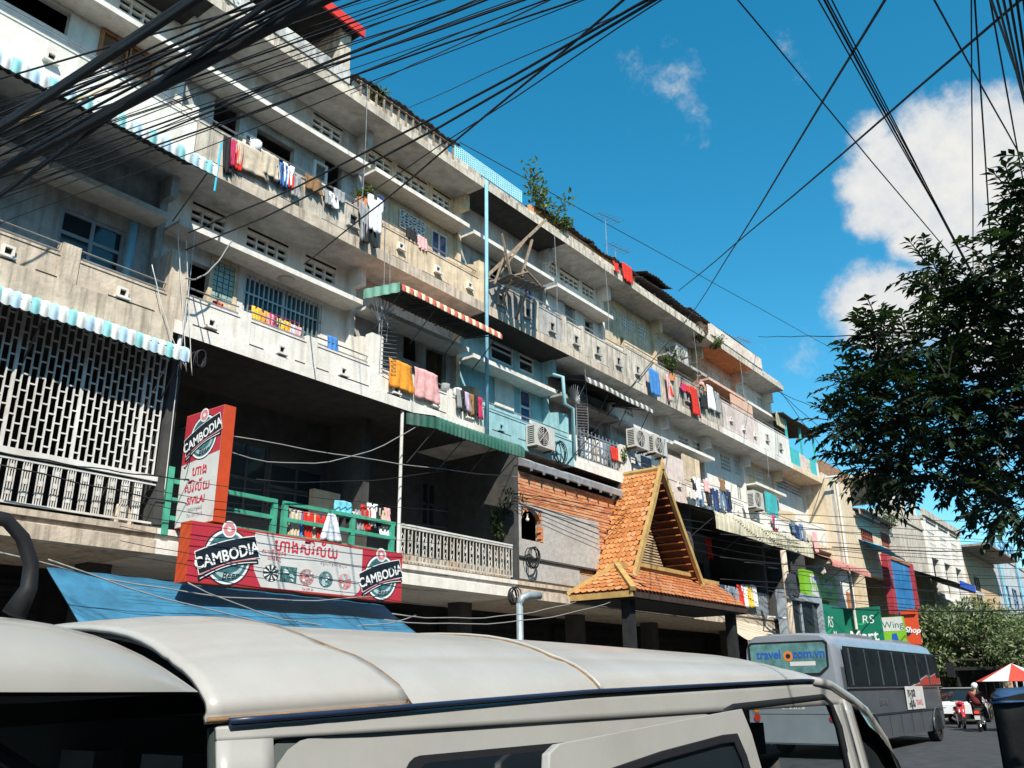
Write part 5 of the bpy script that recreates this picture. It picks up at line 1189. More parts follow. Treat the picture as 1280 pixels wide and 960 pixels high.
t = house('peach coloured house with a lean-to porch', 67.4, 79, 10.6, mat('peach_plaster', (.58, .40, .24), var=.12, stain_amt=.3), H); MB().box(67, 79, YF - 1.8, YF - .01, 10.85, 11.0).build('canopy', slate_t, t); MB().box(67.4, 79, YF - 1.5, YF - .01, 5.6, 5.8).build('ledge', dirty, t)
for h in H: bars(t, h, dkmetal, 3, 3)
H = [(82 + i * 4, 84.5 + i * 4, z, z + 1.8) for i in range(6) for z in (4.4, 7.8)]
t = house('pale blue grey house with light blue pipes', 79.4, 108, 11.8, mat('pale_blue_plaster', (.50, .54, .56), var=.12, stain_amt=.5, streak=.5), H)
for h in H: bars(t, h, bluemetal, 2, 2, w=.12)
for x in (81, 90, 99): MB().tube([(x, YF - .2, GZ), (x, YF - .2, 13.5)], .12, 8).build('pipe', ltblue, t)
mb = MB()
for z in (12.3, 12.9, 13.5): mb.box(79.5, 92, YF, YF + .12, z, z + .12)
for i in range(8): mb.box(79.6 + i * 1.75, 79.75 + i * 1.75, YF + .001, YF + .118, 12, 13.6)
mb.build('roof_railing', bluemetal, t)
house('pale pink house at the bend of the street', 108.5, 140, 12.5, pink, [(112 + 5 * i, 114.5 + 5 * i, 7, 9.5) for i in range(5)])
t = house('grey white house closing the far end of the street', 141, 175, 13, white4, [(144 + 5 * i, 146.5 + 5 * i, z, z + 2) for i in range(5) for z in (5, 9)], y0=2)
t = house('low beige house on the far side of the crossing', 120, 170, 9, tan, [(124 + 6 * i, 127 + 6 * i, 5, 7) for i in range(7)], y0=-12)
# dark street stalls under the trees
t = thing('market_stall', 'dark market stall with black canvas roof behind the coach', 'stall', (56, 8.5, GZ))
MB().box(50, 62, 8.2, 10.2, 2.55, 2.7).build('canvas_roof', shopdk, t); MB().box(50.2, 61.8, 10.1, 10.2, GZ, 2.55).build('back_cloth', shopdk, t)
for x in (50.2, 54, 58, 61.8): MB().tube([(x, 8.3, GZ), (x, 8.3, 2.55)], .05, 6).build('post', dkmetal, t)
MB().box(51, 60, 8.6, 9.6, GZ, 1.15).build('counter', wood, t)
# ------------------------------------------------------------------ laundry
CL = {}
COLS = dict(red=(.55, .03, .02), orange=(.72, .28, .03), yellow=(.66, .45, .05), white=(.70, .71, .72), black=(.02, .02, .022), grey=(.26, .27, .28), blue=(.05, .20, .50), navy=(.02, .04, .12), pink=(.68, .36, .36),
            beige=(.50, .42, .32), brown=(.24, .13, .06), cyan=(.15, .50, .62), green=(.10, .26, .08), lilac=(.42, .36, .50), denim=(.10, .17, .26), crimson=(.45, .03, .10))
def cm(c):
    return mat('cloth_' + c, COLS[c], rough=.9, var=.18, scale=11)
def cloth_shape(mb, kind, x, y, z, w, h, seed):
    rr = random.Random(seed); ph = rr.uniform(0, 6); am = .02 + .012 * rr.random(); lean = rr.uniform(-.05, .05)
    nu, nv = 10, 10
    def half(t):
        if kind == 'shirt': return .5 if t < .32 else .36 + .02 * t
        if kind == 'bag': return .16 + .36 * t
        return .48 + .02 * math.sin(6 * t + ph)
    def fn(u, v):
        s = u - .5; hw = half(v) * 2
        if kind == 'trousers' and v > .3: s = s + (.03 if u >= .5 else -.03) * (v - .3)
        return (x + s * w * hw + lean * v * h, y - .012 - am * math.sin(s * 17 + ph + v * 2) * (.3 + v) - .03 * v, z - h * v - (.03 * h * math.cos(s * 9 + ph) if v > .95 else 0) + (.05 * w * abs(s) * -1 if v == 0 else 0))
    mb.grid(fn, nu, nv, skip=(lambda i, j: (kind == 'trousers' and j > 2 and i in (4, 5)) or (kind == 'shirt' and j < 1 and i in (4, 5))))
def hang(px, py, w, h, c, kind, where, Y=YF - .02, seed=[0], cat=None):
    seed[0] += 1; p = PY(px, py, Y); x, z = p.x, p.z
    nm = dict(shirt='shirt', towel='towel', trousers='trousers', bag='plastic_bag', blanket='blanket')[kind]
    mb = MB(); cloth_shape(mb, kind, x, Y, z, w, h, seed[0]); o = mb.build(nm, cm(c), None, True); md = o.modifiers.new('t', 'SOLIDIFY'); md.thickness = .008
    tag(o, '%s %s %s' % (c, 'plastic bag' if kind == 'bag' else kind, where), cat or ('clothing' if kind in ('shirt', 'trousers') else kind), 'laundry ' + where); return o
w3b = 'hung over the stained parapet above the white balcony'
hang(286, 172, .22, .75, 'black', 'towel', w3b); hang(301, 180, .12, .6, 'red', 'towel', w3b); hang(292, 176, .10, .55, 'crimson', 'towel', w3b, YF - .06)
hang(318, 186, .75, .55, 'beige', 'blanket', w3b); hang(337, 192, .45, .5, 'beige', 'towel', w3b, YF - .03)
for a in ((351, 203, .28, .5, 'navy', 'shirt'), (355, 206, .26, .5, 'blue', 'shirt'), (361, 206, .28, .48, 'white', 'shirt'), (364, 217, .2, .35, 'red', 'towel'), (369, 218, .26, .5, 'grey', 'shirt'), (391, 222, .45, .32, 'brown', 'blanket'),
          (410, 240, .3, .3, 'grey', 'shirt'), (418, 243, .3, .34, 'white', 'shirt'), (424, 238, .3, .28, 'grey', 'towel')): hang(*a, w3b)
w3c = 'hung where the stained and cream parapets meet'
hang(469, 246, .45, .85, 'white', 'shirt', w3c, YF - .12); hang(456, 254, .35, .9, 'grey', 'shirt', w3c, YF - .08); hang(461, 282, .4, .45, 'black', 'trousers', w3c, YF - .1); hang(476, 245, .2, .3, 'navy', 'towel', w3c, YF - .05)
hang(513, 286, .35, .3, 'black', 'towel', 'on the cream third-floor window rail', YF + .06); hang(527, 296, .3, .35, 'pink', 'towel', 'on the cream third-floor window rail', YF + .06)
w2b = 'on the line behind the white second-floor parapet'
for a in ((272, 378, .2, .28, 'red', 'towel'), (284, 388, .3, .14, 'blue', 'towel'), (320, 384, .2, .42, 'yellow', 'shirt'), (328, 388, .3, .5, 'orange', 'shirt'), (336, 392, .22, .45, 'pink', 'shirt'), (340, 394, .2, .42, 'crimson', 'shirt'), (345, 397, .2, .4, 'navy', 'shirt'),
          (353, 400, .28, .45, 'yellow', 'shirt'), (359, 403, .2, .42, 'orange', 'shirt'), (364, 406, .22, .4, 'white', 'shirt'), (371, 408, .2, .4, 'pink', 'shirt'), (367, 407, .16, .42, 'lilac', 'shirt')): hang(*a, w2b, YF + .22)
mb = MB(); mb.tube([PY(312, 382, YF + .22), PY(375, 405, YF + .22)], .008, 5); tag(mb.build('washing_line', cm('crimson')), 'thin red washing line behind the white second-floor parapet', 'washing line')
o = hang(415, 421, .3, .45, 'blue', 'towel', 'tied to the white parapet corner', YF + .12)
hang(500, 452, .72, .62, 'orange', 'towel', 'over the white parapet under the striped red awning'); hang(532, 463, .78, .68, 'pink', 'towel', 'over the white parapet under the striped red awning')
w2c = 'on the rack beside the blue drain pipe'
for i, c in enumerate(('grey', 'black', 'lilac', 'brown', 'black', 'crimson')): hang(572 + i * 5.5, 486 + i * 2.2, .18, .45 + .06 * (i % 2), c, 'trousers' if i % 2 else 'towel', w2c, YF - .03)
w2e = 'behind the metal bars of the white framed balcony'
for i, (c, k) in enumerate((('grey', 'shirt'), ('white', 'shirt'), ('grey', 'shirt'), ('beige', 'shirt'), ('white', 'trousers'), ('grey', 'trousers'), ('denim', 'trousers'))): hang(728 + i * 5, 546 + i * 1.4, .34, .75, c, k, w2e, YF + .35)
hang(767, 559, .38, .4, 'red', 'towel', 'by the metal bars of the white framed balcony', YF + .02); hang(772, 562, .28, .36, 'beige', 'towel', 'by the metal bars of the white framed balcony', YF + .04)
w2g = 'on poles outside the white balcony past the gable'
for a in ((866, 599, .35, .35, 'black', 'shirt'), (870, 597, .5, .7, 'white', 'shirt'), (881, 600, .42, .4, 'pink', 'shirt'), (873, 612, .5, .55, 'denim', 'trousers'), (884, 609, .55, .6, 'black', 'shirt'), (888, 618, .6, .6, 'denim', 'trousers'), (893, 611, .45, .75, 'navy', 'shirt'),
          (901, 611, .45, .7, 'denim', 'trousers'), (907, 612, .4, .75, 'navy', 'trousers'), (910, 614, .35, .6, 'black', 'shirt'), (901, 598, .55, .45, 'brown', 'shirt')): hang(*a, w2g, YF - .35)
mb = MB()
for a, b in (((862, 599), (912, 613)), ((868, 592), (868, 612))): mb.tube([PY(*a, YF - .33), PY(*b, YF - .33)], .012, 5)
tag(mb.build('drying_pole', metal), 'metal drying pole holding jeans outside the white balcony', 'drying pole')
hang(816, 462, .62, .85, 'blue', 'towel', 'hung from the cream third-floor parapet', YF - .2); hang(833, 468, .2, .9, 'pink', 'towel', 'hung from the cream third-floor parapet', YF - .06); hang(837, 482, .3, .35, 'red', 'bag', 'hung from the cream third-floor parapet', YF - .05)
w3g = 'over the mouldy third-floor parapet beside the person'
hang(866, 484, .62, 1.0, 'red', 'towel', w3g, YF - .1); hang(853, 479, .35, .3, 'crimson', 'towel', w3g, YF - .06); hang(858, 481, .3, .28, 'red', 'shirt', w3g, YF - .04); hang(886, 482, .55, .9, 'white', 'blanket', w3g, YF - .03); hang(895, 490, .4, .8, 'grey', 'shirt', w3g, YF - .03); hang(878, 492, .5, .55, 'black', 'shirt', w3g, YF - .05)
for a in ((939, 622, .5, .4, 'grey', 'shirt'), (931, 630, .35, .35, 'white', 'shirt')): hang(*a, 'on the wall below the grey shutters', YF - .05)
hang(967, 644, .4, .8, 'crimson', 'shirt', 'outside the second-floor balcony with the teal curtain', YF - .1); hang(969, 648, .25, .4, 'white', 'towel', 'outside the second-floor balcony with the teal curtain', YF - .13)
wj = 'on the last second-floor balcony before the cream wall'
for a in ((990, 651, .5, .5, 'denim', 'shirt'), (995, 656, .5, .8, 'navy', 'trousers'), (1000, 655, .5, .9, 'denim', 'trousers'), (1004, 662, .4, .6, 'grey', 'shirt'), (1017, 664, .55, .9, 'pink', 'towel'), (1010, 667, .4, .5, 'beige', 'towel')): hang(*a, wj, YF - .05)
w1b = 'on the rack behind the green railing'
for i, (c, k) in enumerate((('black', 'shirt'), ('grey', 'trousers'), ('yellow', 'towel'), ('beige', 'shirt'), ('blue', 'shirt'), ('lilac', 'shirt'), ('red', 'shirt'), ('beige', 'shirt'), ('white', 'shirt'), ('red', 'shirt'), ('navy', 'shirt'), ('cyan', 'shirt'))): hang(354 + i * 5.2, 634 + i * 1.1, .24, .62 + .1 * (i % 2), c, k, w1b, YF + .28 + .03 * (i % 3))
w1c = 'on the hangers at the end of the green railing'
for a in ((428, 626, .42, .32, 'cyan', 'towel'), (437, 640, .32, .38, 'black', 'shirt'), (443, 640, .2, .4, 'white', 'trousers'), (450, 637, .3, .4, 'grey', 'shirt'), (458, 632, .3, .48, 'red', 'shirt'), (465, 629, .3, .45, 'white', 'shirt'), (473, 633, .22, .4, 'black', 'shirt'), (478, 636, .26, .38, 'beige', 'shirt'), (483, 635, .18, .34, 'pink', 'shirt'), (480, 657, .3, .25, 'white', 'towel')): hang(*a, w1c, YF + .1)
o = hang(414, 642, .5, .5, 'white', 'bag', 'draped over the green railing'); o.data.materials[0] = mat('blue_printed_plastic', (.62, .68, .74), rough=.35, var=.35, scale=9, stain=(.05, .25, .45), stain_amt=.7)
w1f = 'on the slatted balustrade behind the gable eave'
for i, (c, k) in enumerate((('navy', 'trousers'), ('grey', 'shirt'), ('denim', 'trousers'), ('grey', 'shirt'), ('red', 'shirt'), ('white', 'shirt'), ('yellow', 'towel'), ('white', 'towel'))): hang(903 + i * 5.3, 731 + (i if i < 4 else 0), .5, .75, c, k, w1f, YF - .08)
hang(884, 672, .55, .7, 'red', 'shirt', 'hanging alone in the dark grey-walled balcony', YF + .6)
hang(783, 331, .6, .62, 'red', 'towel', 'drying on the roof edge by the aerial', YF - .06); hang(769, 328, .35, .35, 'red', 'shirt', 'drying on the roof edge by the aerial', YF - .06)
hang(798, 583, .4, .8, 'cyan', 'shirt', 'in the pale pink balcony beside the gable', YF + .1)
hang(153, 630, .55, .6, 'beige', 'bag', 'leaning inside the ornamental balustrade', YF + .2)

# ------------------------------------------------------------------ air conditioners
ac_w = mat('ac_casing', (.50, .49, .455), rough=.5, var=.08, stain=(.35, .28, .2), stain_amt=.4)
def aircon(px, py, label, Y=YF - .3, w=.8, h=.55, d=.3, rotz=0):
    p = PY(px, py, Y); t = thing('air_conditioner', label, 'air conditioner', (p.x, Y + d / 2, p.z - h / 2))
    x0, x1, z0, z1 = p.x - w / 2, p.x + w / 2, p.z - h / 2, p.z + h / 2
    MB().box(x0, x1, Y, Y + d, z0, z1).build('casing', ac_w, t)
    cx, cz, r = x0 + w * .38, p.z, h * .43; mb = MB(); n = 24
    mb.prism([(cx + r * math.cos(2 * math.pi * i / n), Y - .004, cz + r * math.sin(2 * math.pi * i / n)) for i in range(n)][::-1], (0, .003, 0)); o = mb.build('fan_opening', rubber, t)
    g_ = MB()
    for k in (.35, .55, .75, .95): g_.tube([(cx + r * k * math.cos(2 * math.pi * i / n), Y - .012, cz + r * k * math.sin(2 * math.pi * i / n)) for i in range(n + 1)], .006, 4)
    for i in range(8): a = math.pi * i / 4; g_.tube([(cx, Y - .015, cz), (cx + r * math.cos(a), Y - .015, cz + r * math.sin(a))], .006, 4)
    g_.build('fan_guard', ac_w, t)
    l_ = MB()
    for i in range(9): l_.box(x0 - .004, x0 - .001, Y + .05, Y + d - .05, z0 + .06 + i * .05, z0 + .085 + i * .05)
    l_.build('side_louvre', rubber, t)
    for x in (x0 + .1, x1 - .1): MB().box(x - .02, x + .02, Y, YF + .03, z0 - .05, z0 - .001).build('bracket', rust, t)
aircon(682, 546, 'air conditioner on the turquoise balcony front'); aircon(803, 549, 'air conditioner left of a twin above the gable roof', Y=YF - .35); aircon(826, 557, 'air conditioner right of its twin above the gable roof', Y=YF - .35)
aircon(853, 442, 'air conditioner standing on the grey third-floor sun shade', Y=YF + .45, w=.85, h=.6); aircon(949, 625, 'white boxed air conditioner beside the grey shutters', Y=YF - .3, w=.85, h=.62)
# ------------------------------------------------------------------ balcony metalwork of bay E, spikes, pipes, conduits (parts of the block)
ex0, ex1 = 18.75, 21.45; mb = MB()
for j in range(4): z = Z2 + .12 + j * .24; mb.box(ex0, ex1 - .6, YF + .03, YF + .06, z - .015, z + .015)
for i in range(12): x = ex0 + i * (ex1 - .6 - ex0) / 11; mb.box(x - .012, x + .012, YF + .033, YF + .057, Z2 + .05, Z2 + .95)
for i in range(9): mb.bar((ex0 + .2 + i * .25, YF + .04, Z2 + .3), (ex0 + .36 + i * .25, YF + .04, Z2 + .56), .018)
mb.build('balcony_railing', metal, blk)
MB().box(ex0 - .2, ex1 + .15, YF + .01, YF + .16, Z2 + .001, Z2 + .1).build('balcony_kerb', white, blk); MB().box(ex1 - .45, ex1 + .1, YF + .012, YF + .15, Z2 + .101, 8.45).build('balcony_pier', white, blk)
MB().box(ex0 - .2, ex0 - .02, YF + .012, YF + .15, Z2 + .101, 8.2).build('balcony_pier', white, blk)
f0 = PY(826, 572, YF).x; MB().box(f0, 24.95, YF + .02, YF + .028, 7.96, 8.75).build('balcony_screen', pink, blk)
MB().box(f0 - 1.0, f0 - .05, YF + .3, YF + .34, Z2, 9.2).build('balcony_screen', mat('blue_grey_sheet', (.36, .42, .47), var=.2), blk)
MB().box(25.9, 27.2, YF + .5, YF + .54, 8.0, 9.3).build('balcony_screen', cream, blk)
MB().box(32.3, 33.4, YF + .2, YF + .26, 7.96, 9.0).build('balcony_screen', tq, blk); MB().box(29.6, 31.6, YF + .1, YF + .15, 11.67, 12.25).build('balcony_screen', salmon, blk)
mb = MB(); 
for i in range(22): x = 35.2 + i * .16; mb.box(x - .015, x + .015, YF + .04, YF + .06, Z2, 8.3)
mb.box(35.1, 38.6, YF + .03, YF + .07, 8.3, 8.34); mb.build('balcony_railing', whmetal, blk)
def spikes(x, z0, z1, nm='spike_guard'):
    mb = MB(); y = YF + .02; n1_ = 13
    for i in range(n1_): z = z0 + (z1 - z0) * i / (n1_ - 1); mb.tube([(x, y, z), (x + .42, y - .1, z + .06)], .009, 4)
    for i in range(12): a = R_(12 + i * 13); mb.tube([(x, y, z1), (x + .5 * math.cos(a), y - .08, z1 + .5 * math.sin(a))], .009, 4)
    mb.tube([(x, y, z0), (x, y, z1)], .014, 5); return mb.build(nm, metal, blk)
spikes(11.45, 7.9, 9.0); spikes(18.75, 8.2, 9.1)
for px_, m_, r_, a, b in ((604.5, ltblue, .045, 7.2, 13.95),): MB().tube([(14.8, YF - .1, a), (14.8, YF - .1, b)], r_, 8).build('drain_pipe', m_, blk, True)
MB().tube([(18.55, YF + .0, 7.5), (18.55, YF + .0, 8.9), (18.2, YF + .02, 8.95), (18.2, YF + .05, 9.7), (18.1, YF + .3, 9.8)], .05, 8).build('drain_pipe', turq, blk, True)
MB().tube([(6.45, YF + .75, 7.6), (6.45, YF + .75, 9.3)], .07, 8).build('drain_pipe', ltblue, blk, True)
for x, a, b in ((10.75, 10.5, 14.4), (11.45, 7.9, 11.3), (11.62, 8.6, 10.8), (7.1, 6.6, 9.2), (17.9, 11.0, 13.8), (19.2, 7.6, 10.2), (20.6, 11.6, 13.8), (26.5, 11.8, 13.7), (30.5, 12.4, 13.8), (32.2, 9.5, 10.6)):
    MB().tube([(x, YF - .03, a), (x + .02, YF - .05, (a + b) / 2), (x, YF - .03, b)], .008, 5).build('conduit', metal, blk)
mb = MB(); mb.ball((9.55, YF + .66, 9.44), (.17, .17, .05), 16, 6); mb.build('ceiling_lamp', mat('lamp_opal', (.55, .53, .48), rough=.3, var=0), blk, True)
t = thing('hanging_tube', 'thin light blue plastic tube hanging from the striped awning end', 'pipe', (6.9, 11.6, 10)); MB().tube([PY(277, 178, 11.6), PY(268, 239, 11.6)], .018, 6).build('tube', mat('sky_blue_plastic', (.05, .45, .65), var=0), t)
# timber platform lashed outside the third floor
t = thing('timber_platform', 'makeshift timber platform of crossed poles hanging outside the third floor', 'platform', (16, 11.6, 11.4))
for (a, ya), (b, yb), w in ((((609, 345), 11.9), ((682, 275), 11.3), .09), (((617, 352), 11.8), ((662, 293), 11.4), .05), (((627, 292), 11.5), ((640, 350), 11.5), .05), (((665, 300), 11.3), ((652, 345), 11.4), .06), (((632, 315), 11.6), ((618, 355), 11.7), .05), (((634, 325), 11.6), ((640, 352), 11.6), .05),
                           (((655, 335), 11.2), ((680, 362), 11.4), .05), (((640, 350), 11.3), ((626, 382), 12.0), .04), (((659, 365), 11.3), ((645, 398), 12.0), .045), (((612, 352), 11.9), ((660, 340), 11.1), .05)):
    MB().bar(PY(*a, ya), PY(*b, yb), w, w * .8).build('pole', wood, t)
for i in range(7): q = i / 6; MB().bar(PY(622 + 8 * i, 352 + 2.2 * i, 11.9), PY(640 + 6.5 * i, 343 + 2.6 * i, 11.1), .14, .025).build('plank', mat('grey_planks', (.10, .09, .08), var=.4, scale=12), t)
# bent grey flue in front of the shops
t = thing('flue_pipe', 'grey metal flue pipe with bent head behind the van roof', 'pipe', (15.4, 11.5, GZ + .14)); zn = mat('dull_galvanised', (.30, .36, .39), rough=.5, metal=.4, var=.15)
MB().tube([(15.4, 11.5, GZ + .14), (15.4, 11.5, 3.62)], .075, 10).build('pipe', zn, t, True); MB().tube([(15.4, 11.5, 3.58), (15.47, 11.49, 3.74), (15.62, 11.45, 3.80), (16.0, 11.4, 3.82)], [.078, .084, .084, .088], 10).build('bend', zn, t, True)
# utility poles
t = thing('utility_pole', 'slim stained concrete utility pole with a coil of cable by the dark shopfront', 'pole', (29.0, 10.6, GZ)); MB().tube([(29, 10.6, GZ + .14), (29.05, 10.6, 6.2)], [.13, .10], 10).build('shaft', concr, t, True)
MB().tube([(29.6 + .32 * math.cos(a * .35), 10.5 + .02 * a / 18, 5.1 + .42 * math.sin(a * .35)) for a in range(55)], .03, 5).build('cable_coil', rubber, t, True); MB().box(28.8, 29.3, 10.35, 10.47, 4.7, 5.4).build('meter_box', dkmetal, t); MB().box(28.2, 30.3, 10.5, 10.58, 4.6, 4.68).build('cross_arm', metal, t)
t = thing('utility_pole', 'concrete utility pole carrying the cables beside the leafy tree', 'pole', (13.2, -.95, GZ)); MB().tube([(13.2, -.95, GZ + .14), (13.2, -.95, 8.6)], [.17, .12], 10).build('shaft', concr, t, True); MB().bar((13.2, -1.3, 6.9), (13.2, 1.3, 6.9), .09).build('cross_arm', metal, t)
# slate shopfront under the lime sign
t = thing('shopfront', 'slate blue framed shopfront beside the mart signs', 'shopfront', (33.5, 11.7, GZ)); fm = mat('slate_frame', (.30, .35, .40), rough=.5, var=.1)
for x in (31.1, 35.0): MB().box(x - .12, x + .12, 11.5, 11.75, GZ + .14, 4.9).build('post', fm, t)
MB().box(30.98, 35.12, 11.5, 11.76, 4.9, 5.15).build('lintel', fm, t); MB().box(31.23, 34.87, 11.66, 11.7, GZ + .14, 4.89).build('glazing', glass_dk, t); MB().box(33, 33.08, 11.6, 11.655, GZ + .14, 4.89).build('mullion', fm, t)
t = thing('fluorescent_tube', 'white tube lamp jutting from the first-floor slab edge', 'lamp', (28.5, 11.3, 4.2)); MB().tube([PY(960, 771, 11.3), PY(982, 773, 11.3)], .04, 8).build('tube', whmetal, t); MB().tube([PY(960, 771, 11.3), PY(958, 771, 12)], .02, 6).build('arm', metal, t)
t = thing('fluorescent_tube', 'white tube lamp jutting from the cream house edge', 'lamp', (38.6, 11.4, 10.6)); MB().tube([PY(1031, 597, 11.5), PY(1049, 595, 11.5)], .05, 8).build('tube', whmetal, t); MB().tube([PY(1031, 597, 11.5), PY(1030, 598, 12)], .02, 6).build('arm', metal, t)
# aerials
def aerial(px, py, label, h=1.1):
    p = PY(px, py, YF + .6); t = thing('tv_aerial', label, 'aerial', (p.x, p.y, p.z)); MB().tube([p, p + Vector((0, 0, h))], .014, 5).build('mast', metal, t); mb = MB(); mb.tube([p + Vector((-.45, 0, h)), p + Vector((.55, -.2, h))], .012, 4)
    for i in range(6): q = p + Vector((-.4 + i * .18, -.04 * i, h)); mb.tube([q + Vector((0, -.22, .0)), q + Vector((0, .22, 0))], .008, 4)
    mb.build('elements', metal, t)
aerial(771, 345, 'television aerial standing beside the red cloth on the roof', 1.0); aerial(760, 338, 'tall bare rod aerial on the roof edge', 1.9); aerial(928, 445, 'television aerial on the flaking plaster roof wall', .7)

# coils and loose wiring on the facade
for px, py, R0, lab in ((664, 697, .26, 'tangled coil of black cable on the cement render'), (246, 450, .16, 'knot of cable at the striped awning corner'), (697, 566, .3, 'tangle of black cable under the turquoise balcony air conditioner'), (640, 745, .2, 'black junction of cables at the slab edge beside the flue')):
    c = PY(px, py, YF - .1); r9 = random.Random(px); mb = MB()
    for k in range(5):
        a0 = r9.uniform(0, 6.3); e = r9.uniform(.5, 1.0); pts = [c + Vector((R0 * e * math.cos(a0 + i * .5) + .02 * r9.random(), -.03 * k + .01 * r9.random(), R0 * r9.uniform(.85, 1.0) * math.sin(a0 + i * .5))) for i in range(15)]; mb.tube(pts, .012, 5)
    tag(mb.build('cable_coil', rubber, None, True), lab, 'cable')
for i, (px, py, nm_, lab, colr) in enumerate(((556, 476, 'bucket', 'grey bucket on the white parapet beside the pink towel', 'grey'), (571, 480, 'bucket', 'white bucket on the white parapet near the blue drain pipe', 'white'), (318, 195, 'basket', 'white wire-coloured basket behind the beige blanket', 'white'))):
    c = PY(px, py, YF + .1); z_ = (8.02 if py > 300 else 11.34); t = thing(nm_, lab, nm_, (c.x, YF + .1, z_)); MB().tube([(c.x, YF + .1, z_), (c.x, YF + .1, z_ + .22)], [.09, .12], 12).build('body', cm(colr), t, True); MB().tube([(c.x + .12 * math.cos(a * .3), YF + .1, z_ + .22 + .1 * math.sin(a * .3)) for a in range(11)], .006, 4).build('handle', metal, t)
# ------------------------------------------------------------------ overhead cables (each its own)
blackc = mat('black_cable', (.012, .013, .016), rough=.6, var=0); greyc = mat('grey_cable', (.25, .25, .25), rough=.6, var=0)
NC = [0]
def span(a, b):     # carry a street-crossing cable on from the pole rack (y = -1) to the block front
    a, b = Vector(a), Vector(b); d = b - a; return a + d * ((-1.0 - a.y) / d.y), a + d * ((YF - .15 - a.y) / d.y)
def cable(a, b, r, sag, label, group, m=blackc, n=14, e0=0.0, e1=0.0):
    a, b = Vector(a), Vector(b); a, b = a + (a - b) * e0, b + (b - a) * e1; rr = random.Random(NC[0]); NC[0] += 1; pts = []
    for i in range(n + 1):
        t = i / n; p = a.lerp(b, t); p.z -= sag * 4 * t * (1 - t); p.z += .012 * math.sin(t * 23 + NC[0]); pts.append(p)
    o = MB().tube(pts, r, 5).build('cable', m, None, True); return tag(o, label, 'cable', group)
rr = random.Random(21)
# the tangle that runs along the street over the left end of the block
L1, G1 = 'thin black cable in the tangle crossing above the left balconies', 'tangle of overhead cables'
for i in range(24):
    tx = 400 + i * 15 + rr.uniform(-30, 30); ly = 130 + i * 5.6 + rr.uniform(-40, 40); zz = 6.6 + rr.uniform(-.25, .45)
    cable(*span(PZ(tx + 60, -36, zz), PZ(-60, ly + 12, zz - .2)), rr.choice([.0035, .0045, .0055, .008]), rr.uniform(.0, .12), L1, G1)
for i in range(6):
    tx = 330 + i * 16; ly = 150 + i * 15
    cable(*span(PZ(tx + 30, -30, 6.3), PZ(-40, ly, 6.1)), rr.choice([.009, .012]), rr.uniform(.02, .1), 'medium black cable hugging the thick bundle above the left balconies', 'medium overhead cables')
for i, (a, b, r, ll) in enumerate((((262, -22), (-30, 172), .052, 'thick black cable bundle crossing the brown shutters'), ((425, -22), (-30, 222), .060, 'thickest black cable bundle above the striped awning'), ((360, -22), (-30, 260), .030, 'mid-weight black cable bundle under the thickest one'))):
    A, B = span(PZ(*a, 6.2), PZ(*b, 6.0)); t = thing('cable_bundle', ll, 'cable', tuple(A.lerp(B, .5)))
    for k in range(6):
        ph = k * 1.05; pts = [A.lerp(B, j / 30) + Vector((0, math.cos(ph + j * .35) * r * .55, math.sin(ph + j * .35) * r * .55 - .06 * math.sin(math.pi * j / 30))) for j in range(31)]; MB().tube(pts, r * .5, 6).build('strand', blackc, t, True)
for (a, za), (b, zb), s in ((((755, -5), 6.8), ((232, 312), 9.4), .35), (((752, -5), 6.8), ((236, 290), 9.6), .3), (((770, -5), 6.9), ((380, 330), 9.3), .1)): cable(PZ(*a, za), PY(*b, YF - .1), .012, s, 'black service cable looping from the street to the white balcony', 'looping service cables', e0=.55)
for a, b in (((835, -5), (440, 255)), ((700, -5), (438, 118)), ((880, -30), (500, 140))): cable(PZ(*a, 7.2), PY(*b, YF - .1) if b[1] < 200 else PZ(*b, 8.2), .007, .0, 'thin black cable crossing the sky to the roof edge', 'cables to the roof edge', e0=.8)
# cables on the right
J = Vector((13.2, 1.2, 6.9)); jx = PX(1219, 353, 13.2)
R1 = 'black cable running down into the leafy tree'
for a in ((915, -8), (1018, -8), (1026, -8), (1030, -8), (1036, -8), (1214, -8)): cable(PZ(*a, 7.4), jx + Vector((0, rr.uniform(-.04, .04), rr.uniform(-.05, .05))), .007 if a[0] != 1026 else .010, .0, R1, 'cables into the tree', e0=1.6)
for a, b in (((1218, -8), (1240, 330)), ((1163, -8), (1292, 225)), ((1236, -8), (1285, 260))): cable(PZ(*a, 7.4), PX(*b, 13), .009, .0, 'black cable dropping past the white cloud', 'cables past the cloud', e0=1.6)
for i in range(8): cable(PZ(1232 + i * 9, -20, 7.0), PX(1272 + i * 7, 95 + i * 28, 10), .012, .0, 'black cable of the thick bunch beside the cloud', 'bunch of cables by the cloud', e0=1.5, e1=1.2)
for (a, za), b, ll in ((((1104, -8), 7.4), (868, 388), 'black cable slanting steeply to the third floor'), (((1255, 8), 7.4), (848, 364), 'black cable slanting gently to the roof edge')): cable(PZ(*a, za), PY(*b, YF - .05), .014, .08, ll, None, e0=.6)
cable(PY(868, 388, YF - .05), PY(700, 590, YF - .05), .012, .0, 'black cable running down the facade to the brick infill', None)
cable(PY(575, 178, YF + 2), PY(1075, 455, YF + 2), .014, .0, 'thin cable strung along above the roof line', None); cable(PY(948, 421, YF), PX(1145, 419, 13), .012, .0, 'thin level cable from the roof corner to the tree', None)
for i in range(3): cable(PY(976 - 2 * i, 489, YF), PX(1060, 600 - 40 * i, 26), .012, .1, 'thin cable from the roof corner down behind the tree', 'cables behind the tree')
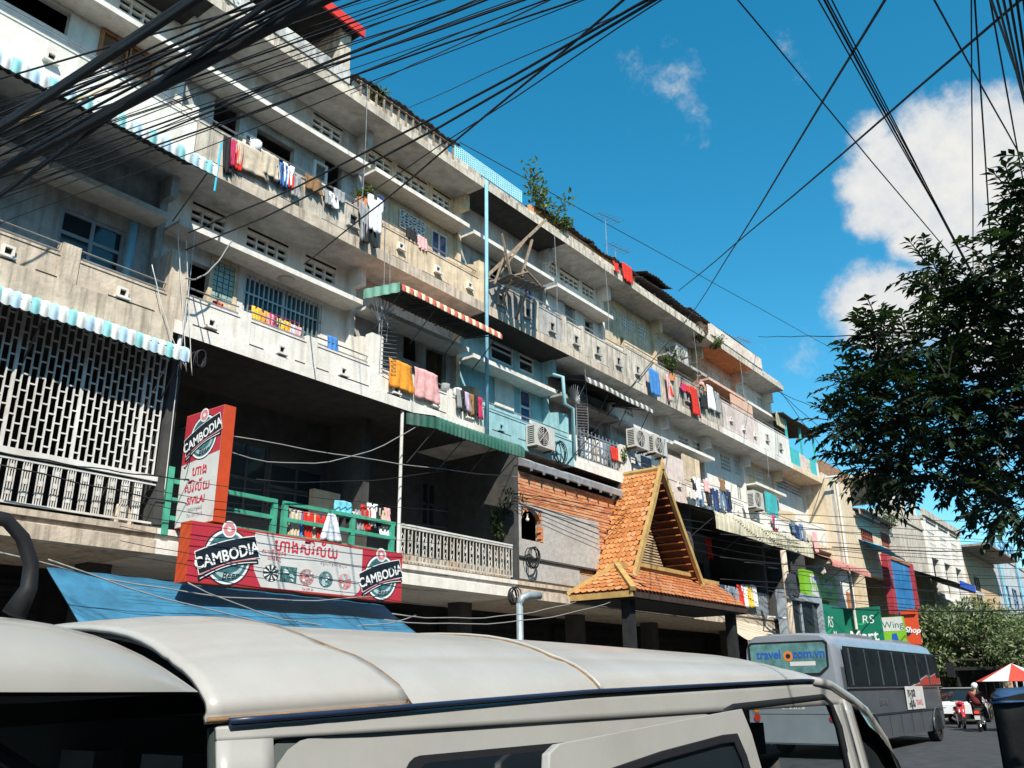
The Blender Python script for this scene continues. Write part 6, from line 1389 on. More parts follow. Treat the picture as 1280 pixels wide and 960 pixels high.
# on the facade
F1 = 'thin cable strung across the dark first-floor balconies'
for a, b, s, m in (((280, 543), (655, 597), .08, greyc), ((270, 560), (525, 530), .5, greyc), ((230, 585), (240, 560), .1, blackc), ((320, 600), (650, 560), .3, blackc), ((0, 565), (245, 600), .04, blackc), ((0, 580), (300, 640), .05, blackc)): cable(PY(*a, YF - .25), PY(*b, YF - .25), .010, s, F1, 'first-floor cables', m)
for i in range(7): cable(PY(150, 590 + i * 17, 10.8), PY(560, 640 + i * 20, 10.8), .005, .02 + .03 * (i % 3), 'thin black cable passing in front of the beer signboard', 'cables in front of the signboard')
for a, b, s in (((0, 690), (470, 745), .25), ((60, 700), (560, 795), .3), ((490, 768), (720, 752), .18), ((480, 775), (770, 750), .25), ((235, 728), (520, 770), .35)): cable(PY(*a, 10.7), PY(*b, 10.9), .010, s, 'slack pale cable sagging under the first-floor slab', 'slack cables under the slab', greyc)
for i in range(5): cable(PY(640, 615 + i * 4, YF - .06), PY(1000, 668 + i * 12, YF - 1.3), .012 if i < 2 else .007, .06, 'black cable bundled across the brick infill and gable', 'cables across the gable')
for i in range(16): cable(PY(900 + (i % 4) * 30, 640 + i * 7, 11.0), PX(1290, 655 + i * 7.5 + (i % 3) * 4, 46), .012, .1 * (i % 3), 'thin cable running down the street past the far houses', 'cables past the far houses')
cable(PY(1040, 684, 11), PX(1290, 688, 46), .025, .1, 'heavier black cable running past the far houses', None); cable(PY(1040, 760, 11), PX(1290, 762, 46), .025, .1, 'heavier black cable above the street trees', None)
for a, b, s in (((222, 285), (233, 465), .0), ((233, 300), (240, 470), .05), ((190, 330), (232, 460), .15), ((222, 470), (205, 620), .0)): cable(PY(*a, YF - .1), PY(*b, YF - .12), .007, s, 'white cable hanging down the corner pier by the steel grille', 'white drop cables', whmetal)
cable(PY(232, 348, YF - .3), PY(290, 300, YF - .3), .014, .25, 'grey cable looping beside the corner pier', None, greyc); cable(PY(0, 160, 11), PY(150, 105, 11), .012, .0, 'ochre cable under the striped awning', None, mat('ochre_cable', (.24, .14, .03), var=0))

t = thing('utility_pole', 'concrete utility pole with a long cable rack above the near pavement', 'pole', (6.2, -1.15, GZ)); MB().tube([(6.2, -1.15, GZ + .14), (6.2, -1.15, 8.4)], [.17, .12], 10).build('shaft', concr, t, True)
for z in (5.9, 6.4, 6.9): MB().bar((3.6, -1.0, z), (8.8, -1.0, z), .07).build('cross_arm', metal, t)
# ------------------------------------------------------------------ foliage
def leafmat(name, c, v=.35):
    m = mat(name, c, rough=.5, var=v, scale=2.5, spec=.35); nt_ = m.node_tree; p = nt_.nodes['Principled BSDF']; o = [n for n in nt_.nodes if n.type == 'OUTPUT_MATERIAL'][0]
    tr = nt_.nodes.new('ShaderNodeBsdfTranslucent'); tr.inputs[0].default_value = (c[0] * 1.5, c[1] * 1.8, c[2] * .6, 1); mx_ = nt_.nodes.new('ShaderNodeMixShader'); mx_.inputs[0].default_value = .22
    nt_.links.new(p.outputs[0], mx_.inputs[1]); nt_.links.new(tr.outputs[0], mx_.inputs[2]); nt_.links.new(mx_.outputs[0], o.inputs[0]); return m
lf = [leafmat('dark_leaf', (.012, .026, .012)), leafmat('mid_leaf', (.026, .050, .020)), leafmat('young_leaf', (.065, .095, .026))]
lfg = [leafmat('street_leaf', (.12, .16, .07)), leafmat('street_leaf_dark', (.06, .09, .04)), leafmat('street_leaf_pale', (.20, .23, .12))]
bark = mat('bark', (.028, .022, .018), var=.3, scale=12, bump=.5)
def leaf(mb, p, d, n, L_, W_, mi):
    d = d.normalized(); s = d.cross(n)
    if s.length < 1e-4: s = d.orthogonal()
    s.normalize(); n = s.cross(d); q = p + d * L_ * .45; e = p + d * L_ - n * L_ * .12
    mb.add([p, q + s * W_ / 2 + n * W_ * .18, e, q - s * W_ / 2 + n * W_ * .18, q], [(0, 1, 4), (1, 2, 4), (0, 4, 3), (4, 2, 3)], mi)
def rv(r): 
    while 1:
        v = Vector((r.uniform(-1, 1), r.uniform(-1, 1), r.uniform(-1, 1)))
        if .05 < v.length < 1: return v
def twig(mb, r, p, d, L_, nl, ll, lw, mis, stem=None):
    """a compound leaf: paired leaflets along a drooping stalk"""
    d = d.normalized(); up = Vector((0, 0, 1)); pts = []
    for i in range(nl + 1):
        t = i / nl; q = p + d * L_ * t - up * L_ * .2 * t * t; pts.append(q)
        if i == 0: continue
        s = d.cross(up)
        if s.length < .01: s = Vector((1, 0, 0))
        s.normalize(); k = r.uniform(.8, 1.15)
        for sg in (-1, 1):
            dd = (s * sg * .9 + d * .7 - up * r.uniform(.0, .45)); leaf(mb, q, dd, up + rv(r) * .4, ll * k, lw * k, r.choice(mis))
    leaf(mb, pts[-1], d - up * .4, up, ll, lw, r.choice(mis))
    if stem is not None: stem.tube(pts, [.006] * (nl + 1), 3, cap=False)
def limb(mb, a, b, r0, r1, r, n=7, wob=.12):
    pts = [Vector(a).lerp(Vector(b), i / n) + rv(r) * wob * (1 if 0 < i < n else 0) for i in range(n + 1)]; mb.tube(pts, [r0 + (r1 - r0) * i / n for i in range(n + 1)], 7); return pts
# the dark pinnate tree on the right
r = random.Random(4); tree = thing('street_tree', 'dark leafy tree with drooping compound leaves under the cloud', 'tree', (9.6, -1.4, GZ + .14))
tk = MB(); top = Vector((9.3, -.7, 4.2)); limb(tk, (9.6, -1.4, GZ), top, .17, .11, r)
blobs = [(1100, 455, 40), (1065, 500, 30), (1050, 545, 26), (1110, 520, 48), (1150, 450, 45), (1165, 520, 60), (1130, 575, 45), (1085, 590, 36), (1112, 605, 24), (1160, 600, 50), (1200, 440, 50), (1230, 520, 65), (1200, 580, 55), (1245, 430, 55), (1265, 340, 42), (1275, 270, 30), (1245, 375, 30), (1160, 352, 18), (1180, 375, 22), (1205, 395, 26),
         (1280, 480, 60), (1270, 590, 55), (1225, 620, 34), (1262, 650, 30), (1290, 645, 36), (1300, 400, 60), (1320, 540, 80), (1330, 300, 60), (1380, 430, 110), (1370, 600, 90), (1340, 220, 50), (1450, 400, 130), (1090, 540, 40), (1140, 490, 40), (1180, 480, 45), (1215, 490, 45), (1095, 430, 22), (1240, 560, 50), (1262, 520, 50)]
cr_ = MB(); stem = MB(); ends = []
for bx, by, br in blobs:
    X = r.uniform(7.6, 10.2); c = PX(bx, by - 16, X); R0 = max(12, br - 12) / 1089.5 * (X * 1.06); ends.append(c)
    n = int(7 + br * .85 if bx < 1310 else 12 + br * .5)
    for k in range(n):
        v = rv(r); v.x *= 1.5; p = c + v * R0; d = (v + Vector((0, 0, .15)) + rv(r) * .6)
        pick_pale = (v.z > .55 and r.random() < .35); twig(cr_, r, p, d, r.uniform(.16, .30), r.choice([3, 4, 4, 5]), r.uniform(.08, .128), r.uniform(.036, .056), [2, 1] if pick_pale else [0, 0, 1, 1], stem)  # paler leaflets only near the top of each clump
for i, c in enumerate(ends):
    if i % 2 == 0: limb(tk, top + (c - top) * .05, c, .035, .008, r, 6, .08)
tk.build('trunk', bark, tree, True); o = cr_.build('crown', lf, tree); o['kind'] = 'stuff'; o = stem.build('twigs', bark, tree); o['kind'] = 'stuff'
lm = []
for k in range(3):
    q = MB(); leaf(q, Vector((0, 0, 0)), Vector((1, 0, -.2)), Vector((0, 0, 1)), .14, .052, 0); lm.append(q.mesh('leaf', lf[k]))
for bx, by, br in blobs[:8] + blobs[17:20] + blobs[24:30]:
    for k in range(10):
        a = r.uniform(0, 6.28); p = PX(bx + br * math.cos(a) * .95, by + br * math.sin(a) * .95, r.uniform(7.6, 8.6)); inst('leaf', lm[r.choice([0, 0, 1, 2])], p, tree, (r.uniform(-.6, .6), r.uniform(0, 1.0), r.uniform(0, 6.28)))
# crown builder for trees seen from afar: limbs plus leaf clumps
def far_tree(label, base, h, rad, n, mats, seed, nm='street_tree', lsz=.28, flat=.6, group=None):
    r = random.Random(seed); base = Vector(base); t = thing(nm, label, 'tree', tuple(base), group); tk = MB(); top = base + Vector((0, 0, h * .5)); limb(tk, base, top, h * .035, h * .022, r, 5, h * .01); cr = MB()
    cs = []
    for i in range(16):
        v = rv(r).normalized() * r.uniform(.45, 1.0); c = base + Vector((v.x * rad, v.y * rad, h * .68 + v.z * rad * flat)); cs.append((c, rad * r.uniform(.25, .45)))
        limb(tk, top, c, h * .014, h * .004, r, 4, h * .01)
    for i in range(n):
        c, q = r.choice(cs); v = rv(r); v.normalize(); v *= r.uniform(.5, 1.0) ; p = c + Vector((v.x * q, v.y * q, v.z * q * .7)); leaf(cr, p, rv(r) + v * .6, v + Vector((0, 0, .8)), lsz * r.uniform(.7, 1.4), lsz * r.uniform(.4, .6), r.choice([0, 0, 1, 2]))
    tk.build('trunk', bark, t, True); o = cr.build('crown', mats, t); o['kind'] = 'stuff'; return t
for i, (px, py, X, hh, rd) in enumerate(((1180, 790, 56, 5.4, 3.4), (1225, 790, 52, 5.6, 3.6), (1265, 800, 60, 5.6, 3.6), (1290, 780, 70, 7.5, 4.2))):
    p = PX(px, py, X); far_tree(['broad pale green street tree beside the dark stall', 'broad pale green street tree behind the motorcyclist', 'pale green street tree behind the parasol', 'taller green street tree beyond the parasol'][i], (p.x, p.y, GZ), hh, rd, 9000, lfg, 30 + i, lsz=.24, flat=.42)
far_tree('dark green tree crown above the far houses', (90, 20, GZ), 15, 6, 2500, lf, 60, lsz=.7)
far_tree('leafy tree rising behind the stained concrete house', (60, 19, GZ), 14.5, 4, 2200, lfg, 61, lsz=.5)
# plants on the block
def shrub(label, p, h, rad, n, seed, mats=lfg, lsz=.10, nm='potted_shrub', pot=False):
    r = random.Random(seed); p = Vector(p); t = thing(nm, label, 'plant', tuple(p)); st = MB(); cr = MB()
    for i in range(max(4, n // 60)):
        v = rv(r); e = p + Vector((v.x * rad, v.y * rad * .7, h * r.uniform(.45, 1.0))); pts = limb(st, p + Vector((v.x * .05, v.y * .05, 0)), e, .018, .006, r, 5, .04)
        for k in range(60):
            q = r.choice(pts[2:]) + rv(r) * rad * .3; leaf(cr, q, rv(r) + Vector((0, 0, .2)), Vector((0, 0, 1)) + rv(r) * .5, lsz * r.uniform(.7, 1.3), lsz * .5, r.randrange(3))
    st.build('stems', bark, t, True); o = cr.build('leaves', mats, t); o['kind'] = 'stuff'
    if pot: MB().tube([p - Vector((0, 0, .25)), p], [.12, .16], 10).build('pot', brick_m[0], t)
    return t
gl = [leafmat('roof_leaf', (.12, .16, .06)), leafmat('roof_leaf_dark', (.06, .09, .03)), leafmat('roof_leaf_pale', (.20, .22, .11))]
p = PY(684, 275, YF + .1); shrub('wild shrub sprouting from the roof edge above the timber platform', p, 1.35, 1.0, 360, 1, gl, .16, 'roof_shrub')
p = PY(700, 285, YF + .1); shrub('low weeds drooping from the roof edge beside the shrub', p, .25, .5, 240, 2, gl, .12, 'roof_weeds')
rl = [leafmat('rust_leaf', (.34, .12, .05)), leafmat('rust_leaf_dark', (.2, .07, .03)), gl[0]]
p = PY(876, 428, YF + .1); shrub('rust coloured roof plant on the flaking plaster wall', p, .7, .45, 420, 3, rl, .13, 'roof_shrub'); p = PY(893, 437, YF + .1); shrub('grey green roof plant beside the rust coloured one', p, .4, .5, 300, 4, gl, .12, 'roof_shrub')
p = PY(468, 132, YF + .25); shrub('green pot plants on the roof parapet behind wooden pickets', p, .4, .5, 360, 5, gl, .11, 'roof_shrub'); p = PY(400, 90, YF + .25); shrub('small green plant on the white roof parapet', p, .35, .3, 200, 15, gl, .1, 'roof_shrub')
p = PY(272, 10, YF + .2); shrub('leafy plant on the roof parapet under the cables', p, .45, .6, 300, 16, gl, .1, 'roof_shrub')
p = PY(838, 468, YF + .05); shrub('bushy green plant on the third-floor parapet beside the pink cloth', p, .7, .45, 420, 6, [leafmat('balcony_leaf', (.05, .09, .03)), lf[1], gl[0]], .12, pot=True)
p = PY(455, 250, YF + .1); shrub('small plant on the shelf between the stained and cream parapets', p, .25, .25, 180, 7, gl, .09, pot=True)
p = PY(640, 668, YF + .25); shrub('climbing plant at the end of the wrought iron balcony', p, 1.1, .4, 600, 8, [gl[0], gl[1], lf[1]], .12); p = PY(621, 676, YF + .3); shrub('small leafy plant inside the wrought iron balcony', p, .7, .3, 300, 9, [gl[0], gl[1], lf[1]], .1)
p = PY(777, 582, YF + .1); shrub('straggly plant on the white framed balcony pier', p, .5, .3, 180, 10, gl, .1); p = PY(1110, 660, YF); shrub('trailing plant on the cream house roof edge', p, .5, 1.0, 300, 11, gl, .2, 'roof_weeds')
# ------------------------------------------------------------------ people
def skin_chain(name, verts, edges, radii, m, parent, sub=2):
    me = bpy.data.meshes.new(name); me.from_pydata([tuple(v) for v in verts], edges, []); me.materials.append(m); o = bpy.data.objects.new(name, me); COL.objects.link(o); adopt(o, parent)
    md = o.modifiers.new('skin', 'SKIN'); md.use_smooth_shade = True
    for i, rr_ in enumerate(radii): me.skin_vertices[0].data[i].radius = (rr_, rr_); me.skin_vertices[0].data[i].use_root = (i == 0)
    s = o.modifiers.new('sub', 'SUBSURF'); s.levels = sub; s.render_levels = sub; return o
skin_m = mat('skin', (.36, .20, .13), rough=.6, var=.1); hair_m = mat('black_hair', (.012, .011, .011), rough=.5, var=.1); maroon = mat('maroon_shirt', (.13, .022, .02), rough=.85, var=.15); darkcl = mat('dark_trousers', (.03, .032, .04), rough=.9, var=.15); helm = mat('white_helmet', (.62, .64, .66), rough=.25, var=.05, coat=.4)
def head(parent, c, f, hair=True):
    """head with nose, ears, eyes; f = facing direction"""
    c = Vector(c); f = Vector(f).normalized(); s = Vector((0, 0, 1)).cross(f).normalized()
    if hair: MB().ball(c + Vector((0, 0, .025)) - f * .02, (.088, .088, .105), 14, 10).build('hair', hair_m, parent, True)
    mb = MB(); mb.ball(c + f * .095 - Vector((0, 0, .01)), .018, 8, 6); 
    for k in (-1, 1): mb.ball(c + s * k * .082, (.02, .02, .032), 8, 6)
    mb.build('face_features', skin_m, parent, True)
    mb = MB()
    for k in (-1, 1): mb.ball(c + f * .083 + s * k * .032 + Vector((0, 0, .015)), .011, 8, 6)
    mb.bar(c + f * .085 + s * .022 - Vector((0, 0, .05)), c + f * .085 - s * .022 - Vector((0, 0, .05)), .008); mb.build('eyes_and_mouth', hair_m, parent)
def hand(V, E, Rd, wi, w, d, side):
    d = d.normalized(); s = d.cross(Vector((0, 0, 1)))
    if s.length < .1: s = Vector((1, 0, 0))
    s = s.normalized() * side; b = len(V); V.append(w + d * .045); E.append((wi, b)); Rd.append(.030)
    for k, (o, L_) in enumerate(((-.026, .058), (-.009, .07), (.009, .066), (.026, .05))):
        i = len(V); V += [w + d * .085 + s * o, w + d * (.085 + L_ * .5) + s * o - Vector((0, 0, .012)), w + d * (.085 + L_ * .75) + s * o - Vector((0, 0, .035))]; E += [(b, i), (i, i + 1), (i + 1, i + 2)]; Rd += [.010, .009, .008]
    i = len(V); V += [w + d * .05 + s * -.042, w + d * .085 + s * -.05 - Vector((0, 0, .012))]; E += [(b, i), (i, i + 1)]; Rd += [.011, .009]
# woman at the third-floor parapet, bending to the washing
hp = PY(874, 478, YF + .1); c = hp; t = thing('person', 'person in a pale pink top leaning over the mouldy parapet to hang washing', 'person', (c.x + .25, YF + .4, Z3))
V = [Vector((c.x + .30, YF + .46, 11.45)), Vector((c.x + .2, YF + .36, 11.75)), Vector((c.x + .08, YF + .22, 11.98)), Vector((c.x + .03, YF + .15, 12.06)), Vector((c.x, YF + .10, 12.16)), Vector((c.x - .02, YF + .08, 12.25)),
     Vector((c.x + .05, YF + .38, 11.95)), Vector((c.x - .12, YF + .2, 11.75)), Vector((c.x - .25, YF - .02, 11.68)), Vector((c.x + .14, YF + .06, 11.95)), Vector((c.x + .1, YF - .06, 11.72)), Vector((c.x - .05, YF - .12, 11.62)),
     Vector((c.x + .32, YF + .52, 11.1)), Vector((c.x + .30, YF + .5, 10.66)), Vector((c.x + .36, YF + .42, 11.1)), Vector((c.x + .38, YF + .42, 10.66))]
E_ = [(0, 1), (1, 2), (2, 3), (3, 4), (4, 5), (2, 6), (6, 7), (7, 8), (2, 9), (9, 10), (10, 11), (0, 12), (12, 13), (0, 14), (14, 15)]
Rd = [.14, .13, .12, .05, .085, .07, .05, .04, .03, .05, .04, .03, .08, .05, .08, .05]; hand(V, E_, Rd, 8, V[8], V[8] - V[7], 1); hand(V, E_, Rd, 11, V[11], V[11] - V[10], -1)
skin_chain('body', V, E_, Rd, skin_m, t); skin_chain('top', V[:3] + [V[6], V[9], V[6].lerp(V[7], .5), V[9].lerp(V[10], .5)], [(0, 1), (1, 2), (2, 3), (2, 4), (3, 5), (4, 6)], [.16, .15, .14, .065, .065, .055, .055], mat('pale_pink_top', (.62, .38, .36), var=.1), t); skin_chain('trousers', [V[0], V[12], V[13] + Vector((0, 0, .1)), V[14], V[15] + Vector((0, 0, .1))], [(0, 1), (1, 2), (0, 3), (3, 4)], [.155, .095, .065, .095, .065], darkcl, t); head(t, V[4] + Vector((-.01, -.01, .05)), (-.5, -.6, -.5))
# ------------------------------------------------------------------ motorcycles
def motorcycle(label, x, y, ang, col, seatc=darkcl):
    t = thing('motorcycle', label, 'motorcycle', (x, y, GZ)); M_ = Matrix.Translation((x, y, GZ)) @ Matrix.Rotation(ang, 4, 'Z')
    pm = mat('moto_' + label[:6], col, rough=.3, var=.05, coat=.3)
    for wx_ in (-.6, .62):
        mb = MB(M_); n = 22; mb.tube([(wx_ + .27 * math.cos(2 * math.pi * i / n), 0, .29 + .27 * math.sin(2 * math.pi * i / n)) for i in range(n + 1)], .045, 7); o = mb.build('wheel', tyre_m, t, True)
        q = MB(M_); q.tube([(wx_ + .21 * math.cos(2 * math.pi * i / n), 0, .29 + .21 * math.sin(2 * math.pi * i / n)) for i in range(n + 1)], .014, 5)
        for i in range(10): a = 2 * math.pi * i / 10; q.tube([(wx_, 0, .29), (wx_ + .2 * math.cos(a), 0, .29 + .2 * math.sin(a))], .007, 4)
        q.build('rim', alloy, o)
    mb = MB(M_); mb.grid(lambda u, v: (-.75 + .78 * u, (v - .5) * .26 * (1 - .2 * abs(u - .5)), .76 + .05 * math.sin(u * 3.1) - .12 * abs(v - .5) ** 2), 8, 6); o = mb.build('seat', seatc, t, True); o.modifiers.new('t', 'SOLIDIFY').thickness = .09
    mb = MB(M_); mb.grid(lambda u, v: (-.85 + .75 * u, (v - .5) * .24, .66 - .22 * u * abs(math.sin(math.pi * v)) + .03 * u), 6, 8); o = mb.build('tail_fairing', pm, t, True); o.modifiers.new('t', 'SOLIDIFY').thickness = .03
    MB(M_).tube([(.0, 0, .62), (.25, 0, .52), (.42, 0, .78)], [.09, .10, .07], 8).build('frame', pm, t, True); MB(M_).box(-.2, .25, -.13, .13, .25, .52).build('engine', alloy, t)
    mb = MB(M_); mb.grid(lambda u, v: (.42 + .12 * v, (u - .5) * .34 * (1 - .4 * v), .95 - .55 * v), 6, 5); o = mb.build('leg_shield', pm, t, True); o.modifiers.new('t', 'SOLIDIFY').thickness = .03
    mb = MB(M_)
    for s in (-.07, .07): mb.tube([(.42, s, .9), (.62, s, .29)], .022, 6)
    mb.build('fork', alloy, t, True); MB(M_).tube([(.34, -.33, 1.0), (.42, -.12, .98), (.42, .12, .98), (.34, .33, 1.0)], .016, 6).build('handlebar', rubber, t, True)
    MB(M_).ball((.50, 0, .92), (.09, .10, .08)).build('headlight', pm, t, True); MB(M_).box(-.90, -.84, -.08, .08, .62, .72).build('tail_light', mat('red_tail_lens', (.62, .05, .02), rough=.2, var=0, emit=.25), t)
    mb = MB(M_); mb.box(-.94, -.92, -.09, .09, .42, .56); mb.build('licence_plate', sg_wh, t); MB(M_).tube([(-.1, -.14, .28), (-.75, -.17, .34)], [.025, .05], 8).build('exhaust', alloy, t, True)
    for s in (-1, 1): MB(M_).tube([(.38, s * .25, 1.0), (.36, s * .3, 1.16)], .008, 4).build('mirror_stem', rubber, t); MB(M_).ball((.36, s * .31, 1.19), (.015, .06, .04), 8, 6).build('mirror', rubber, t, True)
    mb = MB(M_); mb.grid(lambda u, v: (.62 + .30 * math.cos(R_(20 + 120 * u)), (v - .5) * .12, .29 + .32 * math.sin(R_(20 + 120 * u))), 8, 2); o = mb.build('mudguard', pm, t, True); o.modifiers.new('t', 'SOLIDIFY').thickness = .015
    return t, M_
p = PZ(1229, 914, GZ); t, M_ = motorcycle('black motorcycle with a lit tail lamp under the rider in maroon', p.x, p.y, R_(4), (.02, .02, .022))
ps = thing('person', 'rider in a maroon shirt and white helmet on the black motorcycle', 'person', tuple(M_ @ Vector((-.25, 0, .78))))
J_ = lambda *a: M_ @ Vector(a)
V = [J_(-.28, 0, .86), J_(-.24, 0, 1.08), J_(-.2, 0, 1.30), J_(-.17, 0, 1.40), J_(-.14, 0, 1.5), J_(-.12, 0, 1.56), J_(-.2, .2, 1.32), J_(.0, .34, 1.12), J_(.24, .34, 1.03), J_(-.2, -.2, 1.32), J_(.0, -.34, 1.12), J_(.24, -.34, 1.03), J_(.02, .17, .80), J_(.18, .2, .42), J_(.30, .2, .36), J_(.02, -.17, .80), J_(.18, -.2, .42), J_(.30, -.2, .36)]
E_ = [(0, 1), (1, 2), (2, 3), (3, 4), (4, 5), (2, 6), (6, 7), (7, 8), (2, 9), (9, 10), (10, 11), (0, 12), (12, 13), (13, 14), (0, 15), (15, 16), (16, 17)]; Rd = [.15, .15, .14, .06, .09, .08, .06, .045, .03, .06, .045, .03, .08, .05, .04, .08, .05, .04]
hand(V, E_, Rd, 8, V[8], V[8] - V[7], 1); hand(V, E_, Rd, 11, V[11], V[11] - V[10], -1); skin_chain('body', V, E_, Rd, skin_m, ps)
skin_chain('shirt', V[:3] + [V[6], V[7], V[8], V[9], V[10], V[11]], [(0, 1), (1, 2), (2, 3), (3, 4), (4, 5), (2, 6), (6, 7), (7, 8)], [.18, .185, .17, .08, .065, .05, .08, .065, .05], maroon, ps); skin_chain('trousers', [V[0], V[12], V[13], V[15], V[16]], [(0, 1), (1, 2), (0, 3), (3, 4)], [.17, .10, .07, .10, .07], darkcl, ps)
MB().ball(V[4] + Vector((0, 0, .06)), (.135, .13, .135), 16, 12).build('helmet', helm, ps, True); head(ps, V[4] + Vector((0, 0, .04)), M_.to_3x3() @ Vector((1, 0, 0)), False)
p = Vector((40.5, 8.35, GZ)); motorcycle('red motorcycle parked across the kerb behind the rider', p.x, p.y, R_(200), (.42, .03, .04)); p = PZ(1222, 893, GZ); motorcycle('grey motorcycle parked behind the red motorcycle', p.x, p.y, R_(170), (.08, .08, .09))
# ------------------------------------------------------------------ cars
def car(label, x, y, ang, col, L_=4.3, H=1.5, wd=1.72):
    t = thing('parked_car', label, 'car', (x, y, GZ)); M_ = Matrix.Translation((x, y, GZ)) @ Matrix.Rotation(ang, 4, 'Z'); pm = mat('carpaint_' + label[:9], col, rough=.25, var=.03, coat=.5)
    st = [(-.5, .45, .80, .80, .55), (-.47, .30, .92, .90, .8), (-.30, .22, .96, 1.0, .9), (-.12, .2, .97, 1.0, 1), (.15, .2, .95, 1.0, 1), (.3, .22, .90, .98, 1), (.44, .28, .76, .9, .9), (.5, .4, .62, .75, .6)]
    def sec(i, k):
        f, zl, zh, w_, _ = st[i]; hw = wd / 2 * w_; pr = [(-hw * .9, zl), (-hw, zl + .2), (-hw, zh - .12), (-hw * .9, zh), (0, zh + .03), (hw * .9, zh), (hw, zh - .12), (hw, zl + .2), (hw * .9, zl)]; return (f * L_, *pr[k])
    mb = MB(M_); mb.grid(lambda u, v: sec(round(u * 7), round(v * 8)), 7, 8); mb.face(*[sec(0, k) for k in range(9)]); mb.face(*[sec(7, k) for k in range(8, -1, -1)]); mb.build('body', pm, t, True)
    gs = [(-.44, .92, .9), (-.30, H - .08, .74), (-.05, H, .76), (.10, H - .05, .74), (.27, .93, .9)]
    def gp(i, k): f, z, w_ = gs[i]; hw = wd / 2 * w_; return (f * L_, (-hw, -hw * .92, 0, hw * .92, hw)[k], (z - .03, z, z + .02, z, z - .03)[k])
    mb = MB(M_); mb.grid(lambda u, v: gp(round(u * 4), round(v * 4)), 4, 4); 
    o = mb.build('windscreen', bus_g, t, True)
    for s in (-1, 1):
        mb = MB(M_); pts = [(f * L_, s * wd / 2 * w_ * 1.003, z - .03) for f, z, w_ in gs]; mb.face(*pts, (.27 * L_, s * wd / 2 * .95, .88), (-.44 * L_, s * wd / 2 * .95, .88)); mb.build('side_window', bus_g, t)
        mb = MB(M_); mb.bar((.02 * L_, s * wd / 2 * .93, .9), (.02 * L_, s * wd / 2 * .78, H - .05), .07, .05); mb.build('door_pillar', pm, t); mb = MB(M_); mb.bar((.2 * L_, s * wd / 2 * 1.02, .95), (.2 * L_, s * (wd / 2 + .16), .98), .1, .12); mb.build('door_mirror', pm, t)
    MB(M_).grid(lambda u, v: (-.30 * L_ + .4 * L_ * u, (v - .5) * wd * .74, H + .012 - .08 * abs(u - .55)), 6, 4).build('roof', pm, t, True)
    for f in (-.31, .31):
        for s in (-1, 1): q = M_ @ Vector((f * L_, s * (wd / 2 - .1), .31)); wheel(t, q.x, q.y, q.z, .31, .2, s)
    for s in (-1, 1): MB(M_).ball((.485 * L_, s * wd * .36, .66), (.05, .16, .07)).build('headlight', alloy, t, True); MB(M_).ball((-.49 * L_, s * wd * .38, .78), (.04, .12, .09)).build('tail_light', MATS['red_lens'], t, True)
    return t
car('white car parked beyond the coach', 45.5, 9.2, R_(3), (.66, .68, .70)); p = PZ(1255, 885, GZ); car('dusty silver car parked behind the motorcycle rider', p.x + 3, p.y + .3, R_(-20), (.46, .44, .40))
# covered cart at the right edge: black canvas with a blue top panel
t = thing('covered_cart', 'black canvas covered passenger cart with a blue hood at the kerb', 'cart', (9.6, .6, GZ)); cv = mat('black_canvas', (.005, .006, .007), rough=.8, var=.3, scale=6, bump=.2); cb = mat('blue_hood_canvas', (.03, .09, .20), rough=.7, var=.2)
x0, x1, y0, y1 = 8.6, 10.9, .12, 1.50
mb = MB(); mb.grid(lambda u, v: (x0 + (x1 - x0) * u, y0 + (y1 - y0) * v, 1.69 + .14 * math.sin(math.pi * (.12 + .76 * v)) - .03 * math.sin(math.pi * u * 3) ** 2), 12, 12); o = mb.build('hood', cb, t, True); o.modifiers.new('t', 'SOLIDIFY').thickness = .015
for y, s in ((y0, -1), (y1, 1)): mb = MB(); mb.grid(lambda u, v: (x0 + (x1 - x0) * u, y + s * .01 + .015 * math.sin(u * 19 + v), 1.75 - 1.15 * v), 16, 6); o = mb.build('side_curtain', cv, t, True); o.modifiers.new('t', 'SOLIDIFY').thickness = .01
mb = MB(); mb.grid(lambda u, v: (x0 - .01 + .012 * math.sin(u * 15), y0 + (y1 - y0) * u, 1.73 + .1 * math.sin(math.pi * u) - (1.15 + .1 * math.sin(math.pi * u)) * v), 14, 6); o = mb.build('rear_curtain', cv, t, True); o.modifiers.new('t', 'SOLIDIFY').thickness = .01
mb = MB(); mb.grid(lambda u, v: (x0 - .03 + .40 * v, y0 - .02 + (y1 - y0 + .04) * u, 1.70 + .11 * v + .02 * math.sin(math.pi * u)), 10, 3); o = mb.build('hood_flap', cb, t, True); o.modifiers.new('t', 'SOLIDIFY').thickness = .01
MB().box(x0, x1, y0 + .03, y1 - .03, .6, .8).build('chassis', dkmetal, t); MB().box(x0 + .2, x1 - .2, y0 + .1, y1 - .1, .8, 1.05).build('bench', seat_m, t)
for y, dy in ((y0 + .08, -1), (y1 - .08, 1)): wheel(t, 9.4, y, GZ + .3, .3, .1, dy)
for x in (x0 + .04, x1 - .04):
    for y in (y0 + .05, y1 - .05): MB().tube([(x, y, .8), (x, y, 1.74)], .018, 6).build('hoop', dkmetal, t)
MB().tube([(x1, .68, .7), (x1 + .9, .68, .85)], .03, 6).build('tow_bar', dkmetal, t)
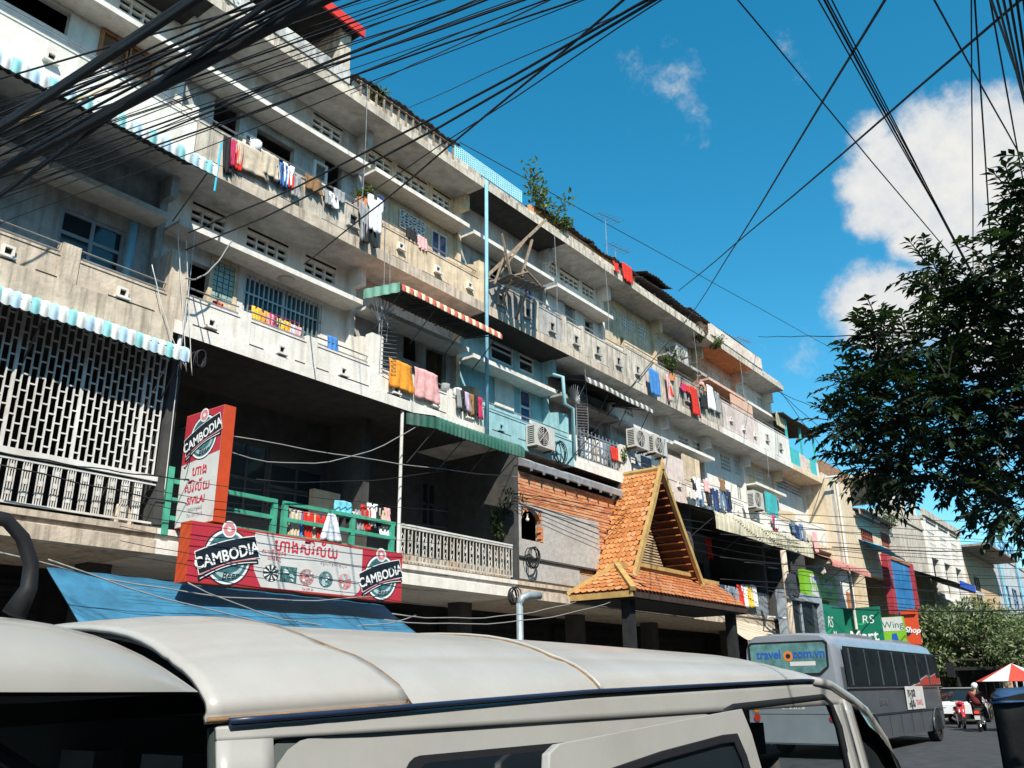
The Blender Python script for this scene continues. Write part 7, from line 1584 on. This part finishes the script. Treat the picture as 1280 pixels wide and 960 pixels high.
# parasol and canopy vehicles in the distance
p = PX(1268, 850, 38); t = thing('parasol', 'red and white market parasol over a street cart', 'parasol', (p.x, p.y, GZ)); n = 8; um = [mat('parasol_red', (.55, .06, .04), var=.1), mat('parasol_white', (.66, .64, .64), var=.08)]
zt_ = PX(1268, 829, 38).z; mb = MB(); cpt = (p.x, p.y, zt_)
for i in range(n): a, b = 2 * math.pi * i / n, 2 * math.pi * (i + 1) / n; mb.face(cpt, (p.x + 1.3 * math.cos(a), p.y + 1.3 * math.sin(a), zt_ - .62), (p.x + 1.3 * math.cos(b), p.y + 1.3 * math.sin(b), zt_ - .62), mi=i % 2)
o = mb.build('canopy', um, t); o.modifiers.new('t', 'SOLIDIFY').thickness = .01; MB().tube([(p.x, p.y, GZ), (p.x, p.y, zt_)], .025, 6).build('pole', metal, t)
for i in range(n): a = 2 * math.pi * i / n; MB().tube([(p.x, p.y, zt_ - .03), (p.x + 1.28 * math.cos(a), p.y + 1.28 * math.sin(a), zt_ - .64)], .01, 4).build('rib', metal, t)
t = thing('street_cart', 'cluttered street cart under the red and white parasol', 'cart', (p.x, p.y, GZ)); MB().box(p.x - .7, p.x + .7, p.y - .9, p.y + .4, .7, 1.15).build('box', dkmetal, t); MB().box(p.x - .75, p.x + .75, p.y - .95, p.y + .45, 1.16, 1.22).build('counter', metal, t)
for k, c in enumerate(('cyan', 'orange', 'red', 'green')): MB().box(p.x - .5, p.x - .2, p.y - .8 + k * .28, p.y - .58 + k * .28, 1.23, 1.42 + .05 * (k % 2)).build('goods_tray', cm(c), t)
for y in (p.y - .7, p.y + .2): wheel(t, p.x, y, GZ + .3, .3, .06, 1)
p = PX(1222, 862, 56); t = thing('passenger_cart', 'brown hooded passenger cart beyond the white car', 'cart', (p.x, p.y, GZ)); mb = MB(); mb.grid(lambda u, v: (p.x - 1.3 + 2.6 * u, p.y - .7 + 1.4 * v, 1.95 + .22 * math.sin(math.pi * v) + .08 * math.sin(math.pi * u)), 10, 8); o = mb.build('hood', mat('brown_hood', (.11, .08, .07), var=.2), t, True); o.modifiers.new('t', 'SOLIDIFY').thickness = .02
for x in (-1.25, 1.25):
    for y in (-.65, .65): MB().tube([(p.x + x, p.y + y, .8), (p.x + x, p.y + y, 1.97)], .02, 6).build('hoop', metal, t)
MB().box(p.x - 1.3, p.x + 1.3, p.y - .65, p.y + .65, .65, .9).build('tub', maroon, t); MB().box(p.x - .9, p.x + .9, p.y - .5, p.y + .5, .91, 1.15).build('bench', seat_m, t)
for y, dy in ((p.y - .7, -1), (p.y + .7, 1)): wheel(t, p.x, y, GZ + .3, .3, .1, dy)
